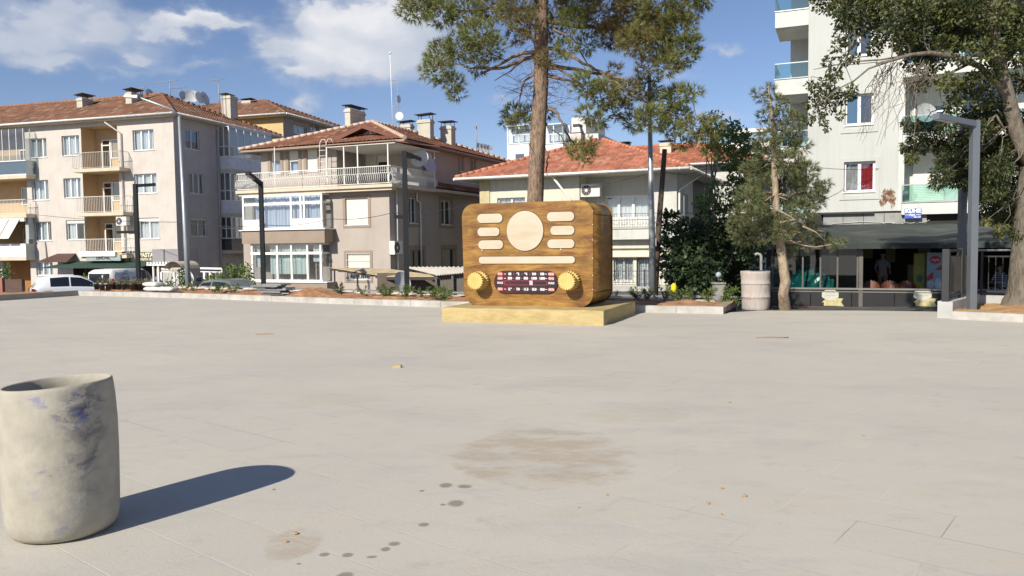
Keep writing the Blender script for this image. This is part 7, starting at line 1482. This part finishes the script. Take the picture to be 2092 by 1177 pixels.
for i in range(9):
    k = MB(); L_ = .42 + .06 * math.sin(i * 2.1); k.box(-L_, L_, -.2, .2, 0, .032); o = k.build('paving_slab', SLAB if i % 3 else mat('dark_slab', (.10, .10, .105), .8), label='%s grey paving slab in the untidy stack on the kerb' % ('lowest', 'second lowest', 'third', 'fourth', 'fifth', 'sixth', 'seventh', 'eighth', 'topmost')[i], category='paving slab', group='stacked paving slabs on the kerb')
    o.location = (Pb.x + .13 * math.sin(i * 1.7) - (.12 if i > 5 else 0), Pb.y + .05 * math.cos(i * 2.3), zc_ + i * .0345); o.rotation_euler = (0, 0, -.45 + .14 * math.sin(i * 3.1))
def stone(P, s, m_, lab, nm='stone', cat='stone', grp=None, fl=.6, sd=0):
    rnd = random.Random(sd); k = MB(); n = 8; R_ = []
    for i in range(5):
        ph = math.pi * i / 4; R_.append([k.pt((s[0] * math.sin(ph) * math.cos(2 * math.pi * j / n) * rnd.uniform(.8, 1.15), s[1] * math.sin(ph) * math.sin(2 * math.pi * j / n) * rnd.uniform(.8, 1.15), s[2] * (1 - math.cos(ph)) * rnd.uniform(.9, 1.05))) for j in range(n)])
    for i in range(4):
        for j in range(n): k.f.append([R_[i][j], R_[i][(j + 1) % n], R_[i + 1][(j + 1) % n], R_[i + 1][j]])
    o = k.build(nm, m_, label=lab, category=cat, group=grp); o.location = P; return o
PST = mat('pale_rubble', (.55, .49, .41), .9, .15, 5, bump=.3)
rb = []
for i in range(34):
    s_ = i / 33; a = int(s_ * (len(back) - 2.001)); f = s_ * (len(back) - 2.001) - a; p = back[a].lerp(back[a + 1], f); q = K[1 + a].lerp(K[2 + a], f); w = p.lerp(q, rng.uniform(.04, .2)); rb.append(w)
for i, w in enumerate(rb):
    z = rng.uniform(.08, .2); stone((w.x, w.y, .11), (z * 1.5, z, z * .32), PST, 'pale rubble stone lying along the back edge of the planting bed', grp='rubble stones along the bed', sd=i)
# clods and scraps on the paving
CLOD = mat('clay_clod', (.42, .26, .12), .95, .2, 8, bump=.4)
for i, (x, y, r, lab) in enumerate(((1521, 1015, .022, 'largest clay clod on the paving at lower right'), (1475, 999, .016, 'small clod up left of the largest clod'), (1447, 1030, .018, 'clay clod left of the largest clod, lower one'), (1474, 1052, .014, 'flat clod nearest the viewer in the lower right cluster'), (1240, 1012, .013, 'tiny clod on the sand patch edge'), (1490, 823, .022, 'flat clod far right of centre on the paving'), (1764, 891, .015, 'lone small clod at far right of the paving'), (604, 1092, .022, 'clod in the tan crumbs at lower centre left'), (585, 1108, .016, 'crumb just left below the clod at lower centre left'), (1182, 1038, .01, 'tiny red crumb right of the damp spots'))):
    P = gp(x, y); stone((P.x, P.y, 0), (r * .75, r * .6, r * .3), CLOD, lab, 'clay_clod', 'clod', 'clay clods on the paving', sd=i + 50)
crm = MB(); rnd = random.Random(5)
P = gp(811, 751); k = MB(); k.hexa([(-.085, -.03, 0), (.07, -.045, 0), (.09, .01, 0), (-.07, .03, 0), (-.085, -.03, .035), (.07, -.045, .045), (.09, .01, .045), (-.07, .03, .035)]); k.v = [(x_ * .7, y_ * .7, z_ * .8) for x_, y_, z_ in k.v]; o = k.build('wood_block', mat('pale_wood', (.42, .32, .16), .8, .1, 8), label='small pale wooden offcut lying alone in the middle of the paving', category='wood block'); o.location = (P.x, P.y, 0)
P = gp(1577, 691); k = MB(); k.tube([(-.24, .02, .012), (-.05, -.01, .02), (.1, -.02, .014), (.26, 0, .01)], .007, 6); o = k.build('stick', mat('red_brown_stick', (.3, .19, .12), .9), label='thin reddish stick lying on the paving at right', category='stick'); o.location = (P.x, P.y, 0)
P = gp(540, 684); k = MB(); k.box(-.14, .14, -.02, .02, 0, .02); o = k.build('wood_strip', mat('grey_wood', (.35, .28, .2), .9), label='thin wooden strip lying on the paving at left of centre', category='wood strip'); o.location = (P.x, P.y, 0); o.rotation_euler = (0, 0, .3)

# ================================================================= PERGOLA AND SHED
PT = mat('pergola_timber', (.40, .27, .13), .85, .15, 4)
a = dp(675, 548, 34); b = dp(800, 546, 30.5); c = dp(900, 566, 27.0); z = a.z
pe = empty('pergola', (a.x, a.y, gz(a.x)), 0, 'flat timber and sheet pergola roof on thin posts in the beige house garden', 'pergola'); Z0 = gz(a.x)
A = Vector((0, 0, a.z - Z0)); B_ = b - a; B_.z = A.z; F_ = dp(805, 566, 27.5) - a; D_ = dp(727, 559, 30.5) - a
far0, far1, near1, near0 = A, Vector((B_.x, B_.y, A.z)), Vector((dp(902, 566, 27).x - a.x, 27 - a.y, dp(902, 566, 27).z - Z0)), Vector((dp(790, 566, 29).x - a.x, 29 - a.y, dp(790, 566, 29).z - Z0))
k = MB(); k.hexa([tuple(p) for p in (far0, far1, near1, near0)] + [tuple(p + Vector((0, 0, .03))) for p in (far0, far1, near1, near0)]); k.build('roof_sheet', mat('pergola_sheet', (.45, .36, .22), .8, .2, 2), pe)
k = MB(); k.bar(far0 - Vector((0, 0, .03)), far1 - Vector((0, 0, .03)), .05, .08)
for s_ in np.linspace(.0, 1, 7): p, q = far0.lerp(near0, s_), far1.lerp(near1, s_); k.bar(p - Vector((0, 0, .06)), q - Vector((0, 0, .06)), .06, .09)
k.build('beams', mat('dark_beam', (.05, .04, .035), .8), pe)
for s_, t_ in ((.06, 0), (.06, 1), (.5, 0), (.95, 0), (.95, 1)): p = far0.lerp(near0, s_).lerp(far1.lerp(near1, s_), t_ * .95 + .02); k = MB(); k.bar((p.x, p.y, 0), (p.x, p.y, p.z - .09), .06); k.build('post', IRONB, pe)
s0 = dp(820, 546, 33); s1 = dp(955, 545, 31); s2 = dp(965, 556, 26.5); s3 = dp(890, 563, 26.5)
sh = empty('garden_shed', (s0.x, s0.y, gz(s0.x)), 0, 'low garden shed with pale corrugated roof behind the left side of the radio', 'shed'); z0 = gz(s0.x); k = MB(); n = 30; sub_ = lambda p: p - Vector((s0.x, s0.y, z0))
for i in range(n):
    h_ = lambda t: Vector((0, 0, .025 * math.cos(t * n * math.pi)));  f0, f1 = i / n, (i + 1) / n
    k.face([tuple(sub_(s0).lerp(sub_(s1), f0) + h_(f0)), tuple(sub_(s0).lerp(sub_(s1), f1) + h_(f1)), tuple(sub_(s3).lerp(sub_(s2), f1) + h_(f1)), tuple(sub_(s3).lerp(sub_(s2), f0) + h_(f0))])
k.build('roof', mat('pale_corrugated', (.52, .48, .42), .7, .2, 2), sh)
k = MB(); q3, q2 = sub_(s3), sub_(s2); e_ = Vector((0, .25, 0))
k.hexa([(q3.x, q3.y + .2, 0), (q2.x, q2.y + .2, 0), (q2.x, q2.y + .26, 0), (q3.x, q3.y + .26, 0), (q3.x, q3.y + .2, q3.z - .04), (q2.x, q2.y + .2, q2.z - .04), (q2.x, q2.y + .26, q2.z - .04), (q3.x, q3.y + .26, q3.z - .04)]); k.build('front_wall', mat('shed_board', (.14, .12, .10), .85, .2, 3, stretch=(8, 8, .5)), sh)
for t_ in (.0, .45, 1.): p = q3.lerp(q2, t_); k = MB(); k.bar((p.x, p.y + .1, 0), (p.x, p.y + .1, p.z - .05), .07); k.build('post', mat('shed_post', (.12, .11, .11), .7), sh)
p = dp(860, 575, 29); k = MB(); W_ = sub_(p); k.box(W_.x - 1.6, W_.x + 1.3, W_.y, W_.y + .08, 0, s0.z - z0 - .1); k.build('back_wall', mat('shed_back', (.13, .10, .085), .9), sh)

# ================================================================= GARDEN GATE OF THE PINK BLOCK
G = Frame(342, 590, 40, 17, gz(-17)); gt = G.root('garden_gate', label='white iron garden gate with arch and curved cream canopy beside the pink apartment block', category='gate')
x = lambda p, y=580, v=0: G.px(p, y, v); k = MB()
def gbar(p, q, w=.05): a_, b__ = x(*p), x(*q); k.bar((a_[0], 0, a_[1]), (b__[0], 0, b__[1]), w)
z_ = 0
for p in (330, 356, 376): a_ = x(p, 556); k.bar((a_[0], 0, 0), (a_[0], 0, a_[1]), .09)
gbar((330, 549), (352, 550), .06); gbar((330, 555), (352, 556), .05); gbar((410, 548), (454, 549), .09); gbar((410, 555), (454, 556), .05); gbar((454, 549), (454, 556), .06)
for p in (418, 430): a_ = x(p, 556); k.bar((a_[0], 0, 0), (a_[0], 0, a_[1]), .11)
for p in range(334, 356, 3): a_ = x(p, 556); k.bar((a_[0], 0, 0), (a_[0], 0, a_[1]), .025)
for p in range(433, 454, 4): a_ = x(p, 556); k.bar((a_[0], 0, 0), (a_[0], 0, a_[1]), .02)
pts = [x(378 + 18 * math.cos(t_) , 574 - 22 * math.sin(t_)) for t_ in np.linspace(math.pi, 0, 13)]
k.tube([(p[0], 0, p[1]) for p in pts], .035, 6)
for p in range(364, 396, 4): a_ = x(p, 570 - 16 * math.sqrt(max(0, 1 - ((p - 378) / 18) ** 2))); k.bar((a_[0], 0, 0), (a_[0], 0, a_[1]), .02)
for i in range(16): c = x(363 + (i % 4) * 9, 566 + (i // 4) * 7); k.tube([(c[0] + .09 * math.cos(t_), 0, c[1] + .09 * math.sin(t_)) for t_ in np.linspace(0, 5.2, 9)], .012, 5)
k.build('ironwork', IRONW, gt)
k = MB(); c0 = x(363, 549)[0]; c1 = x(408, 549)[0]; zc1 = x(385, 534)[1]; zc0 = x(385, 549)[1]; n = 14
cm = mat('cream_canopy', (.56, .49, .38), .7, .08, 2)
ca_, cb_ = x(344, 548)[0], x(378, 548)[0]
for i in range(n):
    t0, t1 = math.pi * i / n, math.pi * (i + 1) / n; f = lambda t_, v: ((ca_ + cb_) / 2 - (cb_ - ca_) / 2 * math.cos(t_), v, zc0 + (zc1 - zc0) * math.sin(t_)); k.face([f(t0, -.3), f(t1, -.3), f(t1, 1.1), f(t0, 1.1)], True)
k.build('canopy', cm, gt)
k = MB(); k.face([(x(343)[0], -.02, x(343, 547)[1]), (x(378)[0], -.02, x(378, 547)[1]), (x(378)[0], -.02, x(378, 549)[1]), (x(343)[0], -.02, x(343, 549)[1])]); k.build('canopy_lip', cm, gt)
# grey sheeted kiosk left of the gate
KI = Frame(367, 540, 42, 17, gz(-17)); ki = KI.root('kiosk', label='grey sheet clad kiosk box with striped cornice left of the white garden gate', category='kiosk')
a0, a1, b0, b1 = KI.rect(311, 509, 364, 535); k = MB(); k.box(a0, a1, 0, 1.6, b0, b1); k.build('sheet_panel', mat('grey_sheet', (.26, .25, .26), .6, .08, 1.5), ki)
k = MB(); m0 = (a0 + a1) / 2 - .1; k.box(m0, m0 + .08, -.02, -.003, b0, b1); k.build('seam', mat('dark_seam', (.12, .12, .12)), ki)
k = MB(); zz = b0; s_ = a0 - .25
while s_ < a1 - .4: k.box(s_, s_ + .12, -.15, -.003, zz - .12, zz - .003); s_ += .2
k.box(a0 - .3, a1 - .3, -.12, .3, zz - .2, zz - .123); k.build('cornice', IRONW, ki)
k = MB(); k.box(a0 + .15, a1 - .1, .1, 1.5, 0, zz - .2); k.build('body', mat('kiosk_body', (.35, .32, .29), .8, .1, 2), ki)
for q in (a0 + .02, a0 + .35): k = MB(); k.box(q, q + .07, -.05, .05, 0, zz - .203); k.build('post', IRONW, ki)
# brown wall at far left
WL = Frame(45, 590, 42, 17, gz(-27)); k = MB(); z1 = WL.px(30, 571)[1]; e = WL.root('garden_wall', label='dark brown garden wall with reddish end pillar at the far left', category='wall'); k.box(-6, -.003, 0, .2, 0, z1); k.build('wall_panel', mat('brown_boards', (.10, .06, .045), .85, .2, 2, stretch=(.5, .5, 6)), e); u_ = WL.px(6, 575)[0]; k = MB(); k.box(u_ - .25, u_ + .08, -.12, -.003, 0, z1 + .08); k.build('pillar', mat('red_brown_pillar', (.3, .12, .09), .8, .15, 3), e)

# ================================================================= GLOBE LAMP, RIGHT FENCE
P = dp(1468, 590, 22.5); e = empty('globe_lamp', (P.x, P.y, gz(P.x)), 0, 'round globe lamp on a square stone pillar in front of the dark shrub', 'garden lamp'); zt_ = dp(1468, 580, 22.5).z - gz(P.x); k = MB(); k.box(-.14, .14, -.14, .14, 0, zt_); k.box(-.17, .17, -.17, .17, zt_ + .001, zt_ + .04); k.build('pillar', mat('pillar_stone', (.3, .29, .27), .9, .15, 4), e)
k = MB(); k.tube([(0, 0, zt_ + .04), (0, 0, zt_ + .17)], .03, 8); k.build('stem', IRONB, e); k = MB(); k.lathe([(.001, 0)] + [(.085 * math.sin(t_), .085 - .085 * math.cos(t_)) for t_ in np.linspace(.2, 3.0, 9)] + [(.001, .17)], 16, c=(0, 0, zt_ + .17)); k.build('globe', mat('frosted_globe', (.35, .38, .42), .25), e)
P = dp(1555, 545, 19); e = empty('vent_pipe', (P.x, P.y, gz(P.x)), 0, 'grey hooked vent pipe standing behind the pinkish dusty drum', 'pipe'); zt_ = dp(1555, 520, 19).z - gz(P.x); k = MB(); k.tube([(0, 0, 0), (0, 0, zt_ - .05), (-.03, 0, zt_), (-.1, 0, zt_ + .02), (-.15, 0, zt_ - .01)], .035, 10); k.build('pipe', mat('grey_pipe', (.3, .29, .28)), e)
# black gate panel going back, and railing
sd, so = PSD, PSO
s0, s1 = side[0] + Vector((0, 0, .32)), side[1] + Vector((0, 0, .32)); g0_ = s0 + so * .13 + sd * .05; g1_ = s1 + so * .13 - sd * .05
e = empty('gate_panel', tuple(g0_), math.atan2(sd.y, sd.x), 'black steel gate panel with upright boards on the low parapet at right', 'gate'); L_ = (g1_ - g0_).length; HG = 1.0
k = MB(); k.box(-.06, .06, -.06, .06, 0, HG); k.build('post', IRONB, e); k = MB(); k.box(L_ - .06, L_ + .06, -.06, .06, 0, HG); k.build('post', IRONB, e); k = MB(); k.box(L_ * .5 - .04, L_ * .5 + .04, -.04, .04, 0, HG); k.build('post', IRONB, e)
for xa_, xb_ in ((.061, L_ * .5 - .041), (L_ * .5 + .041, L_ - .061)):
    for zq in (HG - .04, .09): k = MB(); k.bar((xa_, 0, zq), (xb_, 0, zq), .05); k.build('rail', IRONB, e)
k = MB(); x_ = .1
while x_ < L_ - .15:
    if not (L_ * .5 - .12 < x_ < L_ * .5 + .05): k.box(x_, x_ + .085, -.012, .012, .14, HG - .14)
    x_ += .095
k.build('board_infill', mat('weathered_board', (.10, .10, .085), .8, .2, 3), e)
a = E1 + orr * 2.76; a.z = .30; Lr = 11.0
e = empty('railing', tuple(a), math.atan2(tr.y, tr.x), 'black bar railing with bright top rail in front of the cafe at right', 'railing'); k = MB(); HR = .93
for q in np.arange(.13, Lr, .13): k.box(q - .007, q + .007, -.007, .007, .1, HR - .12)
k.build('bars', IRONB, e); k = MB(); k.bar((0, 0, HR - .1), (Lr, 0, HR - .1), .03); k.bar((0, 0, .08), (Lr, 0, .08), .03); k.build('rails', IRONB, e); k = MB(); k.tube([(-.3, 0, HR + .03), (Lr, 0, HR + .03)], .022, 10); k.build('top_rail', mat('steel_rail', (.6, .62, .62)), e)
for q in np.arange(0, Lr, 2.0): k = MB(); k.box(q - .02, q + .02, -.02, .02, 0, HR); k.build('post', IRONB, e)

# ================================================================= TEAL BAGS IN THE CAFE
TEAL = mat('teal_plastic', (.012, .17, .20), .22, .2, 4, bump=1.0, bscale=7, spec=.7, c2=(.01, .30, .22), c2s=3)
for i, (x_, y_, r_, lab) in enumerate(((1585, 566, .42, 'teal plastic bag at the left end behind the cafe glass'), (1618, 578, .36, 'low teal bag between the two big ones behind the small pine'), (1650, 570, .46, 'biggest teal plastic bag behind the cafe glass'), (1680, 580, .30, 'rightmost low teal bag behind the cafe glass'))):
    u_, z_ = BC.px(x_, y_, .9); k = MB(); n = 26; m_ = 16; g = []; rnd = random.Random(i)
    for a_ in range(m_ + 1):
        ph = math.pi * a_ / m_; row = []
        for b__ in range(n): th_ = 2 * math.pi * b__ / n; w = 1 + .10 * math.sin(5 * th_ + 3 * ph + i) + .07 * math.sin(9 * th_ - 7 * ph) + rnd.uniform(-.04, .04); row.append(k.pt((r_ * 1.25 * w * math.sin(ph) * math.cos(th_), r_ * w * math.sin(ph) * math.sin(th_), r_ * .95 * w * (1 - math.cos(ph)) * .5 * 1.6)))
        g.append(row)
    for a_ in range(m_):
        for b__ in range(n): k.f.append([g[a_][b__], g[a_][(b__ + 1) % n], g[a_ + 1][(b__ + 1) % n], g[a_ + 1][b__]])
    o = k.build('plastic_bag', TEAL, label=lab, category='plastic bag', group='teal plastic bags in the cafe'); W_ = BC.world(u_, .9, .06); zt_ = z_ - .06; o.location = (W_.x, W_.y, W_.z); o.scale = (1, 1, max(.8, (zt_ + r_ * .75) / (r_ * 1.5)))

# ================================================================= PEOPLE IN THE CAFE
SKIN = mat('skin', (.38, .22, .15), .6, .05, 5); HAIR = mat('dark_hair', (.02, .015, .012), .7)
def person(P, rz, lab, pose, shirt, trousers):
    J = {}; E = []
    def j(n, p, r): J[n] = (Vector(p), r)
    if pose == 'stand':
        j('pel', (0, 0, .95), .14); j('sp', (0, 0, 1.12), .125); j('ch', (0, 0, 1.32), .15); j('nk', (0, 0, 1.47), .055); j('hd0', (0, -.01, 1.53), .06)
        for s, n in ((-1, 'l'), (1, 'r')):
            j('hip' + n, (s * .09, 0, .90), .095); j('kn' + n, (s * .10, -.02, .50), .06); j('an' + n, (s * .10, .02, .09), .042); j('to' + n, (s * .12, -.14, .04), .035)
            j('sh' + n, (s * .18, 0, 1.39), .058); j('el' + n, (s * .24, .02, 1.12), .043); j('wr' + n, (s * .2, -.16, .97), .028); j('pm' + n, (s * .19, -.24, .96), .032)
    else:
        j('pel', (0, .05, .50), .15); j('sp', (0, .03, .68), .13); j('ch', (0, -.02, .90), .15); j('nk', (0, -.05, 1.05), .055); j('hd0', (0, -.07, 1.11), .06)
        for s, n in ((-1, 'l'), (1, 'r')):
            j('hip' + n, (s * .10, 0, .48), .095); j('kn' + n, (s * .13, -.42, .50), .06); j('an' + n, (s * .13, -.40, .09), .042); j('to' + n, (s * .14, -.55, .04), .035)
            j('sh' + n, (s * .18, -.02, .96), .058); j('el' + n, (s * .24, -.12, .72), .043); j('wr' + n, (s * .14, -.34, .70), .028); j('pm' + n, (s * .11, -.41, .71), .032)
    E = [('pel', 'sp'), ('sp', 'ch'), ('ch', 'nk'), ('nk', 'hd0')]
    for n in 'lr': E += [('pel', 'hip' + n), ('hip' + n, 'kn' + n), ('kn' + n, 'an' + n), ('an' + n, 'to' + n), ('ch', 'sh' + n), ('sh' + n, 'el' + n), ('el' + n, 'wr' + n), ('wr' + n, 'pm' + n)]
    H0 = J['hd0'][0]; j('hd1', H0 + Vector((0, -.02, .07)), .082); j('hd2', H0 + Vector((0, -.005, .15)), .086); E += [('hd0', 'hd1'), ('hd1', 'hd2')]
    for s, n in ((-1, 'l'), (1, 'r')):
        for q in range(4): pm = J['pm' + n][0]; j('f%d%s' % (q, n), pm + Vector(((q - 1.5) * .018, -.045, -.005)), .008); j('g%d%s' % (q, n), pm + Vector(((q - 1.5) * .019, -.075 - .006 * (q in (1, 2)), -.02)), .007); E += [('pm' + n, 'f%d%s' % (q, n)), ('f%d%s' % (q, n), 'g%d%s' % (q, n))]
        pm = J['wr' + n][0].lerp(J['pm' + n][0], .5); j('th' + n, pm + Vector((-s * .04, -.02, -.005)), .009); E.append(('pm' + n, 'th' + n))
    names = list(J); me = bpy.data.meshes.new('person'); me.from_pydata([J[n][0] for n in names], [(names.index(a), names.index(b)) for a, b in E], []); o = bpy.data.objects.new('person_tmp', me); col.objects.link(o)
    md = o.modifiers.new('s', 'SKIN'); sv = me.skin_vertices[0].data
    for i, n in enumerate(names): r_ = J[n][1]; sv[i].radius = (r_ * 1.15, r_ * .85) if n in ('ch', 'sp', 'pel') else (r_, r_)
    sv[names.index('pel')].use_root = True; md.use_smooth_shade = True; o.modifiers.new('d', 'SUBSURF').levels = 1
    dg = bpy.context.evaluated_depsgraph_get(); bm_ = bpy.data.meshes.new_from_object(o.evaluated_get(dg)); bpy.data.objects.remove(o)
    for m_ in (shirt, trousers, SKIN, HAIR): bm_.materials.append(m_)
    hz = H0.z; wl = [J['wrl'][0], J['wrr'][0]]; el_ = [J['ell'][0], J['elr'][0]]; pel = J['pel'][0].z
    for f in bm_.polygons:
        c = f.center
        if c.z > hz - .03: mi = 2
        elif any((c - w).length < .17 for w in wl) and all((c - J['ch'][0]).length > .2 for _ in (0,)): mi = 2
        elif c.z < pel + .02 and not (pose == 'stand' and abs(c.x) > .17 and c.z > .9): mi = 1
        else: mi = 0
        f.material_index = mi
    e = bpy.data.objects.new('person', bm_); col.objects.link(e); e.location = tuple(P); e.rotation_euler = (0, 0, rz); tag(e, lab, 'person')
    k = MB(); c = H0 + Vector((0, .012, .115)); g = [[k.pt((c.x + .094 * math.sin(a) * math.cos(b), c.y + .10 * math.sin(a) * math.sin(b), c.z + .115 * math.cos(a))) for b in [2 * math.pi * q / 16 for q in range(16)]] for a in np.linspace(.05, 1.5, 7)]
    for a in range(6):
        for b in range(16): k.f.append([g[a][b], g[a][(b + 1) % 16], g[a + 1][(b + 1) % 16], g[a + 1][b]]); k.smooth.add(len(k.f) - 1)
    k.build('hair', HAIR, e)
    k = MB(); hc = H0 + Vector((0, -.10, .08)); k.hexa([hc + Vector(q) for q in ((-.014, .01, -.02), (.014, .01, -.02), (.014, .03, -.02), (-.014, .03, -.02), (-.006, .008, .03), (.006, .008, .03), (.006, .03, .03), (-.006, .03, .03))]); k.build('nose', SKIN, e)
    for s in (-1, 1): k = MB(); k.tube([(hc.x + s * .03, hc.y + .022, hc.z + .035), (hc.x + s * .03, hc.y + .012, hc.z + .035)], .011, 8); k.build('eye', HAIR, e); k = MB(); k.tube([(s * .078, hc.y + .10, hc.z + .01), (s * .096, hc.y + .11, hc.z + .012)], .024, 8); k.build('ear', SKIN, e)
    k = MB(); k.box(hc.x - .022, hc.x + .022, hc.y + .012, hc.y + .02, hc.z - .045, hc.z - .037); k.build('mouth', mat('lips', (.25, .08, .07), .6), e); return e
STR = bpy.data.materials.new('striped_shirt'); STR.use_nodes = True; t_ = STR.node_tree; w_ = t_.nodes.new('ShaderNodeTexWave'); w_.bands_direction = 'Z'; w_.inputs['Scale'].default_value = 4.5; tcn = t_.nodes.new('ShaderNodeTexCoord'); t_.links.new(tcn.outputs['Object'], w_.inputs[0])
rmp = t_.nodes.new('ShaderNodeValToRGB'); rmp.color_ramp.interpolation = 'CONSTANT'; rmp.color_ramp.elements[0].color = (.04, .06, .14, 1); rmp.color_ramp.elements[1].position = .55; rmp.color_ramp.elements[1].color = (.45, .48, .52, 1); t_.links.new(w_.outputs['Fac'], rmp.inputs[0]); t_.links.new(rmp.outputs[0], t_.nodes['Principled BSDF'].inputs['Base Color'])
TRO = mat('dark_trousers', (.05, .045, .04), .9)
u_ = BC.px(1803, 560, 3.0)[0]; person(BC.world(u_, 3.0, .06), BC.rz + .2, 'person standing inside the dark cafe in a dim blue and grey striped top', 'stand', STR, mat('khaki_trousers', (.2, .17, .12), .9))
u_ = BC.px(2045, 570, 2.2)[0]; person(BC.world(u_, 2.2, .06), BC.rz - .8, 'person seated behind the black railing in a blue and white striped shirt', 'sit', STR, TRO)
chair(u_, 2.28, 'orange chair under the seated person behind the railing', math.pi * 0 - .8)
u_ = BC.px(1998, 580, 2.4)[0]; chair(u_, 2.4, 'orange chair behind the railing next to the right lamp posts', .5)
